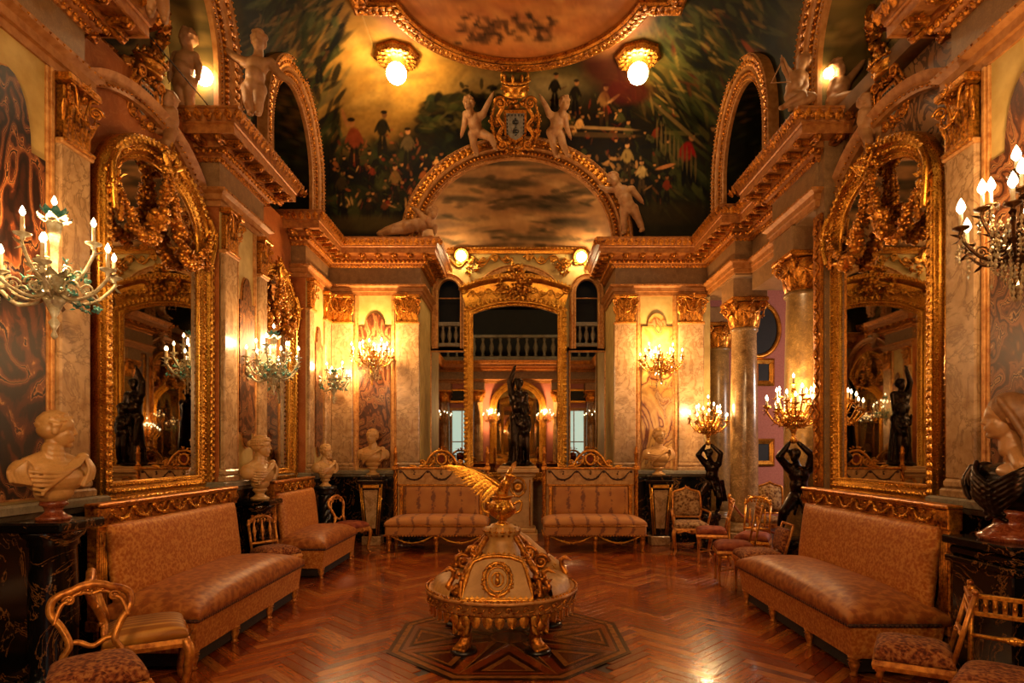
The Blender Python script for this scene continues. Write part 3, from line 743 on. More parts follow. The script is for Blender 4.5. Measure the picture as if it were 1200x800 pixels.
for ti, (pts, full) in enumerate(ENTS):
    P = np.array([(x, y, 0) for x, y in pts], float)
    rear = ti == 7
    mb = MB(); mb.sweep(P, Z, ARCHI, 0)
    mb.sweep(P, Z, [(-.02, 4.34), (.005, 4.34), (.005, 4.635), (-.02, 4.635)], 1)
    mb.sweep(P, Z, CORN, 2)
    tr = mb.obj('trim_%d' % (ti + 1), ['plaster_pale', 'marble_grey', 'cornice'], kind='structure')
    orn = MB()
    def segs(d, z, closed=False):
        Q = path_off(P, d); Q[:, 2] = z
        for i in range(len(Q) - 1):
            e = Q[i + 1] - Q[i]; L = np.linalg.norm(e); t_ = e / L
            yield Q[i], Q[i + 1], t_, np.cross(t_, Z), L
    for a, b, t_, n_, L in segs(.385, 4.945):       # cyma leaves
        leafrow(orn, [a - Z * .06 - n_ * .02, b - Z * .06 - n_ * .02], .10, .115, n_, nrm(Z + n_ * .42), 0, wd=1.05, tilt=.32)
        beads(orn, [a + t_ * .05, b], .10, .02)
        leafrow(orn, [a - Z * .055 + t_ * .05, b - Z * .055], .10, .05, n_, nrm(Z + n_ * .42), 0, wd=.6, tilt=.4)
    for a, b, t_, n_, L in segs(.095, 4.71): eggs(orn, [a, b], .075, .031, n_)
    for a, b, t_, n_, L in segs(.05, 4.65): beads(orn, [a, b], .05, .016); leafrow(orn, [a - Z * .035 - n_ * .02, b - Z * .035 - n_ * .02], .06, .05, n_, nrm(Z + n_ * .3), 0, wd=1.1, tilt=.4)
    for a, b, t_, n_, L in segs(.1, 4.315): beads(orn, [a, b], .06, .012)
    if not rear:
        for a, b, t_, n_, L in segs(.20, 4.795):    # coffer rosettes between the modillions
            m_ = max(1, int(round(L / .26)))
            for k in range(m_):
                c = a + t_ * L * (k + .5) / m_
                for q in range(6):
                    an = q * PI / 3; d_ = t_ * math.cos(an) + n_ * math.sin(an)
                    orn.tpl(LEAFS, frame(c, d_ * .062, np.cross(Z, d_) * .05, -Z * .05), 0, True)
                orn.ell(c - Z * .02, .018, 0, 0)
        mod = MB(); mod.box((-.045, 0, -.055), (.045, .17, -.004), 0, .008); mod.tube([(0, .15, -.02), (0, .175, -.035), (0, .16, -.055), (0, .1, -.05)], .028, 6); mod.tpl(LEAFS, frame((0, .02, -.055), (0, .13, -.01), (.07, 0, 0), (0, 0, -.1)))
        mm = None
        for a, b, t_, n_, L in segs(.11, 4.80):
            m_ = max(1, int(round(L / .26)))
            for k in range(m_ + 1):
                c = a + t_ * L * k / m_
                if mm is None:
                    oo = mod.obj('modillion', 'gold_red', tr); mm = oo.data
                else:
                    oo = bpy.data.objects.new('modillion', mm); COL.objects.link(oo); oo.parent = tr
                oo.location = c; oo.rotation_euler = (0, 0, math.atan2(-t_[1], -t_[0]))
    orn.obj('carved_enrichment', 'gold_red', tr, 'stuff')

# ---------------------------------------------------------------- arches (ribs)
RIB = [(0, 0), (0, .05), (.02, .07), (.05, .06), (.06, .08), (.13, .08), (.14, .12), (.165, .14), (.19, .12), (.20, .10), (.29, .10), (.30, .13), (.325, .145), (.35, .13), (.35, 0)]
def rib(name, F, a, zs, ri, z0, w, b, parent=None):
    """F(h,z)->3D; radial widths scaled by w; b = direction the rib faces"""
    b = np.asarray(b, float); P = [F(a, z0)] + [F(a * math.cos(q), zs + ri * math.sin(q)) for q in np.linspace(0, PI, 49)] + [F(-a, z0)]
    P = np.array(P); k = w / .35
    cen = F(0, zs); t0 = P[26] - P[24]; fl = np.cross(t0, b).dot(P[25] - cen) < 0
    mb = MB(); mb.sweep(P, b, [(u * k, v) for u, v in RIB], 0, False, flip=fl)
    def ring(u, v):
        E = tang(P); n_ = np.cross(E, b) * (-1 if fl else 1); return P + n_ * u * k + b * v
    R1 = resample(ring(.245, .105), .10); mb.sweep(P, b, [(.205 * k, .103), (.285 * k, .103), (.285 * k, .09), (.205 * k, .09)], 1, False, flip=fl)
    up = lambda q: nrm(q - cen)
    E = tang(R1)
    for i, q in enumerate(R1):
        for sgn in (-1, 1):
            d = nrm(E[i] * .8 + sgn * np.cross(b, E[i]) * .6); mb.tpl(LEAFS, frame(q, d * .095 * k * 1.1, np.cross(b, d) * .085, b * .12), 1, True)
        mb.ell(q + b * .02, .024, 1, 0)
    eggs(mb, ring(.095, .088), .065, .03 * k, b, 1)
    beads(mb, ring(.025, .075), .045, .016, 1); beads(mb, ring(.325, .15), .055, .016, 1)
    return mb.obj(name, ['plaster_pale', 'gold_red'], parent, None if parent else 'structure')
k = 20
c0 = BACK_ARCH
rib('trim_%d' % k, lambda h, z: np.array([c0[0] + h, YB, z]), c0[1] - .035, c0[2] + .02, c0[3] - .05, 5.0, .36, (0, -1, 0)); k += 1
for sg in (-1, 1):
    for yc, a, zs, ri in SIDE_ARCH:
        rib('trim_%d' % k, lambda h, z: np.array([sg * XW, yc + h, z]), a - .045, zs, ri - .04, 5.0, .32 if yc > 7 else .38, (-sg, 0, 0)); k += 1
    # arch moulding over each tall mirror, in the bay wall
    mb = MB(); yc, a = 5.4, .96
    P = np.array([(sg * XB, yc + a * math.cos(q), 3.95 + .66 * math.sin(q)) for q in np.linspace(0, PI, 33)])
    mb.sweep(P, (-sg, 0, 0), [(0, 0), (0, .06), (.03, .09), (.06, .07), (.10, .10), (.13, .12), (.14, 0)], 0, False, flip=(sg > 0))
    E = tang(P)
    beads(mb, P + [-sg * .1, 0, .02], .06, .016, 1)
    mb.obj('trim_%d' % k, ['plaster_pale', 'gold_red'], kind='structure'); k += 1

# ---------------------------------------------------------------- pilasters, capitals, columns, panels
def capital(w, h, d, rnd=False):
    """composite capital centred on x; base at z=0, front faces -y; d = depth (pilaster) or ignored (round)"""
    mb = MB()
    if rnd:
        r = w * .36
        mb.lathe([(r, 0), (r * 1.06, .02 * h), (r, .05 * h), (r, .5 * h), (r * 1.25, .82 * h), (r * 1.2, .84 * h)], 20)
        ab = w * .5; mb.box((-ab, -ab, .86 * h), (ab, ab, h), 0, .015)
        dirs = [np.array([math.cos(a), math.sin(a), 0]) for a in np.arange(8) * PI / 4 + PI / 8]
        for i, dd in enumerate(dirs):
            sd = np.cross(Z, dd)
            mb.tpl(LEAF, frame(dd * r * .96 + Z * .03 * h, Z * .42 * h, sd * w * .26, dd * w * .22))
            d2 = nrm(dd + dirs[(i + 1) % 8]); s2 = np.cross(Z, d2)
            mb.tpl(LEAF, frame(d2 * r * .98 + Z * .22 * h, Z * .46 * h, s2 * w * .24, d2 * w * .26))
        for a in np.arange(4) * PI / 2 + PI / 4:
            dd = np.array([math.cos(a), math.sin(a), 0]); scroll(mb, dd * w * .52 + Z * .70 * h, dd, Z, w * .15, w * .036, 1.7)
        for a in np.arange(4) * PI / 2:
            dd = np.array([math.cos(a), math.sin(a), 0]); sd = np.cross(Z, dd)
            cluster(mb, dd * w * .48 + Z * .86 * h, sd * w * .1, dd * w * .05, Z * h * .12, 16, w * .035)
            garland(mb, [dd * w * .43 + sd * w * .3 + Z * .62 * h, dd * w * .47 + sd * w * .15 + Z * .48 * h, dd * w * .48 + Z * .43 * h, dd * w * .47 - sd * w * .15 + Z * .48 * h, dd * w * .43 - sd * w * .3 + Z * .62 * h], w * .015, w * .05, 22)
        return mb
    mb.box((-w * .42, -d * .6, 0), (w * .42, 0, .86 * h), 0, .01)
    mb.box((-w * .56, -d * 1.25, .88 * h), (w * .56, 0, h), 0, .012); mb.box((-w * .5, -d * .9, 0), (w * .5, 0, .06 * h), 0, .008)
    for i in range(4):
        x = (-.36 + .24 * i) * w; mb.tpl(LEAF, frame((x, -d * .55, .06 * h), (0, 0, .34 * h), (w * .20, 0, 0), (0, -w * .16, 0)))
    for i in range(3):
        x = (-.25 + .25 * i) * w; mb.tpl(LEAF, frame((x, -d * .58, .2 * h), (0, 0, .42 * h), (w * .22, 0, 0), (0, -w * .2, 0)))
    for sg in (-1, 1):
        e = np.array([sg * .8, -.6, 0]); scroll(mb, np.array([sg * w * .46, -d * .95, .70 * h]), e, Z, w * .17, w * .04, 1.7)
        mb.tube(bez((sg * w * .1, -d * .9, .5 * h), (sg * w * .25, -d * 1.0, .82 * h), (sg * w * .44, -d * 1.1, .86 * h)), w * .035, 6)
        mb.tpl(LEAF, frame((sg * w * .42, -d * .55, .3 * h), (sg * w * .08, -.02, .3 * h), (w * .16, 0, 0), (sg * .06, -w * .18, 0)))
    cluster(mb, (0, -d * 1.2, .9 * h), (w * .13, 0, 0), (0, d * .3, 0), (0, 0, h * .12), 22, w * .04)
    garland(mb, [(-w * .36, -d * 1.1, .60 * h), (-w * .2, -d * 1.3, .42 * h), (0, -d * 1.35, .36 * h), (w * .2, -d * 1.3, .42 * h), (w * .36, -d * 1.1, .60 * h)], w * .02, w * .06, 30)
    return mb
CAPM = {}
def put(name, key, builder, mats, parent, A=None, loc=None, rz=0, sc=None):
    if key not in CAPM: CAPM[key] = builder().mesh(name, mats)
    o = bpy.data.objects.new(name, CAPM[key]); COL.objects.link(o); o.parent = parent
    if loc is not None: o.location = loc
    o.rotation_euler = (0, 0, rz)
    if sc: o.scale = sc
    return o
ZCAP = 3.68
def pilaster(parent, pos, rz, w=.42, z0=1.2, proj=.06, mat='marble_cream', key='a'):
    put('pilaster', 'pil%s%.2f%.2f' % (key, w, z0), lambda: MB().box((-w / 2, -proj, z0 + .14), (w / 2, .01, ZCAP), 0, .012).box((-w / 2 - .03, -proj - .03, z0), (w / 2 + .03, .01, z0 + .07), 0, .015).box((-w / 2 - .015, -proj - .015, z0 + .07), (w / 2 + .015, .01, z0 + .14), 0, .02), mat, parent, loc=pos, rz=rz)
    put('pilaster_necking', 'neck%.2f' % w, lambda: MB().box((-w / 2 - .015, -proj - .02, ZCAP - .02), (w / 2 + .015, .01, ZCAP + .02), 0, .01), 'gold_plain', parent, loc=pos, rz=rz)
    put('capital', 'cap%.2f' % w, lambda: capital(w, ENT0 - ZCAP, proj + .05), 'gold_cap', parent, loc=(pos[0], pos[1], ZCAP), rz=rz)
def panel(parent, pos, rz, w, z0, z1, mat, lobe=.11, key='', low=False):
    """onyx slab with a lobed head, in a thin gilt border, on the stucco field"""
    hw = w / 2
    def poly(e):
        a = [(-hw - e, z0 - e), (hw + e, z0 - e)] if not low else [(hw * .55 * math.cos(q) + 0, z0 + hw * .9 * math.sin(q) - e) for q in np.linspace(PI, 2 * PI, 9)] + [(hw + e, z0)]
        if low: a = [(-hw - e, z0)] + a
        b = [(hw + e, z1 - lobe * 1.3)] + [(hw * .6 * math.cos(q) * (1 + e * 3), z1 - lobe * 1.3 + (lobe * 1.3 + e) * math.sin(q)) for q in np.linspace(0, PI, 13)] + [(-hw - e, z1 - lobe * 1.3)]
        return a + b
    def mk(e, y0, y1):
        R = np.array([[1, 0, 0, 0], [0, 0, -1, 0], [0, 1, 0, 0], [0, 0, 0, 1]], float)
        return MB().prism(poly(e), y0, y1, 0, R)
    put('onyx_panel', 'pan%s' % key, lambda: mk(0, 0, .035), mat, parent, loc=pos, rz=rz)
    put('panel_border', 'panb%s' % key, lambda: mk(.014, 0, .022), 'gold_plain', parent, loc=pos, rz=rz)
def strip(parent, pos, rz, w, z0, z1, mat='gold_plain', d=.03):
    put('panel_strip', 'st%.3f%.2f%.2f%s' % (w, z0, z1, mat), lambda: MB().box((-w / 2, -d, z0), (w / 2, .01, z1), 0, .008).box((-w * .2, -d - .012, z0), (w * .2, 0, z1), 0, .005), mat, parent, loc=pos, rz=rz)
HP = PI / 2
# left wall: faces +x -> rotate front(-y) to +x : rz = +pi/2
LFT, RGT = HP, -HP
def field(parent, lo, hi, mat='stucco'): MB().box(lo, hi).obj('stucco_field', mat, parent)
for sg, W_, rz, on in ((-1, wall_left, LFT, 'onyx_dark'), (1, wall_right, RGT, 'onyx_mid')):
    x = sg * XW
    # near pier
    pilaster(W_, (x, 4.25, 0), rz, .29)
    strip(W_, (x, 4.06, 0), rz, .075, 1.22, 4.15)
    field(W_, (min(x, x - sg * .012), 2.7, 1.2), (max(x, x - sg * .012), 4.05, 4.15))
    panel(W_, (x - sg * .01, 3.70, 0), rz, .58, 1.24, 3.92, on, .34, 'near%d' % sg)
    panel(W_, (x - sg * .01, 3.02, 0), rz, .5, 1.24, 3.92, on, .34, 'near_b%d' % sg)
    strip(W_, (x, 3.34, 0), rz, .075, 1.22, 4.15)
    for yy in (2.5, .4): pilaster(W_, (x, yy, 0), rz, .34)
    panel(W_, (x - sg * .01, 1.45, 0), rz, 1.2, 1.24, 3.7, on, .3, 'rr%d' % sg)
# left pier 1
field(wall_left, (-XW, 6.4, 1.2), (-XW + .012, 7.5, 4.15))
pilaster(wall_left, (-XW, 6.55, 0), LFT, .30); pilaster(wall_left, (-XW, 7.38, 0), LFT, .22)
strip(wall_left, (-XW, 6.75, 0), LFT, .06, 1.22, 4.15); strip(wall_left, (-XW, 7.21, 0), LFT, .06, 1.22, 4.15)
panel(wall_left, (-XW + .01, 6.97, 0), LFT, .38, 1.75, 3.55, 'onyx_mid', .22, 'p1', True)
# left pier 2
field(wall_left, (-XW, 9.0, 1.2), (-XW + .012, 10.1, 4.15))
pilaster(wall_left, (-XW, 9.12, 0), LFT, .22); pilaster(wall_left, (-XW, 9.92, 0), LFT, .3)
panel(wall_left, (-XW + .01, 9.5, 0), LFT, .34, 1.6, 3.5, 'onyx_mid', .2, 'p2', True)
# back wall
for x0, x1, x2, x3, on in ((-3.14, -2.78, -2.05, -1.66, 'onyx_mid'), (3.13, 2.70, 1.98, 1.62, 'onyx_light')):
    a, b = min(x0, x1), max(x0, x1); pilaster(wall_back, ((a + b) / 2, YB, 0), 0, round(b - a, 2))
    c, d = min(x2, x3), max(x2, x3); pilaster(wall_back, ((c + d) / 2, YB, 0), 0, round(d - c, 2))
    lo, hi = (x1, x2) if x0 < 0 else (x2, x1)
    for xs in (lo + .045, hi - .045): strip(wall_back, (xs, YB, 0), 0, .085, 1.2, 4.15)
    panel(wall_back, ((lo + hi) / 2, YB - .005, 0), 0, hi - lo - .2, 1.25, 3.85, on, .17, 'bk%s' % on)
# dado with ledge
def dado(name, pts, z1=1.12):
    P = np.array([(x, y, 0) for x, y in pts], float)
    mb = MB(); mb.sweep(P, Z, [(-.02, .16), (.055, .16), (.055, z1), (-.02, z1)], 0); mb.sweep(P, Z, [(-.02, 0), (.08, 0), (.08, .12), (.06, .16), (-.02, .16)], 1)
    mb.sweep(P, Z, [(-.02, z1 - .02), (.06, z1 - .02), (.09, z1 + .02), (.12, z1 + .03), (.12, z1 + .075), (.10, z1 + .09), (-.02, z1 + .09)], 2)
    return mb.obj(name, ['marble_black', 'marble_black', 'marble_ledge'], kind='structure')
dado('baseboard_left', [(-3.2, -1), (-3.2, 4.4), (-XB, 4.4), (-XB, 6.4), (-3.2, 6.4), (-3.2, 7.5), (-XB, 7.5), (-XB, 9.0), (-3.2, 9.0), (-3.2, 10.1), (-1.65, 10.1), (-1.65, 11.3)])
dado('baseboard_right', [(1.65, 11.3), (1.65, 10.1), (3.25, 10.1)]); dado('baseboard_front_right', [(XB, 6.4), (XB, 4.4), (3.2, 4.4), (3.2, -1)])

# columns between the ballroom and the side room
def column(name, pos, r=.205, mat='marble_col', rz=0):
    mb = MB(); h0, h1 = .42, 3.40
    mb.lathe([(r * 1.0, h0), (r * 1.0, .6), (r * 1.01, 1.5), (r * .97, 2.4), (r * .88, h1 - .04), (r * .98, h1 - .035), (r * 1.02, h1 - .01), (r * .98, h1 + .02)], 32)
    mb.lathe([(r * 1.35, .30), (r * 1.38, .33), (r * 1.3, .36), (r * 1.12, .375), (r * 1.18, .40), (r * 1.1, .425), (r, .44)], 32)
    mb.box((-r * 1.5, -r * 1.5, 0), (r * 1.5, r * 1.5, .30), 0, .01)
    o = mb.obj(name, mat, kind='structure', loc=pos, rotz=rz)
    put('capital', 'colcap', lambda: capital(.56, .44, 0, True), 'gold_cap', o, loc=(0, 0, h1 + .02))
    put('impost', 'imp', lambda: MB().box((-.26, -.26, 3.85), (.26, .26, 4.14), 0, .01), 'marble_grey', o)
    return o
column('column', (3.42, 7.14, 0), .225, 'marble_col2'); column('column', (3.50, 9.25, 0), .205); column('column', (3.72, 11.05, 0), .2, 'marble_col2')
for x in (-2.85, -1.55, 1.55, 2.85): column('column', (x, YR + .28, 0), .2)
# carved border beside the right mirror
mb = MB(); rinceau(mb, [(XW - .02, 6.37, 1.2), (XW - .02, 6.37, 4.0)], np.array([-1., 0, 0]), .05, .26, .014); mb.box((XW - .015, 6.29, 1.16), (XW + .02, 6.45, 4.05), 0, .006); mb.obj('carved_strip', 'gold_red', wall_right)

# rear wall: daylight windows with curtains and door panels
for i, x in enumerate((-2.2, 2.2)):
    mb = MB(); mb.box((x - .5, YR + .0, .5), (x + .5, YR + .02, 3.2), 0); wo = mb.obj('window_%d' % (i + 1), 'teal_glass', kind='structure')
    MB().sweep([(x - .5, YR + .02, .45), (x - .5, YR + .02, 3.2), (x + .5, YR + .02, 3.2), (x + .5, YR + .02, .45)], (0, 1, 0), [(0, 0), (0, .06), (-.1, .08), (-.12, 0)], 0).obj('window_frame', 'cream_paint', wo)
    MB().box((x - .02, YR, .5), (x + .02, YR + .05, 3.2)).box((x - .5, YR, 1.85), (x + .5, YR + .05, 1.89)).obj('window_bar', 'cream_paint', wo)
    MB().box((x - .6, YR, 3.4), (x + .6, YR + .05, 3.95), 0, .02).box((x - .52, YR, 3.48), (x + .52, YR + .07, 3.87), 1, .02).obj('overdoor', ['gold_frame', 'dark_paint'], wo)

# ---------------------------------------------------------------- parquet
Wd, Ln = .08, .48
ICX, ICY, IH = -.07, 4.95, .93
ang = PI / 4; ca_, sa_ = math.cos(ang), math.sin(ang)
plank_m = {}
for i in range(6): plank_m[i] = MB().box((.0012, .0012, -.011), (Ln - .0012, Wd - .0012, 0), 0, .0022).mesh('plank', WOODS[i])
pl = []
for i in range(-105, 105):
    for j in range(-28, 28):
        bx, by = i * Wd + j * Ln, i * Wd - j * Ln
        for v in (0, 1):
            if v == 0: p = (bx, by, 0.0); cen = (bx + Ln / 2, by + Wd / 2)
            else: p = (bx + Wd, by + Wd, HP); cen = (bx + Wd / 2, by + Wd + Ln / 2)
            X = ca_ * cen[0] - sa_ * cen[1]; Y = sa_ * cen[0] + ca_ * cen[1] + 5
            if not (-3.3 < X < 3.9 and -1.1 < Y < 12.2) or (X > 3.3 and Y < 6.2) or (abs(X) < 1.6 and Y > 11.4): continue
            if abs(X - ICX) < IH - .22 and abs(Y - ICY) < IH - .22: continue
            pl.append((X, Y, ca_ * p[0] - sa_ * p[1], sa_ * p[0] + ca_ * p[1] + 5, ang + p[2]))
def seen(q):
    X, Y = q[0], q[1]
    if Y < 3.6: return 9e9
    sx = 607 + X / Y * FPX
    if not (0 < sx < 1200) or X < -2.5 and Y < 8.4 or X > 2.3 and Y < 6.2: return 9e8 + Y
    return Y + abs(X) * .05
pl.sort(key=seen)
stuffs = [MB() for _ in range(1)][0]
for k_, (X, Y, x, y, a) in enumerate(pl):
    wi = int(rng.integers(6))
    if k_ < 300:
        o = bpy.data.objects.new('plank', plank_m[wi]); COL.objects.link(o); o.parent = floor; o.location = (x, y, float(rng.uniform(-.0004, .0004))); o.rotation_euler = (float(rng.normal() * .0012), float(rng.normal() * .0012), a)
    else: stuffs.box((.0012, .0012, -.011), (Ln - .0012, Wd - .0012, 0), wi, .0022, TRS((x, y, rng.uniform(-.0004, .0004)), (rng.normal() * .001, rng.normal() * .001, a)))
stuffs.obj('parquet', WOODS, floor, 'stuff')
# inlaid star
def inlay(poly, mat, z=.0022):
    MB().prism([(ICX + x, ICY + y) for x, y in poly], -.01, z, 0).obj('inlay_piece', mat, floor)
a0 = .40 * IH
oct_ = lambda r: [(r * math.cos(q) / math.cos(PI / 8), r * math.sin(q) / math.cos(PI / 8)) for q in np.arange(8) * PI / 4 + PI / 8]
for r0, r1, m_ in ((.90, .935, 'inlay_dark'), (.855, .90, 'inlay_light'), (.835, .855, 'inlay_dark')):
    A_, B_ = oct_(r0), oct_(r1)
    for i in range(8): inlay([A_[i], B_[i], B_[(i + 1) % 8], A_[(i + 1) % 8]], m_, .0032)
for i in range(8):
    an = i * PI / 4; R_ = np.array([[math.cos(an), -math.sin(an)], [math.sin(an), math.cos(an)]])
    f = lambda pts: [tuple(R_ @ np.array(p)) for p in pts]
    s_ = 1.0
    inlay(f([(.835, -.345), (.835, .345), (0.0, 0.0)]), WOODS[(i * 2) % 6], .0016)
    inlay(f([(.79, -.25), (.79, .25), (.36, 0)]), 'inlay_dark', .0024); inlay(f([(.765, -.19), (.765, .19), (.44, 0)]), 'inlay_light', .0030); inlay(f([(.745, -.125), (.745, .125), (.53, 0)]), 'inlay_mid', .0036)
    an = an + PI / 8; R_ = np.array([[math.cos(an), -math.sin(an)], [math.sin(an), math.cos(an)]])
    inlay(f([(.14, -.075), (.90, 0), (.14, .075)]), 'inlay_light', .0028); inlay(f([(.16, -.045), (.80, 0), (.16, .045)]), 'inlay_dark', .0036); inlay(f([(.17, -.018), (.66, 0), (.17, .018)]), 'inlay_mid', .0042)
# ================================================================ mirrors
def closed_path(a, z0, zs, rise, n=33):
    return np.array([(-a, 0, z0)] + [(-a * math.cos(q), 0, zs + rise * math.sin(q)) for q in np.linspace(0, PI, n)] + [(a, 0, z0)])
FPROF = [(-.012, 0), (-.012, .045), (.01, .06), (.03, .05), (.04, .055), (.06, .075), (.095, .085), (.115, .07), (.125, .075), (.13, .10), (.16, .125), (.185, .11), (.195, .085), (.2, .085), (.2, 0)]
def mirror_frame(mb, P, wf, d=1.0, closed=True):
    b = np.array([0, -1., 0]); k = wf / .2
    mb.sweep(P, b, [(u * k, v * d) for u, v in FPROF], 0, True, closed=closed, flip=True)
def ringpts(P, u, v, closed=True):
    b = np.array([0, -1., 0]); E = (np.roll(P, -1, 0) - P); E /= np.linalg.norm(E, axis=1)[:, None]; en = -np.cross(E, b); out = []
    for i in range(len(P)):
        q = en[i - 1] + en[i]; q = q / max(.2, q.dot(q)) * 2; out.append(P[i] + q * u + b * v)
    return np.array(out)
def arched_mirror(label, loc, rz, a, z0, zs, rise, wf, garl=True, name='gilt_wall_mirror', crest=1.0, group=None, dark=False):
    t = thing(name, label, 'mirror', loc, rz, group)
    P = closed_path(a, z0, zs, rise); G_ = P.copy(); c = np.array([0, 0, (z0 + zs) / 2]); 
    V = np.vstack([P + [0, -.035, 0], [c + [0, -.035, 0]]]); n = len(P); i = np.arange(n)
    MB().add(V, np.stack([i, (i + 1) % n, np.full(n, n)], -1), None, 0).box((-a - wf * .8, -.02, z0 - wf * .8), (a + wf * .8, 0, zs), 1).obj('glass', ['mirror', 'ebony'], t)
    mb = MB(); mirror_frame(mb, P, wf); mb.obj('frame', 'gold_frame', t)
    mb = MB(); k = wf / .2
    R = ringpts(P, .155 * k, .12); Rr = resample(R, .07, closed=True); E = tang(Rr, True); b = np.array([0, -1., 0])
    for q, e in zip(Rr, E):
        for s in (-1, 1): d = nrm(e * .8 + s * np.cross(b, e) * .55); mb.tpl(LEAFS, frame(q, d * .06 * k, np.cross(b, d) * .05 * k, b * .06), 0, True)
    beads(mb, ringpts(P, .02 * k, .062), .038, .013, 0, True); beads(mb, ringpts(P, .19 * k, .09), .05, .012, 0, True)
    eggs(mb, ringpts(P, .075 * k, .085), .055, .018, b, 0, True)
    mb.obj('frame_carving', 'gold_frame', t, 'stuff')
    if garl:
        zt = zs + rise
        mb = MB(); y = -.13
        cluster(mb, (0, y, zt + .06), (.16, 0, 0), (0, .05, 0), (0, 0, .13), 70 if crest > .5 else 30, .032)
        for s in (-1, 1):
            mb.tpl(LEAF, frame((0, y - .02, zt - .02), (s * .18, 0, .10), (.06, 0, .1), (0, -.12, 0)))
            pass
        mb.obj('crest', 'gold_frame', t)
        for s in (-1, 1):
            mb = MB(); cluster(mb, (s * (a + wf * .5), y, zs + .05), (.07, 0, 0), (0, .04, 0), (0, 0, .16), 40, .028)
            mb.tube(bez((s * (a + wf * .3), y, zs + .30), (s * (a + wf * .75), y - .02, zs + .12), (s * (a + wf * .45), y, zs - .18)), [.03] * 33, 6); mb.obj('shoulder_ornament', 'gold_frame', t)
        for s in (-1, 1):
            mb = MB()
            garland(mb, bez((s * .03, y, zt - .02), (s * .10, y, zt - .42), (s * a * .52, y, zt - .78), (s * a * .86, y, zt - .62), (s * (a + .04), y, zs + .02), n=10), .02, .062, 210, 0, 0, .6)
            garland(mb, [(s * (a - .0), y, zs + .0), (s * (a + .02), y, zs - .25)], .03, .04, 24)
            mb.obj('garland', 'gold_cap', t)
    return t
arched_mirror('tall arched gilt wall mirror with flower garlands behind the left front sofa', (-3.36, 5.53, 0), LFT, .66, 1.28, 3.66, .50, .19)
tr_ = arched_mirror('tall arched gilt wall mirror with flower garlands beside the veiled bust', (3.36, 5.50, 0), RGT, .66, 1.26, 3.66, .50, .19)
for s in (-1, 1):
    mb = MB(); x = s * .93
    for d in (-.03, 0, .03): mb.tube([(x + d, -.06, 1.15), (x + d, -.06, 4.05)], .014, 6)
    mb.box((x - .06, -.045, 1.1), (x + .06, 0, 4.1), 0, .01); beads(mb, [(x - .05, -.06, 1.1), (x - .05, -.06, 4.1)], .05, .014); beads(mb, [(x + .05, -.06, 1.1), (x + .05, -.06, 4.1)], .05, .014)
    mb.obj('side_pilaster', 'gold_frame', tr_)
arched_mirror('narrow arched gilt mirror between the two left piers, partly hidden behind a sofa', (-3.40, 8.25, 0), LFT, .50, 1.28, 3.50, .46, .14)
arched_mirror('arched gilt mirror on the rear wall, seen only reflected', (0, YR + .02, 0), PI, .85, 1.2, 3.2, .8, .25, False)

# large mirror of the niche
def pediment_mirror():
    t = thing('pediment_mirror', 'large gilt mirror with curved carved pediment in the central niche', 'mirror', (-.05, YN - .02, 0), 0)
    a, z0, zs, rise, wf = .80, 1.12, 4.10, .16, .15
    P = np.array([(-a, 0, z0)] + [(x, 0, zs + rise * (1 - (x / a) ** 2)) for x in np.linspace(-a, a, 17)] + [(a, 0, z0)])
    V = np.vstack([P + [0, -.07, 0], [[0, -.07, 2.6]]]); n = len(P); i = np.arange(n)
    MB().add(V, np.stack([i, (i + 1) % n, np.full(n, n)], -1), None, 0).box((-a - .1, -.05, z0 - .1), (a + .1, 0, zs), 1).obj('glass', ['mirror', 'ebony'], t)
    mb = MB(); mb.sweep(P, (0, -1, 0), [(u * .75, v + .04) for u, v in FPROF], 0, True, closed=True, flip=True); mb.obj('frame', 'gold_frame', t)
    mb = MB(); b = np.array([0, -1., 0]); beads(mb, ringpts(P, .02, .10), .05, .02, 0, True)
    Rr = resample(ringpts(P, .12, .16), .085, closed=True); E = tang(Rr, True)
    for q, e in zip(Rr, E):
        for s in (-1, 1): d = nrm(e * .8 + s * np.cross(b, e) * .55); mb.tpl(LEAFS, frame(q, d * .07, np.cross(b, d) * .06, b * .08), 0, True)
        mb.ell(q, .02, 0, 0)
    mb.obj('frame_carving', 'gold_frame', t, 'stuff')
    mb = MB(); xs = np.linspace(-1, 1, 25)
    bot = np.array([(x * .93, -.06, zs + .14 + rise * (1 - x * x)) for x in xs]); top = np.array([(x * (1.0 + .0 * abs(x)), -.10, zs + .40 + .20 * (1 - x * x)) for x in xs])
    mb.sweep(top, (0, -1, 0), [(0, -.1), (0, .04), (.02, .09), (.05, .11), (.08, .13), (.08, -.1)], 0, True, flip=True)
    V = np.vstack([bot, (bot + top) / 2 + [0, .02, 0], top]); q = np.array([[r * 25 + c, r * 25 + c + 1, (r + 1) * 25 + c + 1, (r + 1) * 25 + c] for r in (0, 1) for c in range(24)]); mb.add(V, None, q, 0, True)
    mb.obj('pediment', 'gold_frame', t)
    mb = MB()
    leafrow(mb, top + [0, -.14, .05], .07, .07, b, Z); cluster(mb, (0, -.2, zs + .50), (.34, 0, 0), (0, .08, 0), (0, 0, .24), 150, .04); cluster(mb, (0, -.2, zs + .74), (.15, 0, 0), (0, .06, 0), (0, 0, .16), 60, .04)
    for s in (-1, 1):
        rinceau(mb, [(s * .28, -.12, zs + .42), (s * .9, -.12, zs + .34)], b, .07, .3, .014)
        scroll(mb, (s * .96, -.16, zs + .42), np.array([s, 0, 0]), Z, .08, .025)
        garland(mb, bez((s * .05, -.2, zs + .72), (s * .4, -.2, zs + .68), (s * .95, -.16, zs + .50)), .02, .04, 60)
    mb.obj('crest', 'gold_frame', t)
    return t
pediment_mirror()
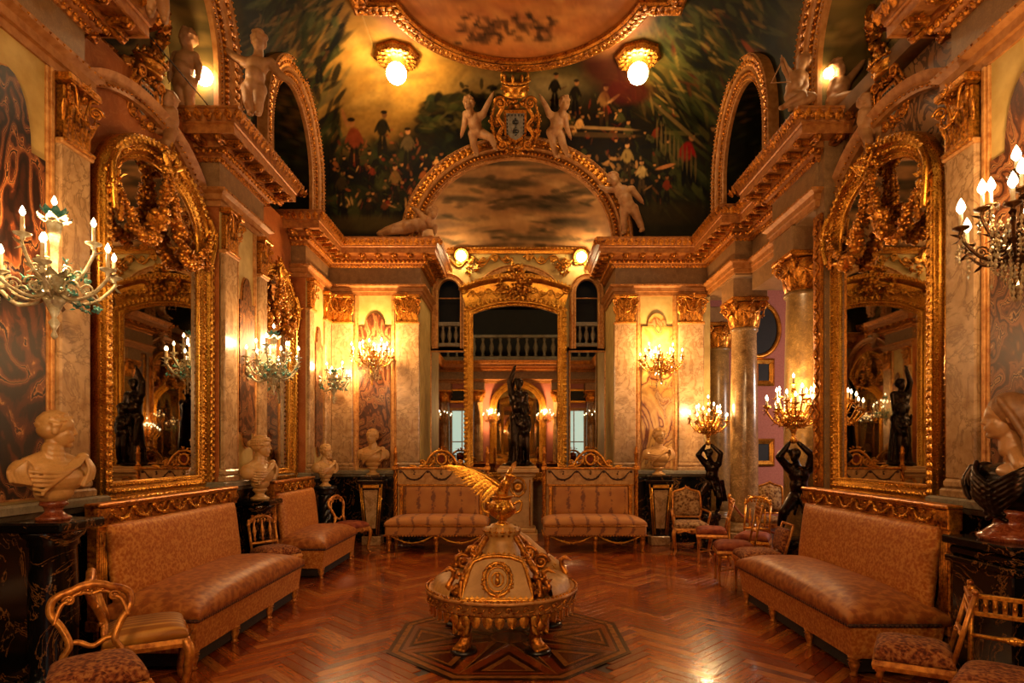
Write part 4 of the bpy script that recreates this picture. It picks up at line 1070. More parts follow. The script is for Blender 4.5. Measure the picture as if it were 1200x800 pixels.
for s, lb in ((-1, 'plain mirror panel left of the pediment mirror, above a back sofa'), (1, 'plain mirror panel right of the pediment mirror, beside the lit pilaster')):
    t = thing('mirror_panel', lb, 'mirror', (s * 1.31, YN - .01, 0), 0)
    MB().box((-.33, -.02, 1.1), (.33, 0, 3.40)).obj('glass', 'mirror', t)
    MB().sweep([(-.33, 0, 1.1), (-.33, 0, 3.4), (.33, 0, 3.4), (.33, 0, 1.1)], (0, -1, 0), [(-.01, 0), (-.01, .04), (.02, .05), (.03, 0)], 0, closed=True, flip=True).obj('frame', 'gold_plain', t)

# balustrades in the niche openings: baluster and rail pieces belong to the wall
bal = MB().lathe([(.035, 0), (.035, .03), (.02, .05), (.045, .13), (.05, .17), (.02, .28), (.03, .30), (.035, .34)], 10)
bm_ = None
for c, w in ((-1.30, .31), (1.30, .31)):
    for k_ in range(5):
        x = c - w + w * 2 * (k_ + .5) / 5
        if bm_ is None: ob_ = bal.obj('baluster', 'marble_ledge', wall_back); bm_ = ob_.data
        else: ob_ = bpy.data.objects.new('baluster', bm_); COL.objects.link(ob_); ob_.parent = wall_back
        ob_.location = (x, YN + .05, 3.56)
    MB().box((c - w, YN - .01, 3.89), (c + w, YN + .12, 3.97), 0, .01).box((c - w, YN - .02, 3.5), (c + w, YN + .12, 3.57), 0, .01).obj('balustrade_rail', 'marble_ledge', wall_back)
    MB().tube([(c - w, YN + .02, 4.42), (c + w, YN + .02, 4.42)], .012, 6).obj('iron_rod', 'gold_plain', wall_back)
# balustrade of the rear gallery
bal2 = MB().lathe([(.07, 0), (.07, .06), (.04, .1), (.095, .28), (.1, .36), (.04, .6), (.06, .64), (.07, .72)], 8)
bm2 = None
for k_ in range(19):
    x = -3.1 + 6.2 * k_ / 18
    if bm2 is None: ob_ = bal2.obj('baluster', 'marble_ledge', wall_rear); bm2 = ob_.data
    else: ob_ = bpy.data.objects.new('baluster', bm2); COL.objects.link(ob_); ob_.parent = wall_rear
    ob_.location = (x, YR + .05, ENT1 + .18)
MB().box((-3.2, YR - .06, ENT1 + .9), (3.2, YR + .16, ENT1 + 1.02), 0, .02).box((-3.2, YR - .06, ENT1), (3.2, YR + .16, ENT1 + .18), 0, .02).obj('balustrade_rail', 'marble_ledge', wall_rear)
# gilt relief band below the niche vault
mb = MB()
for s in (-1, 1): rinceau(mb, [(s * .1, YN - .03, 5.18), (s * 1.6, YN - .03, 5.05)], np.array([0, -1., 0]), .09, .45, .02); cluster(mb, (s * .85, YN - .03, 5.0), (.16, 0, 0), (0, .03, 0), (0, 0, .14), 40, .035)
mb.sweep([(-NX, YN, 5.30), (NX, YN, 5.30)], (0, 0, 1), [(0, -.05), (.05, -.05), (.06, 0), (.09, .02), (.09, .06), (0, .06)], 0, flip=False); beads(mb, [(-NX, YN - .09, 5.34), (NX, YN - .09, 5.34)], .07, .025)
for s in (-1, 1): garland(mb, bez((s * 1.6, YN - .06, 5.42), (s * 1.58, YN - .5, 5.36), (s * 1.6, YB + .1, 5.12), n=12), .03, .05, 60)
mb.obj('carved_enrichment', 'gold', wall_back)

# ================================================================ gilt frame of the ceiling picture
q = np.linspace(PI - .33, .33, 41)
P = np.array([(-2.02, 3.2, 0), (-2.02, 7.72, 0)] + [(1.72 * math.cos(a), 7.17 + 1.72 * math.sin(a), 0) for a in q] + [(2.02, 7.72, 0), (2.02, 3.2, 0)])
P[:, 2] = ZC - .005
mb = MB(); mb.sweep(P, (0, 0, -1), [(-.12, 0), (-.12, .05), (-.09, .07), (-.06, .06), (.06, .06), (.09, .07), (.12, .05), (.12, 0)], 1)
beads(mb, P - Z * .07, .06, .022)
R = resample(P, .085); E = tang(R)
for p_, e in zip(R, E):
    n_ = np.cross(e, Z)
    for s in (-1, 1):
        d = nrm(e * .7 + n_ * s * .7); mb.tpl(LEAFS, frame(p_ - Z * .06, d * .12, np.cross(d, Z) * .11, -Z * .11), 0, True)
    mb.ell(p_ - Z * .075 + n_ * rng.uniform(-.05, .05), .028, 0, 0)
mb.obj('trim_40', ['gold_red', 'gold_red'], kind='structure')
# oval garland frames painted lunettes are set in
for s, k_ in ((-1, 41), (1, 42)):
    P = np.array([(s * (XW + .44), 5.05 + 1.12 * math.cos(a), 6.12 + 1.1 * math.sin(a)) for a in np.linspace(PI * 1.0, 2 * PI, 40)])
    mb = MB(); garland(mb, P, .05, .07, 240, 0, 0, .6); mb.tube(P, .05, 6); mb.obj('trim_%d' % k_, 'gold_red', kind='structure')

# ================================================================ ceiling lamps
def globe(label, p, r, up, group, ros=.33, rosette=True, name='globe_lamp'):
    up = nrm(up); t = thing(name, label, 'lamp', p, 0, group)
    MB().lathe([(0, -r)] + [(r * math.cos(a), r * math.sin(a)) for a in np.linspace(-PI / 2 + .15, PI / 2 - .2, 13)] + [(0, r * .98)], 20).obj('globe', 'globe', t)
    if rosette:
        x = nrm(np.cross(up, (0, 1, .01))); y = np.cross(up, x); A = frame(up * r * 1.75, x, y, up)
        mb = MB(); mb.lathe([(ros * 1.02, .02), (ros * 1.02, -.03), (ros * .9, -.06), (ros * .84, -.05)], 8, smooth=False, A=A, mat=1)
        mb.lathe([(ros * .86, -.05), (ros * .7, -.07), (ros * .55, -.06), (ros * .4, -.09), (r * .5, -.12), (r * .45, -.22)], 24, A=A)
        for n_, rr, L in ((16, .62, .22), (12, .36, .22)):
            for i in range(n_):
                a = 2 * PI * i / n_; d = np.array([math.cos(a), math.sin(a), 0]); sd = np.array([-d[1], d[0], 0])
                T_ = frame(d * ros * rr + np.array([0, 0, -.07]), d * ros * L * 1.3, sd * ros * .26, np.array([0, 0, -.07])); mb.tpl(LEAFS, A @ T_, 0, True)
        beads(mb, [(A @ np.array([ros * .82 * math.cos(a), ros * .82 * math.sin(a), -.06, 1]))[:3] for a in np.linspace(0, 2 * PI, 40)], ros * .12, .016)
        mb.obj('rosette', ['gold', 'gold_red'], t)
    return t
globe('round glass globe lamp under a gilt rosette, ceiling left of the crowned shield', (-1.77, 8.70, 7.03), .145, (0, 0, 1), 'ceiling globe lamps')
globe('round glass globe lamp under a gilt rosette, ceiling right of the crowned shield', (1.75, 8.70, 7.03), .145, (0, 0, 1), 'ceiling globe lamps')
globe('small globe lamp in the niche vault over the left painted arch', (-1.06, 11.12, 5.16), .09, (0, 1, .4), 'niche globe lamps', .16)
globe('small globe lamp in the niche vault over the right painted arch', (1.18, 11.12, 5.14), .09, (0, 1, .4), 'niche globe lamps', .16)
globe('globe lamp in the left wall arch behind the putto', (-3.30, 6.27, 5.47), .09, (-.2, .3, 1), 'side arch globe lamps', .2, False)
globe('globe lamp in the right wall arch behind the seated putti', (3.26, 6.27, 5.50), .05, (.2, .3, 1), 'side arch globe lamps', .2, False)
# fill globes added over the unseen camera end of the room
for x, sd in ((-1.77, 'left'), (1.77, 'right')): globe('fill globe lamp added on the %s over the unseen rear end of the room' % sd, (x, 1.4, 7.03), .145, (0, 0, 1), 'added rear fill globes')

# ================================================================ sculpture
def sculpt(name, blobs, voxel, mat, parent=None, smooth=4, label=None, factor=.5):
    mb = MB()
    for b in blobs:
        if b[0] == 's':
            _, c, r = b[:3]; mb.ell(c, r, 0, 2, rot=b[3] if len(b) > 3 else None)
        else:
            _, p, q, r0, r1 = b; p = np.array(p, float); q = np.array(q, float); L = np.linalg.norm(q - p); n = max(2, int(L / (min(r0, r1) * .36)) + 1)
            for u in np.linspace(0, 1, min(n, 22)): mb.ell(p + (q - p) * u, r0 + (r1 - r0) * u, 0, 1)
    o = mb.obj('tmp', mat)
    m1 = o.modifiers.new('r', 'REMESH'); m1.mode = 'VOXEL'; m1.voxel_size = voxel
    m2 = o.modifiers.new('s', 'SMOOTH'); m2.iterations = smooth; m2.factor = factor
    dg = bpy.context.evaluated_depsgraph_get()
    me = bpy.data.meshes.new_from_object(o.evaluated_get(dg)); me.name = name
    old = o.data; bpy.data.objects.remove(o); bpy.data.meshes.remove(old)
    me.polygons.foreach_set('use_smooth', np.ones(len(me.polygons), bool))
    me.materials.clear(); me.materials.append(M[mat])
    ob = bpy.data.objects.new(name, me); COL.objects.link(ob)
    if parent is not None: ob.parent = parent
    return ob

def head_blobs(c, H, face=(0, -1, 0), up=(0, 0, 1), hair='short', seed=1, beard=False):
    """head of height H centred at c looking along `face`"""
    f = nrm(face); u = np.array(up, float); u = nrm(u - f * u.dot(f)); r = np.cross(f, u)
    c = np.array(c, float); R = np.stack([r, -f, u], 1)
    from mathutils import Matrix as Mx
    rot = Mx([list(x) for x in R]).to_euler()
    T = lambda x, y, z: c + H * (r * x - f * y + u * z)
    S = lambda p, q: ('s', T(*p), tuple(H * np.array(q)), tuple(rot))
    C = lambda p, q, a, b: ('c', T(*p), T(*q), H * a, H * b)
    B = [S((0, .05, .12), (.345, .42, .37)), S((0, -.08, -.18), (.265, .285, .33)), S((0, -.235, -.42), (.11, .095, .085)), S((0, -.10, -.36), (.20, .20, .13)),
         C((0, -.335, .07), (0, -.395, -.10), .036, .044), S((0, -.40, -.125), (.045, .05, .042)), S((.045, -.36, -.135), (.04, .05, .036)), S((-.045, -.36, -.135), (.04, .05, .036)),
         C((-.20, -.245, .075), (-.06, -.325, .085), .042, .042), C((.20, -.245, .075), (.06, -.325, .085), .042, .042),
         S((.15, -.185, -.12), (.11, .11, .12)), S((-.15, -.185, -.12), (.11, .11, .12)), S((.125, -.272, .0), (.06, .038, .03)), S((-.125, -.272, .0), (.06, .038, .03)),
         C((-.065, -.345, -.245), (.065, -.345, -.245), .03, .03), C((-.055, -.34, -.30), (.055, -.34, -.30), .034, .034),
         S((.345, .06, -.03), (.035, .085, .13)), S((-.345, .06, -.03), (.035, .085, .13)), C((0, .10, -.28), (0, .14, -.75), .20, .23)]
    g = np.random.default_rng(seed)
    if hair in ('short', 'curls', 'waves'): B += [S((0, .09, .17), (.355, .40, .36)), S((0, .16, -.02), (.35, .33, .28))]
    if hair in ('short', 'curls'):
        n = 130 if hair == 'short' else 90; k = .055 if hair == 'short' else .095
        for _ in range(n):
            d = nrm(g.normal(size=3)); 
            if d[2] < -.25 or (d[1] < -.45 and d[2] < .55): continue
            B.append(S((d[0] * .345, .05 + d[1] * .42, .12 + d[2] * .37), (k * g.uniform(.8, 1.4), k * g.uniform(.8, 1.4), k * g.uniform(.6, 1.1))))
    if hair == 'waves':
        for zz, rr in ((.43, .2), (.36, .30), (.27, .355), (.17, .375), (.07, .37)):
            for a in np.linspace(.25, 2 * PI - .25, 26):
                x, y = rr * math.sin(a), .05 - rr * 1.15 * math.cos(a)
                if zz < .2 and y < -.15: continue
                B.append(S((x, y, zz), (.06, .06, .045)))
        B.append(S((0, .5, .1), (.2, .16, .18)))
    if beard:
        for _ in range(36):
            a = g.uniform(-1.3, 1.3); z = g.uniform(-.5, -.22); B.append(S((.25 * math.sin(a), -.08 - .27 * math.cos(a), z), (.055, .055, .06)))
        B.append(S((0, -.2, -.48), (.17, .14, .16)))
    return B

def hand_blobs(w, d, s, curl=.35, side=1):
    """palm and five bent fingers at wrist w pointing along d"""
    d = nrm(d); a = nrm(np.cross(d, (0.2, .3, 1.)));
    n = np.cross(d, a); p = np.array(w) + d * s * .45
    B = [('c', w, p, s * .20, s * .23)]
    for k, L in zip((-1.5, -.5, .5, 1.5), (.42, .5, .47, .36)):
        b = p + a * s * .13 * k + d * s * .15; m = b + d * s * L * .55; e = m + nrm(d * (1 - curl) + n * curl * side) * s * L * .5
        B += [('c', b, m, s * .075, s * .07), ('c', m, e, s * .07, s * .055)]
    t0 = np.array(w) + d * s * .22 + a * s * .18; t1 = t0 + nrm(d * .6 + a * .9) * s * .32; B += [('c', t0, t1, s * .085, s * .075), ('c', t1, t1 + nrm(d + a * .2) * s * .2, s * .075, s * .06)]
    return B

def figure_blobs(J, h, face=(0, -1, 0), chub=1.0, hair='curls', seed=3, headk=1.0, wings=False, up=None):
    j = {k: np.array(v, float) for k, v in J.items()}
    HH = h * .245 * headk if chub > 1 else h * .135 * headk
    uph = nrm(j['head'] - j['neck']) if up is None else up
    B = head_blobs(j['head'], HH, face, uph, hair, seed)
    B.append(('c', j['head'] - uph * HH * .3, j['neck'], HH * .2, HH * .24)); B.append(('c', j['neck'], j['chest'], HH * .24, h * .062 * chub))
    k = h * chub
    B += [('c', j['chest'], j['pelvis'], k * .085, k * .088), ('s', j['chest'], (k * .098, k * .085, k * .095)), ('s', (j['chest'] + j['pelvis']) / 2 + np.array(face) * k * .02, k * .085), ('s', j['pelvis'], k * .09)]
    for s in 'LR':
        sh, el, ha, hi, kn, ft = (j[q + s] for q in ('sh', 'el', 'ha', 'hip', 'kn', 'ft'))
        B += [('c', j['chest'] * .5 + sh * .5, sh, k * .06, k * .05), ('c', sh, el, k * .046, k * .036), ('c', el, ha, k * .037, k * .024)]
        B += hand_blobs(ha, ha - el, h * .062)
        B += [('c', (hi + j['pelvis']) / 2, hi, k * .075, k * .072), ('c', hi, kn, k * .068, k * .047), ('c', kn, kn * .45 + ft * .55, k * .047, k * .043), ('c', kn * .45 + ft * .55, ft, k * .043, k * .026)]
        toe = j.get('toe' + s, ft + nrm(np.array(face) * .8 + np.array([0, 0, -.35])) * h * .085); B += [('c', ft, toe, k * .028, k * .022), ('s', ft - nrm(toe - ft) * h * .015, k * .026)]
    return B
def pose(jp, Yf, Yh, flip=None):
    """joints given as photo pixels (+ extra depth); depth runs from Yf at the lowest to Yh at the highest joint"""
    ys = [v[1] for v in jp.values()]; lo, hi = max(ys), min(ys); J = {}
    for k_, v in jp.items():
        Y = Yf + (Yh - Yf) * (lo - v[1]) / (lo - hi) + (v[2] if len(v) > 2 else 0)
        J[k_] = px(v[0], v[1], Y)
    return J
def mirrorx(jp): return {(k_[:-1] + {'L': 'R', 'R': 'L'}[k_[-1]] if k_[-1] in 'LR' else k_): (1214 - v[0],) + tuple(v[1:]) for k_, v in jp.items()}
def putto(label, jp, Yf, Yh, h, face, seed, mat='plaster', hair='curls', base=None):
    J = pose(jp, Yf, Yh); low = min(J.values(), key=lambda p: p[2])
    B = figure_blobs(J, h, face, 1.32, hair, seed)
    o = sculpt('putto', B, .0095, mat, None, 2)
    org = np.array(low) - [0, 0, .03]; o.data.transform(Matrix.Translation(-Vector(org))); o.location = org
    tag(o, label, 'statue', 'stucco putti'); return o
putto('stucco putto left of the crowned shield, lifting a garland, on the arch', dict(head=(549, 121), neck=(552, 131), chest=(556, 140), pelvis=(558, 153), shL=(546, 134), elL=(544, 147, -.05), haL=(541, 158, -.05), shR=(566, 134), elR=(572, 121), haR=(577, 111), hipL=(554, 156), knL=(555, 169, -.06), ftL=(559, 181), hipR=(564, 156), knR=(575, 161, -.12), ftR=(582, 174)), 9.86, 9.42, .92, (-.5, -.85, 0), 4)
putto('stucco putto right of the crowned shield, leaning to the right, on the arch', dict(head=(662, 121), neck=(658, 131), chest=(653, 140), pelvis=(651, 153), shL=(644, 134), elL=(639, 123), haL=(634, 114), shR=(662, 136), elR=(664, 149, -.05), haR=(668, 160, -.05), hipL=(646, 155), knL=(648, 168, -.05), ftL=(652, 183), hipR=(656, 156), knR=(660, 169, -.08), ftR=(665, 182)), 9.86, 9.42, .92, (.6, -.8, -.1), 5)
putto('reclining stucco putto on the left end of the back cornice', dict(head=(507, 250), neck=(501, 257), chest=(494, 262), pelvis=(477, 266), shL=(497, 256, -.05), elL=(490, 248, -.05), haL=(484, 244), shR=(500, 264), elR=(510, 266, -.05), haR=(510, 273, -.08), hipL=(474, 264), knL=(462, 266, -.05), ftL=(446, 272), hipR=(474, 269), knR=(460, 271, -.08), ftR=(444, 274)), 9.86, 9.80, .95, (.85, -.5, 0), 6)
putto('standing stucco putto on the right end of the back cornice', dict(head=(719, 210), neck=(725, 218), chest=(730, 226), pelvis=(736, 242), shL=(722, 222), elL=(712, 222), haL=(704, 219), shR=(740, 222), elR=(748, 231), haR=(752, 236), hipL=(732, 245), knL=(731, 258), ftL=(732, 272), hipR=(742, 245), knR=(748, 257), ftR=(753, 269)), 9.84, 9.74, 1.0, (-.6, -.8, -.1), 7)
LB = dict(head=(303, 48), neck=(303, 64), chest=(301, 78), pelvis=(298, 101), shL=(287, 73), elL=(274, 66), haL=(264, 58), shR=(317, 74), elR=(328, 88), haR=(341, 96), hipL=(291, 105), knL=(291, 120, -.04), ftL=(294, 133), hipR=(304, 105), knR=(303, 120, -.04), ftR=(303, 133))
putto('standing stucco putto on the left entablature block, beside the wall arch', LB, 6.42, 6.35, .88, (.15, -.95, -.1), 8)
putto('stucco putto on the left block, in shade behind the big rib', dict(head=(219, 45), neck=(219, 58), chest=(217, 72), pelvis=(216, 95), shL=(208, 66), elL=(201, 78), haL=(199, 92), shR=(228, 67), elR=(233, 78), haR=(232, 92), hipL=(211, 98), knL=(211, 113), ftL=(212, 129), hipR=(222, 98), knR=(222, 113), ftR=(223, 129)), 6.16, 6.16, .85, (-.4, -.9, 0), 9)
putto('seated stucco putto on the left mirror arch, beside the crowned shield', dict(head=(198, 118), neck=(196, 126), chest=(195, 135), pelvis=(197, 149), shL=(188, 130), elL=(180, 118), haL=(171, 107), shR=(203, 131), elR=(206, 142), haR=(204, 152), hipL=(192, 151), knL=(178, 152, -.1), ftL=(163, 167), hipR=(200, 153), knR=(197, 167, -.1), ftR=(174, 172)), 5.75, 5.7, .72, (-.4, -.9, 0), 10)
putto('seated stucco putto on the right mirror arch, beside the crowned shield', mirrorx(dict(head=(198, 120), neck=(196, 128), chest=(195, 136), pelvis=(197, 149), shL=(188, 131), elL=(182, 142), haL=(178, 154), shR=(203, 132), elR=(206, 142), haR=(204, 152), hipL=(192, 151), knL=(182, 152, -.1), ftL=(184, 170), hipR=(200, 153), knR=(196, 166, -.1), ftR=(197, 178))), 5.75, 5.7, .70, (.4, -.9, 0), 11)
putto('seated stucco putto holding a triangle on the right entablature block', dict(head=(941, 74), neck=(938, 85), chest=(933, 94), pelvis=(930, 111), shL=(926, 88), elL=(920, 80, -.05), haL=(917, 70, -.08), shR=(942, 90), elR=(944, 102, -.05), haR=(936, 110, -.1), hipL=(927, 113), knL=(940, 112, -.18), ftL=(917, 126, -.12), hipR=(936, 114), knR=(952, 114, -.15), ftR=(928, 128, -.15)), 6.38, 6.34, .78, (-.7, -.7, 0), 12)
o = MB().tube([px(917, 70, 6.2), px(904, 97, 6.2), px(927, 96, 6.2), px(917, 70, 6.2)], .008, 6).obj('triangle', 'plaster'); tag(o, 'thin triangle instrument held by the seated putto on the right block', 'instrument')
putto('seated stucco putto on the right block raising an arm to the right', dict(head=(982, 80), neck=(985, 92), chest=(985, 101), pelvis=(979, 118), shL=(977, 96), elL=(973, 107), haL=(972, 118), shR=(993, 95), elR=(1002, 84), haR=(1011, 73), hipL=(976, 119), knL=(996, 112, -.15), ftL=(998, 124, -.15), hipR=(984, 120), knR=(1010, 113, -.15), ftR=(1012, 126, -.12)), 6.3, 6.25, .78, (.3, -.9, .1), 13)

putto('stucco putto seated on the left near block, only its legs in view', dict(head=(168, -75), neck=(168, -62), chest=(166, -48), pelvis=(163, -16), shL=(155, -54), elL=(150, -36), haL=(152, -20), shR=(178, -54), elR=(184, -38), haR=(182, -22), hipL=(158, -12), knL=(178, -14, -.18), ftL=(176, 16, -.18), hipR=(170, -12), knR=(190, -10, -.18), ftR=(193, 24, -.18)), 4.72, 4.72, .80, (.5, -.85, 0), 14)
# crowned shields
def cartouche(label, o, ex, ey, ez, s, name='crowned_shield'):
    """ex right, ez up along the shield, ey away from the viewer"""
    t = thing(name, label, 'coat of arms', o, 0, 'crowned shields'); A = frame((0, 0, 0), np.array(ex) * s, np.array(ey) * s, np.array(ez) * s)
    R = np.array([[1, 0, 0, 0], [0, 0, -1, 0], [0, 1, 0, 0], [0, 0, 0, 1]], float)
    sh = [(-.17, .22), (.17, .22), (.17, -.12), (.10, -.2), (0, -.25), (-.10, -.2), (-.17, -.12)]
    mb = MB(); mb.prism(sh, 0, .06, 0, A @ R); mb.prism([(x * .8, y * .8 + .0) for x, y in sh], .05, .07, 1, A @ R)
    for i in range(7):
        for s_ in (-1, 1): mb.prism([(s_ * .125 - .012, .15 - i * .05), (s_ * .125 + .012, .15 - i * .05), (s_ * .125, .115 - i * .05)], .06, .08, 2, A @ R)
    for i in range(5): mb.prism([(-.1 + i * .05 - .014, .165), (-.1 + i * .05 + .014, .165), (-.1 + i * .05, .13)], .06, .08, 2, A @ R)
    for zz in (.06, -.07): 
        for a in range(4): mb.ell((.03 * math.cos(a * HP), -.085, zz + .035 * math.sin(a * HP)), (.022, .012, .03), 2, 0, A)
    mb.obj('shield', ['gold_red', 'shield', 'ebony'], t)
    mb = MB(); Ex, Ey, Ez = np.array(ex) * s, np.array(ey) * s, np.array(ez) * s; L = lambda x, y, z: Ex * x + Ey * y + Ez * z
    for s_ in (-1, 1):
        mb.tube(bez(L(s_ * .18, -.04, .26), L(s_ * .26, -.06, .12), L(s_ * .19, -.06, 0), L(s_ * .27, -.06, -.14), L(s_ * .16, -.06, -.28)), .03 * s, 7)
        scroll(mb, L(s_ * .22, -.08, .32), nrm(Ex) * s_, nrm(Ez), .09 * s, .024 * s); scroll(mb, L(s_ * .2, -.08, -.26), nrm(Ex) * s_, -nrm(Ez), .08 * s, .022 * s)
        cluster(mb, L(s_ * .27, -.04, -.05), Ex * .05, Ey * .04, Ez * .22, 34, .03 * s)
        garland(mb, [L(s_ * .3, -.06, .3), L(s_ * .36, -.06, .1), L(s_ * .33, -.06, -.15), L(s_ * .27, -.06, -.34)], .02 * s, .04 * s, 40)
    cluster(mb, L(0, -.07, -.33), Ex * .18, Ey * .04, Ez * .08, 40, .03 * s); cluster(mb, L(0, -.06, .31), Ex * .16, Ey * .05, Ez * .06, 30, .032 * s)
    mb.obj('scroll_frame', 'gold_red', t)
    mb = MB(); mb.lathe([(.17, .40), (.19, .41), (.19, .43), (.175, .44), (.19, .53), (.20, .54), (.20, .56), (.17, .56)], 20, A=A)
    for i in range(9):
        a = 2 * PI * i / 9 + .35; d = np.array([math.cos(a), math.sin(a), 0]); sd = np.array([-d[1], d[0], 0]); c = d * .195 + Z * .60
        for e, L_ in ((Z, .08), (sd, .055), (-sd, .055)): mb.ell(c + e * L_ * .6, tuple(np.abs(e) * L_ * .6 + .025), 0, 0, A)
        mb.ell(d * .2 + Z * .485, .02, 0, 0, A)
    mb.obj('crown', 'gold', t)
    return t
e2 = nrm([0, -.72, .70]); cartouche('crowned stucco shield with checked border at the crown of the back arch', px(604, 146, 9.58), (1, 0, 0), nrm(np.cross(e2, (1, 0, 0))) , e2, 1.05)
for s, lb in ((-1, 'crowned stucco shield over the tall left mirror'), (1, 'crowned stucco shield over the tall right mirror')):
    ez = nrm([-s * .25, 0, 1]); ex = np.array([0, -s * 1., 0]); cartouche(lb, (s * 3.42, 5.42, 4.72), ex, np.cross(ez, ex), ez, .62)

# wires stretched in front of the lunettes
for a, b, lb in (((155, 18, 5.0), (246, 126, 6.22), 'thin black cable running up from the left entablature block'), ((1036, 55, 6.0), (1085, -8, 5.2), 'thin black cable slanting over the right lunette')):
    o = MB().tube([px(*a), px(*b)], .006, 6).obj('cable', 'wire'); tag(o, lb, 'cable')
o = MB().tube([px(1039, -8, 5.6), px(1039, 44, 5.6)], .008, 6).obj('rod', 'wire'); tag(o, 'short black rod hanging before the right lunette', 'rod')
# ================================================================ furniture
def pillow(w, d, h, z, mat=0, mb=None, y0=0.0, n=26, m=14, p=3.2, side=.35):
    """upholstered pad centred on x, from y0 to y0-d, base at z, crown at z+h"""
    mb = mb or MB(); us = np.linspace(-1, 1, n); us = np.sign(us) * (1 - (1 - np.abs(us)) ** 1.6); vs = np.linspace(-1, 1, m); vs = np.sign(vs) * (1 - (1 - np.abs(vs)) ** 1.6)
    U, V = np.meshgrid(us, vs); k = (1 - np.abs(U) ** p) ** (1 / 2.2) * (1 - np.abs(V) ** p) ** (1 / 2.2)
    top = np.stack([U * w / 2, y0 - d / 2 + V * d / 2, z + h * side + h * (1 - side) * k], -1); bot = top.copy(); bot[..., 2] = z
    top[..., 0] *= 1 - .0 * k
    I, J = np.meshgrid(np.arange(m - 1), np.arange(n - 1), indexing='ij'); q = lambda f: np.stack([I * n + J, I * n + J + 1, (I + 1) * n + J + 1, (I + 1) * n + J], -1).reshape(-1, 4)[:, ::f]
    ed = [(0, j) for j in range(n)] + [(i, n - 1) for i in range(1, m)] + [(m - 1, j) for j in range(n - 2, -1, -1)] + [(i, 0) for i in range(m - 2, 0, -1)]
    e = np.array([i * n + j for i, j in ed]); e2 = np.roll(e, -1); N_ = n * m
    mb.add(np.vstack([top.reshape(-1, 3), bot.reshape(-1, 3)]), None, np.vstack([q(1), q(-1) + N_, np.stack([e + N_, e2 + N_, e2, e], -1)]), mat, True)
    return mb
def turned_leg(h, r, n=14):
    return MB().lathe([(r * .55, 0), (r * .75, h * .06), (r * .45, h * .14), (r * .6, h * .3), (r * .95, h * .62), (r * .7, h * .72), (r * 1.1, h * .78), (r * .7, h * .84), (r * 1.05, h * .9), (r * 1.05, h)], n)
def reuse(name, key, mk, mats, parent, loc, rz=0):
    return put(name, key, mk, mats, parent, loc=loc, rz=rz)
def swag_row(mb, x0, x1, y, z, n, drop, r):
    for i in range(n):
        a = x0 + (x1 - x0) * i / n; b = x0 + (x1 - x0) * (i + 1) / n; m = (b - a)
        garland(mb, bez((a + m * .06, y, z), (a + m * .28, y - .01, z - drop * .8), (a + m * .5, y - .015, z - drop), (b - m * .28, y - .01, z - drop * .8), (b - m * .06, y, z), n=8), r * .5, r, 34)
        mb.ell((a, y - .01, z), r * 1.2, 0, 0)
        cluster(mb, ((a + b) / 2, y - .005, z - .005), (.02, 0, 0), (0, .008, 0), (0, 0, .02), 6, .01)
    mb.ell((x1, y - .01, z), r * 1.2, 0, 0)
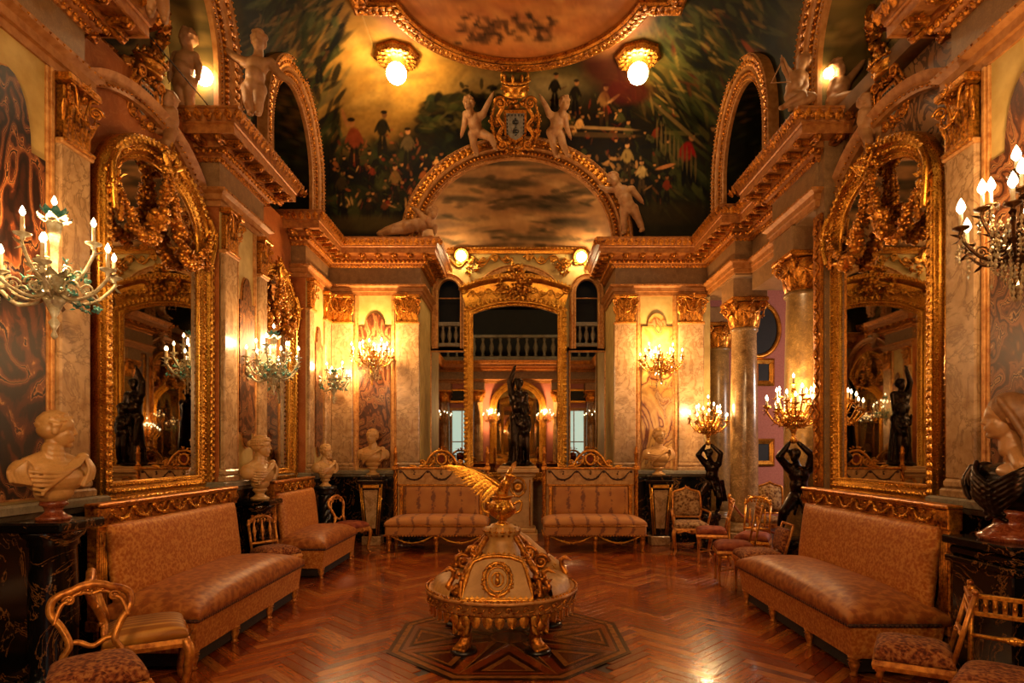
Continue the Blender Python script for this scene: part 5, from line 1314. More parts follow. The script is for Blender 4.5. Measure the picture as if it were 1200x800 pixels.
def side_sofa(label, L, loc, rz, dep=.80):
    t = thing('sofa', label, 'sofa', loc, rz, 'long upholstered sofas'); h = L / 2
    bs = MB(); 
    V = [(-h + .02, -.16, .13), (h - .02, -.16, .13), (h - .02, -dep + .03, .13), (-h + .02, -dep + .03, .13), (-h, -.14, .36), (h, -.14, .36), (h, -dep, .36), (-h, -dep, .36)]
    bs.add(V, None, [[0, 3, 2, 1], [4, 5, 6, 7], [0, 1, 5, 4], [1, 2, 6, 5], [2, 3, 7, 6], [3, 0, 4, 7]]); bs.obj('seat_base', 'damask_gold', t)
    pillow(L + .02, dep - .08, .20, .355, y0=-.10, n=60, m=24, p=3.0, side=.30).obj('seat_cushion', 'velvet', t)
    pr = [(-h - .01, -.18, .362), (-h - .01, -dep - .01, .362), (h + .01, -dep - .01, .362), (h + .01, -.18, .362)]
    mb = MB().tube(pr, .012, 6); beads(mb, pr, .032, .016, 0, t=ICO[0]); mb.obj('braid', 'braid', t)
    MB().box((-h + .05, -dep + .07, .03), (h - .05, -.18, .135)).obj('under_shade', 'under_shade', t)  # dark recessed block in place of the shadow below the apron
    # back
    bk = MB(); pillow(L - .15, .58, .10, 0, 0, bk, 0, 50, 20, 6); o = bk.obj('backrest', 'damask_gold', t); o.location = (0, -.165, .44); o.rotation_euler = (HP - .12, 0, 0); o.data.transform(Matrix.Rotation(PI, 4, 'Z'))
    fr = MB()
    for s in (-1, 1):
        x = s * (h - .055); fr.box((x - .055, -.11, .30), (x + .055, -.03, 1.02), 0, .008)
        for d in (-.032, -.011, .011, .032): fr.tube([(x + d, -.112, .36), (x + d, -.112, .98)], .008, 5)
        fr.box((x - .065, -.125, 1.0), (x + .065, -.02, 1.15), 0, .008); fr.box((x - .065, -.12, .28), (x + .065, -.02, .36), 0, .01)
        for k in range(3): leafrow(fr, [(x - .05, -.125, 1.02), (x + .05, -.125, 1.02)], .035, .09, (0, -1, 0), Z)
    fr.box((-h + .06, -.09, 1.005), (h - .06, -.03, 1.135), 0, .006); fr.box((-h + .06, -.115, 1.0), (h - .06, -.03, 1.02), 0, .006)
    fr.box((-h - .02, -.14, 1.145), (h + .02, -.02, 1.175), 0, .01); fr.box((-h, -.125, 1.13), (h, -.02, 1.148), 0, .006)
    fr.box((-h + .06, -.07, .2), (h - .06, -.03, .50), 0, .006); fr.box((-h + .1, -.05, .45), (h - .1, -.03, 1.01)); fr.obj('back_frame', 'gold_red', t)
    mb = MB(); swag_row(mb, -h + .14, h - .14, -.10, 1.115, max(3, int(round(L / .28))), .07, .02); mb.obj('carved_swags', 'gold_frame', t)
    for x in ([-h + .06, -h * .33, h * .33, h - .06] if L > 1.7 else [-h + .06, h - .06]): reuse('leg', 'sofaleg', lambda: turned_leg(.135, .04), 'gold_wood', t, (x, -dep + .06, 0))
    for x in (-h + .06, h - .06): reuse('leg', 'sofaleg', None, 'gold_wood', t, (x, -.10, 0))
    return t
side_sofa('long brown velvet sofa against the left wall under the tall garlanded mirror', 2.02, (-3.03, 5.16, 0), LFT)
side_sofa('long brown velvet sofa against the right wall under the tall garlanded mirror', 2.05, (3.03, 5.07, 0), RGT, .78)
side_sofa('shorter brown velvet sofa against the left wall, beyond the first one', 1.38, (-3.03, 7.82, 0), LFT, .72)

def back_sofa(label, loc, L):
    t = thing('settee', label, 'sofa', loc, 0, 'gilt settees at the back wall'); h = L / 2; dep = .74
    MB().box((-h + .01, -dep, .25), (h - .01, -.06, .40), 0, .02).obj('seat_base', 'sprig', t)
    pillow(L - .01, dep - .02, .14, .395, y0=-.03, n=44, m=18, p=5).obj('seat_cushion', 'sprig', t)
    pr = [(-h, -.1, .405), (-h, -dep - .01, .405), (h, -dep - .01, .405), (h, -.1, .405)]; pr2 = [(x, y, .255) for x, y, z in pr]
    mb = MB(); beads(mb, pr, .035, .012); beads(mb, pr2, .045, .015, t=ICO[0]); mb.tube(pr, .008, 5); mb.obj('nail_trim', 'gold_red', t)
    o = pillow(L - .34, .46, .07, 0, n=40, m=16, p=8).obj('backrest', 'sprig', t); o.data.transform(Matrix.Rotation(PI, 4, 'Z')); o.location = (0, -.075, .5); o.rotation_euler = (HP - .05, 0, 0)
    fr = MB(); fr.box((-h + .07, -.06, .40), (h - .07, -.02, 1.0), 0, .006); fr.box((-h + .07, -.09, .965), (h - .07, -.02, .995), 1, .008)
    fr.box((-h + .07, -.07, .985), (h - .07, -.02, 1.235), 0, .006); fr.box((-h + .05, -.10, 1.235), (h - .05, -.0, 1.27), 1, .008)
    for s in (-1, 1): fr.box((s * (h - .135) - .03, -.10, .45), (s * (h - .135) + .03, -.03, .97), 1, .008)
    fr.obj('back_frame', ['cream_paint', 'gold_red'], t)
    mb = MB(); swag_row(mb, -h + .12, h - .12, -.075, 1.20, 3, .13, .022)
    for i in range(3): mb.ell((-h + .12 + (L - .24) * (i + .5) / 3, -.075, 1.16), .016, 0, 0)
    mb.obj('carved_swags', 'braid', t)
    mb = MB()
    for s in (-1, 1):
        mb.tube(bez((s * .36, -.05, 1.28), (s * .26, -.05, 1.31), (s * .2, -.05, 1.42), (s * .09, -.05, 1.52), (0, -.05, 1.54)), .022, 7)
        mb.tube(bez((s * .34, -.05, 1.29), (s * .2, -.05, 1.29), (s * .12, -.05, 1.36), (s * .12, -.05, 1.45)), .016, 6)
        scroll(mb, (s * .30, -.05, 1.34), np.array([s, 0, 0]), Z, .05, .014); scroll(mb, (s * .17, -.05, 1.36), np.array([s, 0, 0]), Z, .05, .012)
        cluster(mb, (s * .17, -.05, 1.33), (.15, 0, 0), (0, .02, 0), (0, 0, .045), 26, .018); mb.tpl(LEAF, frame((s * .40, -.05, 1.27), (s * .12, 0, .03), (0, 0, .06), (0, -.05, 0)))
        cluster(mb, (s * .1, -.05, 1.46), (.07, 0, 0), (0, .02, 0), (0, 0, .06), 16, .018)
    P = np.array([(.075 * math.cos(a), -.06, 1.40 + .085 * math.sin(a)) for a in np.linspace(0, 2 * PI, 21)[:-1]]); mb.tube(P, .02, 7, closed=True)
    cluster(mb, (0, -.05, 1.56), (.09, 0, 0), (0, .02, 0), (0, 0, .04), 20, .018); mb.obj('crest', 'gold', t)
    MB().lathe([(.068, -.02), (.07, 0), (.05, .012), (.0, .02)], 18, A=TRS((0, -.05, 1.40), (HP, 0, 0))).obj('crest_medallion', 'seat_red', t)
    for s in (-1, 1):
        mb = MB(); x = s * (h - .035)
        for k in range(3): mb.tube([(x + .017 * math.cos(a + k * 2.094), -.06 + .017 * math.sin(a + k * 2.094), .42 + (1.23 - .42) * a / 16) for a in np.linspace(0, 16, 60)], .019, 6)
        mb.box((x - .045, -.105, 1.225), (x + .045, -.015, 1.29), 0, .008); mb.lathe([(.03, 1.29), (.04, 1.31), (.02, 1.33), (.032, 1.37), (.03, 1.48), (.04, 1.50), (.02, 1.53), (.03, 1.56), (.008, 1.62)], 12, o=(x, -.06, 0)); mb.box((x - .045, -.105, .36), (x + .045, -.015, .44), 0, .008)
        mb.obj('twisted_post', 'gold_red', t)
    for x in (-h + .06, 0, h - .06): reuse('leg', 'setleg', lambda: turned_leg(.26, .045), 'gold_red', t, (x, -dep + .06, 0))
    for x in (-h + .06, h - .06): reuse('leg', 'setleg', None, 'gold_red', t, (x, -.1, 0))
    mb = MB()
    for s in (-1, 1): garland(mb, bez((s * .06, -dep + .03, .24), (s * h * .3, -dep + .02, .165), (s * h * .55, -dep + .02, .15), (s * (h - .10), -dep + .03, .24), n=10), .012, .02, 46)
    mb.ell((0, -dep + .0, .215), (.035, .02, .035), 0, 1); mb.obj('apron_swags', 'gold_frame', t)
    return t
back_sofa('gilt settee with sprigged cushions and openwork crest, left of the bronze statue', (-1.24, 9.74, 0), 1.56)
back_sofa('gilt settee with sprigged cushions and openwork crest, right of the bronze statue', (1.17, 9.74, 0), 1.56)

# ---------------------------------------------------------------- chairs
def cabriole(h, s, f, r=.022):
    """leg from the seat corner down; s,f = sideways and forward signs"""
    d = np.array([s * .7, -f * .7, 0]); P = bez(np.array([0, 0, h]), d * .035 + [0, 0, h * .82], d * .02 + [0, 0, h * .5], d * -.005 + [0, 0, h * .2], d * .02 + [0, 0, h * .05], d * .045 + [0, 0, .012], n=5)
    R = np.interp(np.linspace(0, 1, len(P)), [0, .18, .5, .8, .93, 1], [r * 1.3, r * 1.45, r, r * .65, r * .7, r * .55]); return MB().tube(P, R, 8)
def chair(label, loc, yaw, style, seat='tapestry', wood='gold_wood', h=.86, w=.44, d=.42, sh=.42, group=None):
    t = thing('chair', label, 'chair', loc, yaw, group or 'gilt salon chairs'); hw = w / 2
    taper = .86
    fr = MB(); P = np.array([(-hw, -d / 2, 0), (hw, -d / 2, 0), (hw * taper, d / 2, 0), (-hw * taper, d / 2, 0)]) + [0, 0, sh - .05]
    fr.sweep(P, Z, [(-.012, -.025), (.012, -.025), (.018, 0), (.012, .028), (-.012, .028)], 0, closed=True); fr.obj('seat_frame', wood, t)
    sm = pillow(w + .01, d + .01, .10, sh - .025, y0=d / 2 + .005, n=20, m=16, p=4)
    for V in sm.v: V[:, 0] *= np.interp(V[:, 1], [-d / 2, d / 2], [1, taper])
    sm.obj('seat', seat, t)
    if style in ('balloon', 'side', 'arm'):
        for s in (-1, 1): o = cabriole(sh - .03, s, 1).obj('leg', wood, t); o.location = (s * (hw - .01), -d / 2 + .01, 0)
        mb = MB()
        mb.tube(bez((-hw + .03, -d / 2 - .012, sh - .09), (-hw * .4, -d / 2 - .016, sh - .06), (0, -d / 2 - .018, sh - .085), (hw * .4, -d / 2 - .016, sh - .06), (hw - .03, -d / 2 - .012, sh - .09), n=6), .014, 6); mb.tpl(LEAF, frame((0, -d / 2 - .02, sh - .10), (0, -.01, .06), (.06, 0, 0), (0, -.04, 0))); mb.obj('apron', wood, t)
    else:
        for s in (-1, 1): o = MB().lathe([(.011, 0), (.014, .02), (.010, .05), (.016, sh * .7), (.021, sh - .12), (.014, sh - .1), (.024, sh - .09), (.02, sh - .02)], 10).obj('leg', wood, t); o.location = (s * (hw - .02), -d / 2 + .02, 0)
    yb = d / 2 - .01; lean = .10; Y_ = lambda z: yb + lean * max(0, (z - sh)) / (h - sh)
    for s in (-1, 1):
        P = [(s * (hw * taper - .015) + s * .02, yb + .06, 0), (s * (hw * taper - .015), yb + .012, sh * .55), (s * (hw * taper - .015), yb, sh)]
        MB().tube(bez(*P, n=5), [.012] * 5 + [.016] * 6, 8).obj('leg', wood, t)
    bx = hw * taper - .015
    mb = MB()
    if style in ('balloon', 'side'):
        k = [( -.74, sh), (-.80, sh + .05), (-.62, sh + .12), (-.82, sh + .22), (-1.10, sh + .30), (-1.08, sh + .37), (-.86, sh + .405), (-.55, sh + .425), (-.3, sh + .445), (0, sh + .455)]
        k = [(x * bx * .98, z * (1) if z <= sh else sh + (z - sh) * (h - sh) / .455) for x, z in k]
        Q = bez(*[(x, Y_(z) - .02 * (1 - (x / bx) ** 2) * (z > sh + .1), z) for x, z in k], n=8)
        full = np.vstack([Q, (Q * [-1, 1, 1])[::-1][1:]])
        E = np.abs(np.linspace(-1, 1, len(full))); mb.tube(full, .017 + .008 * (1 - E), 8)
        mb.tube(full + [0, -.014, 0], .008, 6)
        for s in (-1, 1):
            mb.tube(bez(*[(s * x * bx, Y_(z) - .016, z) for x, z in ((1.0, h - .19), (.90, h - .13), (.77, h - .088), (.58, h - .078), (.46, h - .05), (.22, h - .042), (0, h - .052))], n=6), .011, 6)
        z0 = sh + .115 * (h - sh) / .455
        mb.tube(bez((-bx * .72, Y_(z0), z0), (-bx * .4, Y_(z0), z0 + .012), (0, Y_(z0) - .01, z0 - .018), (bx * .4, Y_(z0), z0 + .012), (bx * .72, Y_(z0), z0), n=6), .015, 7)
        for s in (-1, 1): scroll(mb, (s * bx * .62, Y_(h - .07) - .02, h - .075), np.array([s, 0, 0]), Z, .028, .008); scroll(mb, (s * bx * .3, Y_(h - .03) - .02, h - .035), np.array([-s, 0, 0]), Z, .024, .008)
        cluster(mb, (0, Y_(h) - .02, h - .01), (.05, 0, 0), (0, .01, 0), (0, 0, .018), 10, .012)
        mb.obj('back_frame', wood, t)
    elif style == 'arm':
        k = [(-.92, sh + .10), (-1.05, sh + .16), (-1.05, sh + .30), (-1.0, h - .09), (-.7, h - .055), (-.35, h - .035), (0, h)]
        Q = bez(*[(x * bx, Y_(z), z) for x, z in k], n=7); full = np.vstack([Q, (Q * [-1, 1, 1])[::-1][1:]]); mb.tube(full, .018, 8); mb.tube([full[0], full[-1]], .018, 8)
        for s in (-1, 1): mb.tube([(s * bx, Y_(sh), sh - .02), (s * bx * .95, Y_(sh + .1), sh + .1)], .017, 7)
        cluster(mb, (0, Y_(h) - .01, h), (.05, 0, 0), (0, .01, 0), (0, 0, .018), 10, .011); mb.obj('back_frame', wood, t)
        c = full.mean(0); P = c + (full - c) * .95; n = len(P); i = np.arange(n); bulge = [0, -.04, 0]
        P2 = c + (full - c) * .7 + bulge; P3 = c + np.array(bulge) * 1.2
        m2 = MB(); V = np.vstack([P, P2, [P3], P + [0, .02, 0], [c + [0, .02, 0]]]); j = (i + 1) % n
        m2.add(V, np.vstack([np.stack([i + n, j + n, np.full(n, 2 * n)], -1), np.stack([j + 2 * n + 1, i + 2 * n + 1, np.full(n, 3 * n + 1)], -1)]), np.vstack([np.stack([i, j, j + n, i + n], -1), np.stack([j, i, i + 2 * n + 1, j + 2 * n + 1], -1)]), 0, True); m2.obj('backrest', seat, t)
        for s in (-1, 1):
            ar = MB(); ar.tube(bez((s * bx * 1.05, Y_(sh + .2), sh + .23), (s * (hw + .02), 0, sh + .21), (s * (hw + .03), -d * .22, sh + .2), (s * (hw + .02), -d * .26, sh + .14), (s * (hw - .01), -d * .2, sh), n=6), .016, 7); ar.obj('arm', wood, t)
    elif style == 'arcade':
        for s in (-1, 1): mb.tube([(s * bx, Y_(sh), sh), (s * bx, Y_(h - .08), h - .08)], .014, 8); mb.lathe([(.02, h - .1), (.022, h - .08), (.008, h - .06), (.018, h - .045), (.004, h - .02)], 8, o=(s * bx, Y_(h - .08), 0))
        mb.tube(bez((-bx, Y_(h), h - .09), (-bx * .6, Y_(h), h - .02), (0, Y_(h), h), (bx * .6, Y_(h), h - .02), (bx, Y_(h), h - .09), n=6), .02, 7); mb.tube([(-bx, Y_(sh + .1), sh + .09), (bx, Y_(sh + .1), sh + .09)], .018, 7)
        cluster(mb, (0, Y_(h) - .01, h), (.12, 0, 0), (0, .01, 0), (0, 0, .022), 22, .014); leafrow(mb, [(-bx, Y_(h) - .01, h - .07), (bx, Y_(h) - .01, h - .07)], .04, .05, (0, -1, 0), Z)
        mb.obj('back_frame', wood, t)
        for x in (-.5, 0, .5):
            s_ = MB().lathe([(.008, 0), (.016, .03), (.01, .06), (.024, .12), (.01, .19), (.014, .22), (.008, .25)], 10).obj('spindle', wood, t); s_.location = (x * bx * 1.2, Y_(sh + .2), sh + .1); s_.rotation_euler = (-.12, 0, 0)
    elif style == 'pierced':
        for s in (-1, 1): mb.tube([(s * bx, Y_(sh), sh - .02), (s * bx, Y_(h), h)], .013, 8); mb.ell((s * bx, Y_(h), h + .012), .018, 0, 1)
        a, b = h - .115, h - .02; y = Y_(h - .07)
        for z in (a, b): mb.box((-bx, y - .012, z - .012), (bx, y + .012, z + .012), 0, .003)
        for i in range(9): x = -bx + 2 * bx * (i + .5) / 9; mb.box((x - .011, y - .008, a), (x + .011, y + .008, b), 0, .003); mb.ell((x, y - .008, (a + b) / 2), (.009, .006, .02), 0, 0)
        z = sh + (h - sh) * .42; y = Y_(z); mb.tube([(-bx, y, z), (-bx * .3, y, z), (0, y, z), (bx * .3, y, z), (bx, y, z)], [.011, .012, .024, .012, .011], 8); cluster(mb, (0, y - .015, z), (.05, 0, 0), (0, .006, 0), (0, 0, .014), 10, .01)
        mb.obj('back_frame', wood, t)
        MB().tube([(hw - .03, -d / 2 + .02, .16), (-hw + .03, d / 2, .16)], .007, 6).tube([(-hw + .03, -d / 2 + .02, .16), (hw - .03, d / 2, .16)], .007, 6).obj('stretcher', wood, t)
    elif style == 'stuffed':
        for s in (-1, 1): mb.tube([(s * bx, Y_(sh), sh), (s * bx, Y_(h), h)], .013, 8)
        mb.tube([(-bx, Y_(h), h), (bx, Y_(h), h)], .014, 8); mb.obj('back_frame', wood, t)
        o = pillow(2 * bx - .02, h - sh - .10, .06, 0, n=16, m=12, p=6).obj('backrest', seat, t); o.data.transform(Matrix.Rotation(PI, 4, 'Z')); o.location = (0, Y_(sh + .05) + .01, sh + .06); o.rotation_euler = (HP - .2, 0, 0)
    return t
def yaw_to(dx, dy): return math.atan2(dx, -dy)       # -y front turned to (dx,dy)
chair('gilt open-back chair with tapestry seat in the left foreground', (-2.18, 3.08, 0), yaw_to(.62, -.78), 'balloon', 'tapestry', h=.81, w=.42, sh=.40)
chair('gilt chair with striped silk seat at the near end of the left sofa', (-2.33, 3.74, 0), yaw_to(.84, .54), 'side', 'stripe', h=.82)
chair('gilt chair with carved arcaded back between the two left sofas', (-2.70, 6.62, 0), yaw_to(.80, -.60), 'arcade', 'tapestry', h=.80, w=.40, d=.38)
chair('small chair with rounded back past the far end of the shorter left sofa', (-2.50, 8.90, 0), yaw_to(.93, -.35), 'balloon', 'seat_red', h=.86, w=.40, d=.38)
chair('armchair with floral upholstered back beside the right bust pedestal', (2.58, 8.98, 0), yaw_to(-.12, -1), 'arm', 'floral', h=.97, w=.50, d=.46)
chair('slim gilt side chair with red seat in front of the floral armchair', (2.68, 8.28, 0), yaw_to(-.95, .25), 'pierced', 'seat_red', h=.85, w=.38, d=.38)
chair('gilt chair with red velvet seat before the mottled column', (2.52, 6.98, 0), yaw_to(-.95, .2), 'pierced', 'seat_red', h=.90, w=.42, d=.40)
chair('low chair with tapestry seat and back at the far end of the right sofa', (2.58, 6.40, 0), yaw_to(-.9, .1), 'stuffed', 'tapestry', h=.76, w=.44, d=.42)
chair('gilt chair with dark tapestry seat at the near end of the right sofa', (2.25, 3.40, 0), yaw_to(-.84, .54), 'pierced', 'tapestry', h=.79, w=.36, d=.36, sh=.40)
chair('gilt chair with pierced back rail at the right edge of the foreground', (2.42, 2.92, 0), yaw_to(-.66, -.75), 'pierced', 'tapestry', 'gold', h=.78, w=.46, d=.42, sh=.39)
chair('gilt chair with cane-coloured back in the doorway behind the mottled column', (3.05, 7.72, 0), yaw_to(-.5, -.8), 'arcade', 'seat_red', 'gold', h=.92, w=.40, d=.38)
chair('tall balloon-back chair standing in the rose side room', (4.05, 9.55, 0), yaw_to(-.3, -.9), 'arm', 'floral', h=1.02, w=.46, d=.42)
# stanchion with red rope seen between the columns
t = thing('rope_post', 'slim rope post with a red rope before the mottled column', 'rope barrier', (3.05, 8.62, 0))
MB().lathe([(.14, 0), (.14, .015), (.03, .03), (.014, .05), (.014, .84), (.03, .86), (.02, .9), (.004, .93)], 14).obj('post', 'gold', t); MB().tube(bez((0, 0, .84), (.14, -.10, .62), (.30, -.22, .46), (.5, -.36, .40)), .016, 7).obj('rope', 'seat_red', t)

# ---------------------------------------------------------------- circular centre sofa
def centre_sofa():
    t = thing('round_settee', 'round gilt and marble centre settee with swans, vase and winged eagle on the floor star', 'sofa', (-.135, 5.0, 0), .0)
    R_ = .61
    mb = MB().lathe([(R_ - .10, .30), (R_ - .02, .305), (R_ - .01, .32), (R_ + .0, .33), (R_, .395), (R_ + .02, .40), (R_ + .02, .425), (R_ - .03, .43), (R_ - .06, .41)], 64, cap=False); mb.lathe([(.0, .31), (R_ - .08, .31), (R_ - .08, .40), (0, .40)], 48, smooth=False, cap=False)
    ring = lambda r, z, n=72: np.array([(r * math.cos(a), r * math.sin(a), z) for a in np.linspace(0, 2 * PI, n, endpoint=False)])
    beads(mb, ring(R_ + .01, .43), .045, .016, 1, True); beads(mb, ring(R_ + .005, .325), .05, .012, 1, True)
    for i in range(30):
        a = 2 * PI * i / 30; d = np.array([math.cos(a), math.sin(a), 0]); e = np.array([-d[1], d[0], 0]); scroll(mb, d * (R_ + .006) + Z * .362, e, Z, .026, .007, 1.2, 1, 12)
        mb.tube([d * (R_ + .006) + Z * .345 + e * .03, d * (R_ + .006) + Z * .35 + e * .065, d * (R_ + .006) + Z * .375 + e * .085], .006, 5, 1)
    mb.obj('rim', ['gold_plain', 'gold_red'], t)
    mb = MB()
    for i in range(40):
        a = 2 * PI * i / 40; d = np.array([math.cos(a), math.sin(a), 0]); e = np.array([-d[1], d[0], 0]); mb.tpl(LEAF, frame(d * (R_ - .02) + Z * .31, -Z * .085 - d * .02, e * .075, d * .06))
    mb.obj('leaf_skirt', 'gold', t)
    # three seat pads and the concave centre
    for k, (a0, a1) in enumerate(((-.78, 1.25), (1.45, 2.95), (3.0, 3.95))):
        MB().lathe([(.22, .405), (.23, .49), (.34, .53), (.46, .53), (.55, .49), (.575, .41)], 26, arc=(a0, a1), cap=False).obj('seat', 'cream_paint', t)
    MB().lathe([(.36, .40), (.30, .50), (.23, .60), (.17, .70), (.135, .78), (.12, .84), (.155, .86), (.155, .90), (.10, .915), (.09, .93)], 40).obj('centre_cone', 'cream_paint', t)
    MB().tube(bez((.03, .10, .84), (.15, .2, .74), (.28, .25, .60), (.42, .28, .50), (.5, .3, .45), n=6), np.interp(np.linspace(0, 1, 25), [0, .5, 1], [.10, .15, .13]), 14, flat=.7).obj('padded_back', 'cream_paint', t)
    # cartouche facing the camera
    A = frame((0, -.555, .425), (1, 0, 0), nrm((0, 1, -1.0)) * 1, nrm((0, .58, 1)))
    R2 = np.array([[1, 0, 0, 0], [0, 0, -1, 0], [0, 1, 0, 0], [0, 0, 0, 1]], float)
    A = frame((-.02, -.545, .42), (1, 0, 0), nrm((0, 1, -.62)), nrm((0, .62, 1)))
    sh = [(-.27, 0), (.27, 0), (.25, .12), (.22, .24), (.19, .31), (.1, .345), (0, .355), (-.1, .345), (-.19, .31), (-.22, .24), (-.25, .12)]
    MB().prism(sh, -.06, .01, 0, A @ R2).obj('cartouche', 'marble_white', t)
    mb = MB(); bd = np.array([(x, -.012, y) for x, y in sh]); bd = bd @ A[:3, :3].T + A[:3, 3]; mb.tube(bd, .018, 7, closed=True); leafrow(mb, bd, .04, .04, A[:3, 1] * -1, A[:3, 2], 0, True)
    oc = np.array([(.105 * math.cos(a), -.02, .165 + .13 * math.sin(a)) for a in np.linspace(0, 2 * PI, 33)[:-1]]) @ A[:3, :3].T + A[:3, 3]; garland(mb, np.vstack([oc, oc[:1]]), .02, .024, 90); mb.tube(oc * .75 + oc.mean(0) * .25, .008, 6, closed=True)
    oc2 = oc * .42 + oc.mean(0) * .58; mb.tube(oc2, .008, 6, closed=True); c = oc.mean(0); n_ = -A[:3, 1]
    mb.ell(c + n_ * .01 + A[:3, 2] * .025, (.016, .016, .022), 0, 1); mb.ell(c + n_ * .005 - A[:3, 2] * .02, (.02, .015, .03), 0, 1)
    mb.obj('cartouche_mount', 'gold', t)
    mb = MB()
    for s in (-1, 1):
        mb.tube(bez((s * .30, -.47, .43), (s * .29, -.40, .56), (s * .21, -.28, .70), (s * .12, -.16, .84)), .026, 7)
        cluster(mb, (s * .30, -.42, .52), (.05, 0, 0), (0, .06, 0), (0, 0, .10), 30, .024); cluster(mb, (s * .21, -.27, .68), (.05, 0, 0), (0, .05, 0), (0, 0, .08), 24, .022)
        mb.tube(bez((s * .5, .22, .43), (s * .36, .18, .58), (s * .24, .12, .72), (s * .12, .06, .84)), .022, 7); cluster(mb, (s * .36, .16, .56), (.08, 0, 0), (0, .05, 0), (0, 0, .10), 34, .024)
        scroll(mb, (s * .22, -.12, .70), np.array([s, 0, 0]), Z, .07, .018); scroll(mb, (s * .33, .08, .60), np.array([s, 0, 0]), Z, .07, .018)
    leafrow(mb, ring(.14, .84, 16), .05, .08, lambda q: nrm([q[0], q[1], 0]), Z, 0, True); beads(mb, ring(.155, .88, 24), .03, .012, 0, True)
    mb.obj('leaf_mounts', 'gold_red', t)
    mb = MB().lathe([(.05, .915), (.085, .925), (.04, .945), (.028, .965), (.06, .98), (.10, 1.01), (.118, 1.05), (.112, 1.09), (.08, 1.125), (.075, 1.14), (.10, 1.155), (.10, 1.165), (.05, 1.17)], 28)
    leafrow(mb, ring(.04, .97, 12), .025, .07, lambda q: nrm([q[0], q[1], 0]), lambda q: nrm([q[0], q[1], .05]), 0, True)
    for s in (-1, 1): mb.tube(bez((s * .10, 0, 1.10), (s * .16, 0, 1.12), (s * .155, 0, 1.05), (s * .11, 0, 1.02)), .012, 7)
    mb.obj('vase', 'gold_frame', t)
    sculpt('mask', head_blobs((-.03, -.125, 1.075), .10, (-.1, -1, 0), hair='curls'), .004, 'gold_frame', t, 2)
    # eagle
    body = [('c', (.0, .0, 1.20), (.035, -.03, 1.27), .05, .042), ('s', (0, 0, 1.19), (.055, .05, .05)), ('c', (.035, -.03, 1.27), (.06, -.05, 1.325), .03, .026), ('s', (.065, -.055, 1.34), (.036, .03, .03)), ('c', (.085, -.065, 1.342), (.115, -.08, 1.332), .014, .007), ('c', (.115, -.08, 1.332), (.118, -.082, 1.318), .007, .004), ('c', (-.02, .02, 1.18), (-.05, .07, 1.14), .04, .02)]
    sculpt('eagle', body, .005, 'gold_frame', t, 2)
    for nm, sg in (('wing', -1), ('wing', 1)):
        mb = MB(); root = np.array([-.01, -.03, 1.245]) if sg < 0 else np.array([.02, .05, 1.24])
        tipd = nrm([-.93, -.10, .36]) if sg < 0 else nrm([.25, .8, .55])
        L = .42 if sg < 0 else .28; upv = nrm([.25, 0, .95])
        arm = bez(root, root + tipd * L * .35 + upv * .035, root + tipd * L * .7 + upv * .045, root + tipd * L, n=8); mb.tube(arm, np.linspace(.030, .010, len(arm)), 7)
        for row, (n, ln, r0) in enumerate(((16, .21, .012), (14, .14, .016), (11, .08, .02))):
            for i in range(n):
                u = .06 + .9 * i / n; p = arm[int(u * (len(arm) - 1))]; d = nrm(-upv * (.75 - .55 * u) + tipd * (.30 + .8 * u)); b = nrm(np.cross(d, (0, 1, 0)))
                mb.tpl(LEAFS, frame(p + np.array([0, -.006 * (3 - row) , 0]), d * ln * (1 - .25 * u), b * .05, np.array([0, -.03, 0])), 0, True)
        mb.obj(nm, 'gold_frame', t)
    # swans
    for (x, y, f) in ((-.36, -.36, -1), (.33, -.40, 1), (.50, .12, 1)):
        P = [np.array(p) for p in ((x, y, .44), (x + f * .045, y - .02, .50), (x + f * .01, y, .56), (x + f * .0, y - .01, .61), (x + f * .035, y - .015, .635), (x + f * .06, y - .02, .62))]
        B = [('s', (x - f * .03, y + .02, .46), (.07, .045, .05))] + [('c', P[i], P[i + 1], .026 - .002 * i, .024 - .002 * i) for i in range(5)] + [('c', P[5], P[5] + np.array([f * .035, -.01, -.012]), .011, .006)]
        for k in range(4): B.append(('c', (x - f * .0, y - .03, .47 + k * .008), (x - f * (.09 + .01 * k), y + .0, .48 + k * .016), .012, .008))
        sculpt('swan', B, .006, 'gold_red', t, 2)
    # lion-paw legs
    for a in (-2.15, -.98, .6, 2.5):
        d = np.array([math.cos(a), math.sin(a), 0]); e = np.array([-d[1], d[0], 0]); c = d * .47
        B = [('c', c + Z * .29, c + d * .05 + Z * .22, .075, .07), ('c', c + d * .05 + Z * .22, c + Z * .11, .06, .042), ('c', c + Z * .11, c + d * .03 + Z * .06, .045, .055)]
        for k in (-1.5, -.5, .5, 1.5): B.append(('c', c + d * .05 + e * .026 * k + Z * .055, c + d * .10 + e * .03 * k + Z * .035, .024, .02))
        o = sculpt('leg', B, .0075, 'gold_red', t, 2)
        lf = MB()
        for k in (-1, 0, 1): lf.tpl(LEAF, frame(c + d * .07 + e * .05 * k + Z * .30, -Z * .15, e * .07, d * .08))
        scroll(lf, c + d * .07 + e * .07 + Z * .27, d, Z, .035, .011); scroll(lf, c + d * .07 - e * .07 + Z * .27, d, Z, .035, .011)
        lf.obj('leg_leaf', 'gold', o)
        MB().lathe([(.10, 0), (.105, .012), (.10, .028), (.07, .034)], 18, o=c + d * .04).obj('foot_block', 'ebony', o)
    return t
centre_sofa()

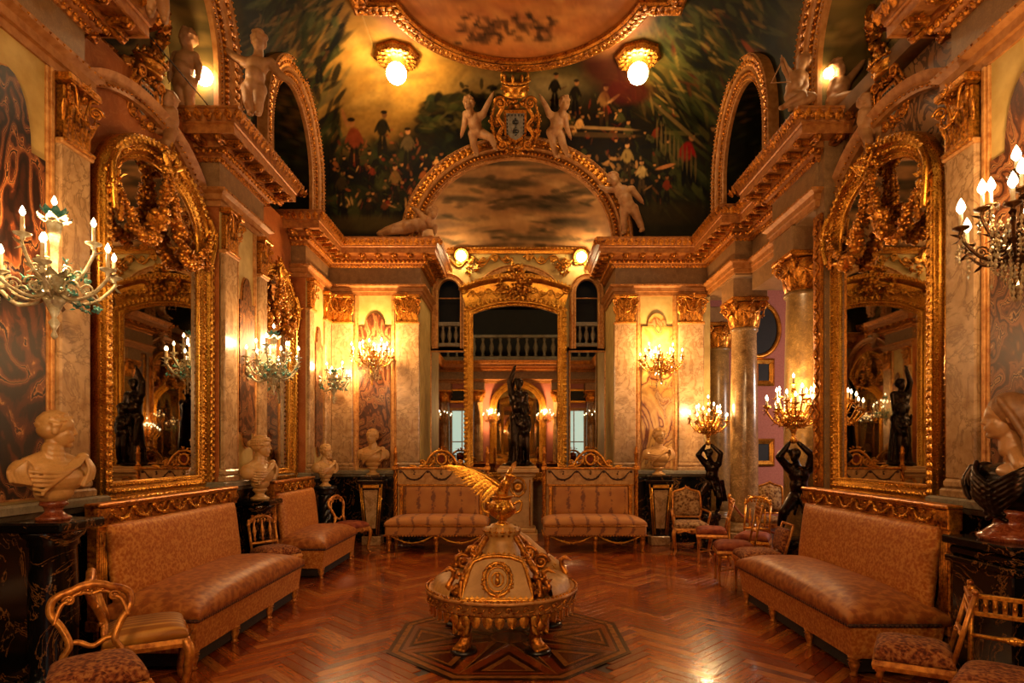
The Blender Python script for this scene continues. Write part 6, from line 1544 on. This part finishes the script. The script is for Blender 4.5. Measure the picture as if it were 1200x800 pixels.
# ---------------------------------------------------------------- statue and pedestal in the niche
t = thing('statue_pedestal', 'white marble pedestal with gilt wreath between the two back settees', 'pedestal', (.0, 10.35, 0))
MB().box((-.34, -.26, 0), (.34, .26, .14), 0, .01).box((-.31, -.23, .14), (.31, .23, .22), 0, .02).box((-.25, -.19, .22), (.25, .19, 1.10), 0, .012).box((-.30, -.23, 1.08), (.30, .23, 1.16), 0, .03).box((-.36, -.27, 1.16), (.36, .27, 1.235), 0, .015).box((-.32, -.24, 1.235), (.32, .24, 1.27), 0, .01).obj('block', 'marble_white', t)
mb = MB(); oc = np.array([(.13 * math.cos(a), -.20, .92 + .155 * math.sin(a)) for a in np.linspace(0, 2 * PI, 41)]); garland(mb, oc, .022, .026, 110); mb.tube(oc[:-1] * [.72, 1, 1] + [0, 0, 0], .008, 6, closed=True)
mb.lathe([(.09, 0), (.095, .01), (.05, .02), (0, .03)], 20, A=TRS((0, -.185, .92), (HP, 0, 0)))
for s in (-1, 1): mb.tube([(s * .2, -.195, .26), (s * .2, -.195, 1.05)], .012, 6)
mb.obj('wreath', 'gold', t)
h = 1.72; zb = 1.27
J = dict(head=(.02, .0, zb + 1.42), neck=(.01, .02, zb + 1.30), chest=(.0, .02, zb + 1.15), pelvis=(.02, .02, zb + .85), shL=(-.13, .02, zb + 1.25), elL=(-.17, .0, zb + 1.45), haL=(-.08, -.02, zb + 1.66), shR=(.14, .02, zb + 1.23), elR=(.17, -.04, zb + .98), haR=(.10, -.14, zb + .84), hipL=(-.06, .02, zb + .82), knL=(-.07, -.05, zb + .45), ftL=(-.07, .0, zb + .06), hipR=(.09, .02, zb + .82), knR=(.10, -.02, zb + .45), ftR=(.10, .03, zb + .06))
B = figure_blobs(J, 1.55, (-.2, -1, 0), 1.0, 'waves', 21)
for a in np.linspace(0, 2 * PI, 16)[:-1]:
    B.append(('c', (.02 + .12 * math.cos(a), .03 + .09 * math.sin(a), zb + .85), (.02 + .2 * math.cos(a + .3), .03 + .16 * math.sin(a + .3), zb + .08), .035, .03))
    B.append(('c', (.02 + .13 * math.cos(a), .03 + .10 * math.sin(a), zb + .6), (.0 + .17 * math.cos(a - .5), .03 + .13 * math.sin(a - .5), zb + .3), .028, .03))
J2 = dict(head=(.13, -.15, zb + .96), neck=(.13, -.15, zb + .87), chest=(.13, -.15, zb + .78), pelvis=(.12, -.15, zb + .58), shL=(.05, -.16, zb + .82), elL=(-.01, -.19, zb + .72), haL=(-.05, -.18, zb + .86), shR=(.20, -.14, zb + .82), elR=(.24, -.16, zb + .70), haR=(.21, -.2, zb + .58), hipL=(.08, -.15, zb + .55), knL=(.05, -.2, zb + .35), ftL=(.06, -.16, zb + .08), hipR=(.16, -.15, zb + .55), knR=(.18, -.18, zb + .33), ftR=(.19, -.15, zb + .08))
B += figure_blobs(J2, .95, (-.3, -1, 0), 1.2, 'curls', 22)
o = sculpt('bronze_statue', B + [('s', (.02, 0, zb + .04), (.27, .2, .055))], .0155, 'bronze', None, 2); o.location = (0, 10.35, 0); o.scale = (.86, 1, 1)
tag(o, 'dark bronze statue of a draped woman with a child on the white pedestal', 'statue')

# ---------------------------------------------------------------- busts and their stands
def bust(label, loc, yaw, s, hair='short', seed=1, beard=False, mat='marble_white', drape=True, tilt=0.0, armour=False, turn=0.0, voxel=.006):
    t = thing('bust', label, 'bust', loc, yaw, 'marble busts')
    ft = nrm((math.sin(turn), -math.cos(turn), tilt))
    B = head_blobs((ft[0] * .03, ft[1] * .03 + .01, .62), .25, ft, hair=hair, seed=seed, beard=beard)
    B += [('s', (0, .015, .355), (.20, .095, .075)), ('c', (0, .03, .44), (.15, .02, .385), .055, .05), ('c', (0, .03, .44), (-.15, .02, .385), .055, .05), ('s', (.195, .015, .325), (.07, .085, .09)), ('s', (-.195, .015, .325), (.07, .085, .09)),
          ('s', (0, -.015, .285), (.19, .11, .115)), ('s', (0, -.005, .195), (.125, .09, .085)), ('c', (0, .02, .38), (0, .01, .48), .082, .07)]
    yf = lambda x, z: -.012 - .108 * math.sqrt(max(0, 1 - (x / .275) ** 2)) * (1 - ((z - .31) / .22) ** 2 * .55)
    def fold(pts, r):
        P = bez(*[(x, yf(x, z) + d, z) for x, z, d in pts], n=4)
        for a, b in zip(P[:-1], P[1:]): B.append(('c', a, b, r, r))
    if drape:      # toga gathered at one shoulder, hanging in curved folds
        for k in range(6): fold([(.16 - .018 * k, .425 - .004 * k, .02), (.09 - .03 * k, .37 - .018 * k, 0), (-.03 - .02 * k, .325 - .026 * k, -.004), (-.15 + .004 * k, .33 - .030 * k, 0), (-.225 + .018 * k, .345 - .032 * k, .045)], .0115)
        for k in range(4): fold([(.165 + .014 * k, .425 - .008 * k, .02), (.175 + .018 * k, .34, 0), (.13 + .026 * k, .23 + .014 * k, .0)], .0125)
        B.append(('s', (.165, -.045, .425), (.04, .035, .035)))
    if armour:
        for k in range(6): fold([(-.215 - .012 * k, .40 - .012 * k, .0), (-.225 - .012 * k, .33, .0), (-.19 - .016 * k, .255 + .004 * k, .02)], .012)
    o = sculpt('torso_and_head', B, voxel, mat, t, 1); o.scale = (s,) * 3
    o = MB().lathe([(.10, 0), (.105, .02), (.08, .03), (.05, .06), (.06, .09), (.085, .105), (.075, .13)], 24).obj('socle', 'marble_red' if armour else mat, t); o.scale = (s,) * 3
    return t
def stand(label, loc, kind, h, yaw=0):
    t = thing('bust_stand', label, 'pedestal', loc, yaw, 'bust pedestals')
    if kind == 'column':
        MB().lathe([(.17, .07), (.175, .10), (.14, .12), (.15, .15), (.125, .17), (.12, .2), (.13, h * .5), (.12, h - .16), (.135, h - .15), (.13, h - .12), (.16, h - .09), (.17, h - .06)], 28).obj('shaft', 'marble_black', t)
        MB().box((-.19, -.19, 0), (.19, .19, .07), 0, .01).obj('base', 'marble_black', t); MB().box((-.19, -.19, h - .06), (.19, .19, h), 0, .012).obj('top', 'marble_black', t)
    elif kind == 'twist':
        mb = MB()
        for k in range(4): mb.tube([(.045 * math.cos(a + k * HP), .045 * math.sin(a + k * HP), .16 + (h - .28) * a / 9) for a in np.linspace(0, 9, 50)], .05, 8)
        mb.obj('shaft', 'ebony', t); MB().lathe([(.17, 0), (.17, .08), (.12, .10), (.14, .13), (.10, .17)], 20).obj('base', 'ebony', t); MB().lathe([(.09, h - .13), (.13, h - .10), (.11, h - .08), (.17, h - .04), (.17, h)], 20).obj('top', 'ebony', t)
    elif kind == 'term':
        def tp(w0, w1, d0, d1, z0, z1): return [(-w0, -d0, z0), (w0, -d0, z0), (w0, d0, z0), (-w0, d0, z0), (-w1, -d1, z1), (w1, -d1, z1), (w1, d1, z1), (-w1, d1, z1)]
        Q = [[0, 3, 2, 1], [4, 5, 6, 7], [0, 1, 5, 4], [1, 2, 6, 5], [2, 3, 7, 6], [3, 0, 4, 7]]
        MB().add(tp(.12, .19, .10, .15, .14, h - .12), None, Q).obj('shaft', 'marble_black', t); MB().add(tp(.065, .115, .105, .155, .24, h - .24), None, Q).obj('inset', 'marble_cream', t)
        mb = MB(); 
        for s in (-1, 1): mb.tube([(s * .085, -.115, .18), (s * .15, -.155, h - .20)], .014, 6); mb.tube([(s * .115, -.105, .16), (s * .182, -.15, h - .14)], .010, 6); cluster(mb, (s * .15, -.15, h - .34), (.02, 0, 0), (0, .01, 0), (0, 0, .10), 12, .016)
        mb.box((-.13, -.17, h - .21), (.13, -.14, h - .15), 0, .01); mb.obj('gilt_mount', 'gold_frame', t)
        MB().box((-.155, -.13, 0), (.155, .13, .15), 0, .012).obj('base', 'marble_cream', t); MB().box((-.21, -.18, h - .12), (.21, .17, h - .075), 0, .015).box((-.19, -.165, h - .08), (.19, .165, h), 0, .02).obj('top', 'marble_black', t)
    elif kind == 'block':
        MB().box((-.26, -.20, 0), (.26, .20, .12), 0, .01).box((-.23, -.17, .12), (.23, .17, h - .16), 0, .008).box((-.26, -.20, h - .16), (.26, .20, h - .12), 0, .008).box((-.24, -.19, h - .12), (.24, .19, h - .05), 0, .02).box((-.27, -.21, h - .05), (.27, .21, h), 0, .008).obj('block', 'marble_black', t)
    return t
stand('black marble column stand under the armoured bust at the left edge', (-2.86, 3.68, 0), 'column', 1.12)
bust('marble bust of a close-cropped man in armour at the left edge', (-2.86, 3.68, 1.12), yaw_to(.92, -.30), .90, 'short', 3, False, 'marble_white', True, 0, True, .95, .005)
stand('black marble column stand between the two left sofas', (-2.98, 6.90, 0), 'column', .98)
bust('marble bust with waved hair, in profile between the two left sofas', (-2.98, 6.90, .98), yaw_to(.95, -.25), .99, 'waves', 5, turn=.45)
stand('black twisted stand past the shorter left sofa', (-2.92, 9.05, 0), 'twist', 1.0)
bust('marble bust of a bearded man on the black twisted stand', (-2.92, 9.05, 1.0), yaw_to(.85, -.5), .86, 'short', 6, True, turn=.3)
stand('dark tapered bust stand with white inset, left of the left settee', (-2.38, 9.80, 0), 'term', 1.14)
bust('draped marble bust facing the room before the brown onyx panel of the back wall', (-2.38, 9.80, 1.14), yaw_to(0, -1), 1.02, 'short', 7, False, turn=-.35)
stand('dark tapered bust stand with white inset, right of the right settee', (2.31, 9.80, 0), 'term', 1.14)
bust('draped marble bust facing the room before the golden onyx panel of the back wall', (2.31, 9.80, 1.14), yaw_to(0, -1), 1.02, 'curls', 8, False, turn=.3)
# veiled woman
stand('broad black marble block stand at the right edge', (2.88, 3.50, 0), 'block', 1.02, RGT)
t = thing('veiled_bust', 'bust of a veiled woman with black drapery at the right edge', 'bust', (2.90, 3.52, 1.02), yaw_to(-.92, -.1))
o = MB().lathe([(.16, 0), (.165, .03), (.13, .05), (.085, .09), (.08, .12), (.11, .145), (.12, .17), (.09, .185)], 28).obj('socle', 'marble_red', t)
B = head_blobs((0, -.03, .72), .25, (0, -1, .03), hair='none') + [('c', (0, .03, .49), (0, .0, .60), .065, .056), ('c', (0, .025, .53), (.13, .03, .445), .055, .045), ('c', (0, .025, .53), (-.13, .03, .445), .055, .045), ('s', (0, .01, .40), (.15, .085, .055))]
o = sculpt('head_and_neck', B, .005, 'marble_tan', t, 6); o.rotation_euler = (0, 0, -.62)
B = [('s', (0, .0, .765), (.104, .112, .108)), ('s', (0, .05, .74), (.112, .115, .12)), ('c', (0, .10, .75), (0, .13, .58), .10, .085), ('c', (0, .13, .58), (0, .12, .40), .085, .08), ('c', (-.07, .08, .70), (-.10, .10, .42), .055, .05), ('c', (.07, .08, .70), (.10, .10, .42), .055, .05)]
for s in (-1, 1):
    B += [('c', (s * .075, -.065, .825), (s * .102, -.02, .74), .018, .02), ('c', (s * .102, -.02, .74), (s * .115, .05, .60), .02, .024), ('c', (s * .115, .05, .60), (s * .14, .06, .44), .024, .026)]
    for k in range(4): B.append(('c', (s * (.09 - .015 * k), .06 + .035 * k, .80 - .01 * k), (s * (.13 - .03 * k), .13 + .03 * k, .43), .014, .02))
o = sculpt('veil', B, .006, 'veil', t, 4); o.rotation_euler = (0, 0, -.62)
B = [('s', (0, .04, .385), (.24, .12, .075)), ('s', (.2, .03, .34), (.085, .10, .12)), ('s', (-.2, .03, .34), (.085, .10, .12)), ('s', (0, .0, .29), (.205, .125, .12)), ('s', (0, .01, .215), (.14, .10, .07)), ('s', (0, .13, .44), (.17, .06, .07))]
yf = lambda x, z: -.0 - .125 * math.sqrt(max(0, 1 - (x / .30) ** 2)) * (1 - ((z - .31) / .24) ** 2 * .5)
for s in (-1, 1):
    for k in range(6):
        P = bez(*[(x * s, yf(x, z) + d, z) for x, z, d in ((.20 - .004 * k, .455 - .022 * k, .05), (.13, .40 - .03 * k, .0), (.02, .335 - .034 * k, -.006), (-.06, .30 - .036 * k, -.004))], n=4)
        B += [('c', a, b, .0145, .0145) for a, b in zip(P[:-1], P[1:])]
    for k in range(4):
        P = bez(*[(x * s, yf(x, z) + d, z) for x, z, d in ((.22 + .012 * k, .43 - .02 * k, .03), (.235 + .012 * k, .34, 0), (.19 + .018 * k, .23 + .01 * k, .01))], n=4)
        B += [('c', a, b, .013, .013) for a, b in zip(P[:-1], P[1:])]
sculpt('drapery', B, .006, 'bronze', t, 1)
# ================================================================ sconces and torches
def candle_parts(t, p, ch, flame_h, metalm, sc=1.0, cup=True):
    """drip cup, candle sleeve and lit bulb on top of point p"""
    c = reuse('candle', 'cand%.3f' % ch, lambda: MB().lathe([(.0115, 0), (.0105, ch)], 10), 'candle', t, p)
    f = reuse('flame', 'flame%.3f' % flame_h, lambda: MB().lathe([(.004, 0), (.245 * flame_h, flame_h * .3), (.255 * flame_h, flame_h * .42), (.16 * flame_h, flame_h * .7), (.001, flame_h)], 10), 'flame', c, (0, 0, ch))
    if cup: reuse('drip_cup', 'cup' + metalm, lambda: MB().lathe([(.008, -.03), (.014, -.022), (.01, -.012), (.042, .004), (.046, .012), (.03, .004), (.012, .012), (.014, .02)], 14), metalm, c, (0, 0, 0))
    return c
def branch(p0, R, ang, z1, metalm, r=.010, leaf=True):
    d = np.array([math.cos(ang), math.sin(ang), 0]); P = bez(p0, p0 + d * R * .3 + Z * -.07, p0 + d * R * .68 + Z * -.075 + Z * (z1 - p0[2]) * .3, p0 + d * R * 1.0 + Z * ((z1 - p0[2]) * .75 - .02), p0 + d * R + Z * (z1 - p0[2] - .02), n=6)
    mb = MB().tube(P, r, 7); e = np.cross(Z, d)
    scroll(mb, p0 + d * R * .30 + Z * .0, d, Z, R * .16, r * .7); scroll(mb, p0 + d * R * .62 - Z * .02, -d, Z, R * .13, r * .6)
    if leaf:
        for u in (.25, .5, .75):
            q = P[int(u * (len(P) - 1))]; mb.tpl(LEAFS, frame(q, d * .06 + Z * .02, e * .045, Z * .05), 0, True); mb.tpl(LEAFS, frame(q, d * .05 - Z * .03, e * .045, -Z * .05), 0, True)
    return mb
def drops(mb, c, R, z0, n, L=.05, r=.010, spread=.5):
    for _ in range(n):
        a = rng.uniform(0, 2 * PI); rr = R * rng.uniform(spread, 1) ; p = np.array(c) + [rr * math.cos(a), rr * math.sin(a), z0 + rng.uniform(-.03, .03)]
        m = rng.integers(1, 4)
        for k in range(m): mb.tpl(OCT, TRS(p - Z * (k * L * .45), (0, 0, rng.uniform(0, 3)), (r * rng.uniform(.6, 1.2), r * rng.uniform(.6, 1.2), L * .32)), 0, False)
def sconce(label, wall, rz, out, tiers, mat='chand_gold', ch=.10, fh=.055, body='gilt', crystals=0, watts=PW_SCONCE, ph=0.0, clear=None, group='wall sconces', name='wall_sconce', r=.010, drop=.32, hang=None):
    """wall = anchor on the wall; tiers = [(count, radius, cup height, root height)] relative to the anchor"""
    t = thing(name, label, 'sconce', wall, rz, group); c = np.array([0, -out, 0.])
    mb = MB(); mb.lathe([(.0, -.01), (.05, 0), (.055, .02), (.03, .035), (0, .04)], 16, A=TRS((0, 0, 0), (HP, 0, 0), (1, 1, 1.6))); cluster(mb, (0, -.02, 0), (.05, 0, 0), (0, .015, 0), (0, 0, .12), 26, .02)
    mb.tube(bez((0, -.02, -.03), (0, -out * .4, -.13), (0, -out * .8, -.10), (0, -out, -.02)), .014, 7); mb.obj('wall_plate', mat, t)
    top = max(x[3] for x in tiers) + .05
    mb = MB().lathe([(.004, -drop), (.02, -drop + .02), (.008, -drop + .05), (.03, -drop + .10), (.012, -drop + .13), (.05, -.12), (.06, -.10), (.02, -.07), (.028, -.02), (.055, .0), (.05, .03), (.018, .06), (.022, top * .5 + .05), (.04, top), (.015, top + .03), (.03, top + .05), (.012, top + .06)], 16, o=c)
    if body == 'porcelain': 
        for q in (-.10, .02, top): 
            for a in np.arange(7) * 2 * PI / 7: mb.tpl(LEAF, frame(c + Z * q, np.array([math.cos(a), math.sin(a), .25]) * .09, np.array([-math.sin(a), math.cos(a), 0]) * .07, Z * .07))
    mb.obj('stem', mat, t)
    n_all = 0; hs = []
    for ti, (n, R, zc, zr) in enumerate(tiers):
        if R == 0:
            candle_parts(t, tuple(c + Z * zc), ch, fh, mat); n_all += 1; hs.append(zc); continue
        for i in range(n):
            a = ph + ti * .4 + 2 * PI * i / n
            if out < R + .03 and math.sin(a) * R > out - .05: continue   # no branch into the wall
            z1 = zc + .035 * ((i * 7 + ti * 3) % 3 - 1)
            branch(c + Z * zr, R, a, z1, mat, r).obj('arm', mat, t)
            candle_parts(t, tuple(c + [R * math.cos(a), R * math.sin(a), z1]), ch, fh, mat); hs.append(z1)
    if crystals:
        mb = MB()
        for n, R, zc, zr in tiers:
            if R: drops(mb, c, R * 1.05, zc - .06, crystals, .055, .011, .85); drops(mb, c, R * .8, zr - .06, crystals, .06, .012, .3); drops(mb, c, R * .5, zr - .22, crystals // 2, .07, .012, .1)
        if hang: 
            for k in range(10): 
                a = 2 * PI * k / 10; P = bez(c + [hang * math.cos(a), hang * math.sin(a), 0], c + [hang * .6 * math.cos(a), hang * .6 * math.sin(a), -.14], c + [0, 0, -drop + .05], n=5); beads(mb, P, .028, .010, 0, t=OCT)
        mb.obj('crystal_drops', 'crystal', t, 'stuff')
    if body == 'porcelain':
        mb = MB()
        for n, R, zc, zr in tiers:
            if R:
                for i in range(n * 3): a = rng.uniform(0, 2 * PI); q = c + [R * rng.uniform(.3, .95) * math.cos(a), R * rng.uniform(.3, .95) * math.sin(a), zr + rng.uniform(-.1, .05)]; cluster(mb, q, (.02, 0, 0), (0, .02, 0), (0, 0, .02), 5, .013)
        for a in np.arange(8) * PI / 4: mb.tpl(LEAF, frame(c + Z * (top + .04), np.array([math.cos(a), math.sin(a), .5]) * .07, np.array([-math.sin(a), math.cos(a), 0]) * .06, Z * .06))
        mb.obj('porcelain_flowers', 'porcelain_green', t, 'stuff')
    zl = float(np.mean(hs)) + ch + fh
    lamp('candle_light', tuple(c + Z * (zl + .02)), watts, WARM, .06, t)
    return t
sconce('porcelain sconce with green flowers and few candles at the left edge', (-3.17, 3.62, 2.56), LFT, .36, [(6, .33, .07, -.03), (3, .20, .22, .08), (1, 0, .36, .30)], 'porcelain', .11, .06, 'porcelain', 0, PW_SCONCE, .5, drop=.34)
sconce('porcelain sconce with a dense ring of candles before the narrow left onyx panel', (-3.17, 6.97, 2.48), LFT, .32, [(7, .29, .10, -.02), (5, .19, .22, .08), (1, 0, .40, .3)], 'porcelain', .09, .055, 'porcelain', 14, PW_SCONCE, .2, drop=.30)
sconce('small porcelain sconce far along the left wall, near the back corner', (-3.17, 9.50, 2.62), LFT, .24, [(6, .26, .06, -.03), (3, .14, .18, .06)], 'porcelain', .08, .05, 'porcelain', 8, PW_SCONCE * .6, .1, drop=.34)
sconce('gilt sconce thick with crystal drops on the brown onyx panel of the back wall', (-2.38, 10.06, 3.02), 0, .32, [(9, .33, .08, -.04), (6, .20, .16, .05)], 'chand_gold', .09, .06, 'gilt', 60, PW_SCONCE * 1.25, .15, drop=.42, hang=.22)
sconce('gilt sconce with branching candles on the golden onyx panel of the back wall', (2.34, 10.06, 2.92), 0, .32, [(9, .34, .09, -.04), (5, .20, .22, .10)], 'chand_gold', .085, .05, 'gilt', 26, PW_SCONCE * .8, .15, drop=.32)
sconce('dark metal sconce with large bulbs and crystal chains at the right edge', (3.17, 3.44, 2.76), RGT, .30, [(6, .28, .08, -.04), (5, .17, .22, .06), (1, 0, .36, .3)], 'chand_dark', .09, .095, 'gilt', 40, PW_SCONCE * .9, .3, drop=.34, hang=.2)
# rear wall lights, seen in the mirrors
for i, (x, lb) in enumerate(((-2.9, 'sconce left of the rear wall windows, seen only reflected'), (2.9, 'sconce right of the rear wall windows, seen only reflected'), (-1.05, 'sconce left of the rear wall mirror, seen only reflected'), (1.05, 'sconce right of the rear wall mirror, seen only reflected'))):
    sconce(lb, (x, YR + .03, 2.75), PI, .30, [(8, .32, .08, -.04), (5, .18, .2, .06)], 'chand_gold', .09, .06, 'gilt', 12, PW_SCONCE * 3.0, .2)
def torchere(label, loc, yaw, jp, hcan, R, counts, ped):
    t = thing('torch_figure', label, 'candelabrum', loc, yaw, 'black bronze torch bearers')
    MB().lathe([(.22, 0), (.22, .06), (.18, .09), (.165, .12), (.16, ped - .12), (.19, ped - .09), (.2, ped - .02), (.17, ped)], 24).obj('pedestal', 'marble_black', t)
    B = figure_blobs(jp, 1.12, (-.5, -.8, -.1), 1.0, 'curls', 31)
    p = np.array(jp['pelvis'])
    for a in np.linspace(0, 2 * PI, 11)[:-1]: B.append(('c', p + [.09 * math.cos(a), .08 * math.sin(a), .04 + .03 * math.cos(a)], p + [.14 * math.cos(a + .5), .13 * math.sin(a + .5), -.18 - .05 * math.sin(a)], .02, .018))
    for k in range(4): B.append(('c', p + [.12 + .02 * k, .04 + .02 * k, .02], p + [.16 + .03 * k, .10 + .02 * k, -.30], .02, .016))
    sculpt('figure', B, .0095, 'bronze', t, 2)
    c = np.array([0, 0, hcan]); mb = MB().lathe([(.02, -.30), (.05, -.27), (.02, -.22), (.03, -.16), (.05, -.13), (.02, -.08), (.035, 0), (.02, .05), (.03, .12), (.015, .2), (.03, .3), (.012, .33)], 14, o=c)
    cluster(mb, c - Z * .05, (.12, 0, 0), (0, .12, 0), (0, 0, .07), 50, .022); mb.obj('stem', 'chand_gold', t)
    hs = []
    for ti, (n, r_, z, zr) in enumerate(counts):
        if r_ == 0: candle_parts(t, tuple(c + Z * z), .08, .055, 'chand_gold'); continue
        for i in range(n):
            a = .2 + ti * .35 + 2 * PI * i / n; z1 = z + .03 * ((i * 5 + ti) % 3 - 1); branch(c + Z * zr, r_, a, c[2] + z1, 'chand_gold', .010).obj('arm', 'chand_gold', t); candle_parts(t, tuple(c + [r_ * math.cos(a), r_ * math.sin(a), z1]), .08, .055, 'chand_gold'); hs.append(z1)
    lamp('candle_light', tuple(c + Z * (np.mean(hs) + .16)), PW_SCONCE * .9, WARM, .06, t)
    return t
JT = dict(head=(.0, -.05, 1.49), neck=(.035, .0, 1.39), chest=(.06, .02, 1.27), pelvis=(.07, .05, 1.04), shL=(-.06, .0, 1.36), elL=(-.16, -.05, 1.47), haL=(-.06, -.02, 1.61), shR=(.16, .03, 1.33), elR=(.19, .0, 1.49), haR=(.06, .0, 1.62), hipL=(.01, .03, 1.0), knL=(-.12, -.10, .86), ftL=(-.14, .04, .62), hipR=(.12, .05, 1.0), knR=(.16, -.06, .82), ftR=(.17, .10, .62))
torchere('black bronze figure raising a gilt candelabrum at the far end of the right sofa', (3.10, 6.72, 0), -.25, JT, 1.92, .29, [(10, .29, .10, -.03), (7, .18, .20, .06), (1, 0, .36, .3)], .56)
torchere('black bronze figure raising a gilt candelabrum behind the floral armchair', (2.98, 9.36, 0), -.15, JT, 1.92, .29, [(10, .29, .10, -.03), (7, .18, .20, .06), (1, 0, .36, .3)], .56)
# side room: framed pictures, oval mirror, added unseen point light for the light from the right
for (x, z, w, h, lb) in ((5.0, 3.13, .13, .19, 'small gilt-framed picture high on the rose wall of the side room'), (5.0, 1.50, .13, .19, 'small gilt-framed picture low on the rose wall of the side room')):
    t = thing('framed_picture', lb, 'picture', (x, 12.2, z))
    MB().box((-w, -.03, -h), (w, -.0, h)).obj('canvas', 'dark_paint', t); MB().sweep([(-w, -.02, -h), (-w, -.02, h), (w, -.02, h), (w, -.02, -h)], (0, -1, 0), [(-.02, 0), (-.02, .03), (.05, .06), (.09, .03), (.09, 0)], 0, closed=True, flip=True).obj('frame', 'gold', t)
t = thing('oval_mirror', 'dark oval gilt-framed mirror high on the rose wall of the side room', 'mirror', (4.90, 12.2, 4.0))
E_ = np.array([(.40 * math.cos(a), -.03, .52 * math.sin(a)) for a in np.linspace(0, 2 * PI, 41)[:-1]]); MB().prism([(p[0], p[2]) for p in E_], 0, .03, 0, np.array([[1, 0, 0, 0], [0, 0, -1, 0], [0, 1, 0, 0], [0, 0, 0, 1]], float)).obj('glass', 'dark_paint', t); MB().tube(E_ * 1.05, .05, 8, closed=True).obj('frame', 'gold', t)
lamp('side_room_daylight', (6.6, 8.6, 2.6), 300, (1.0, .88, .78), .3)
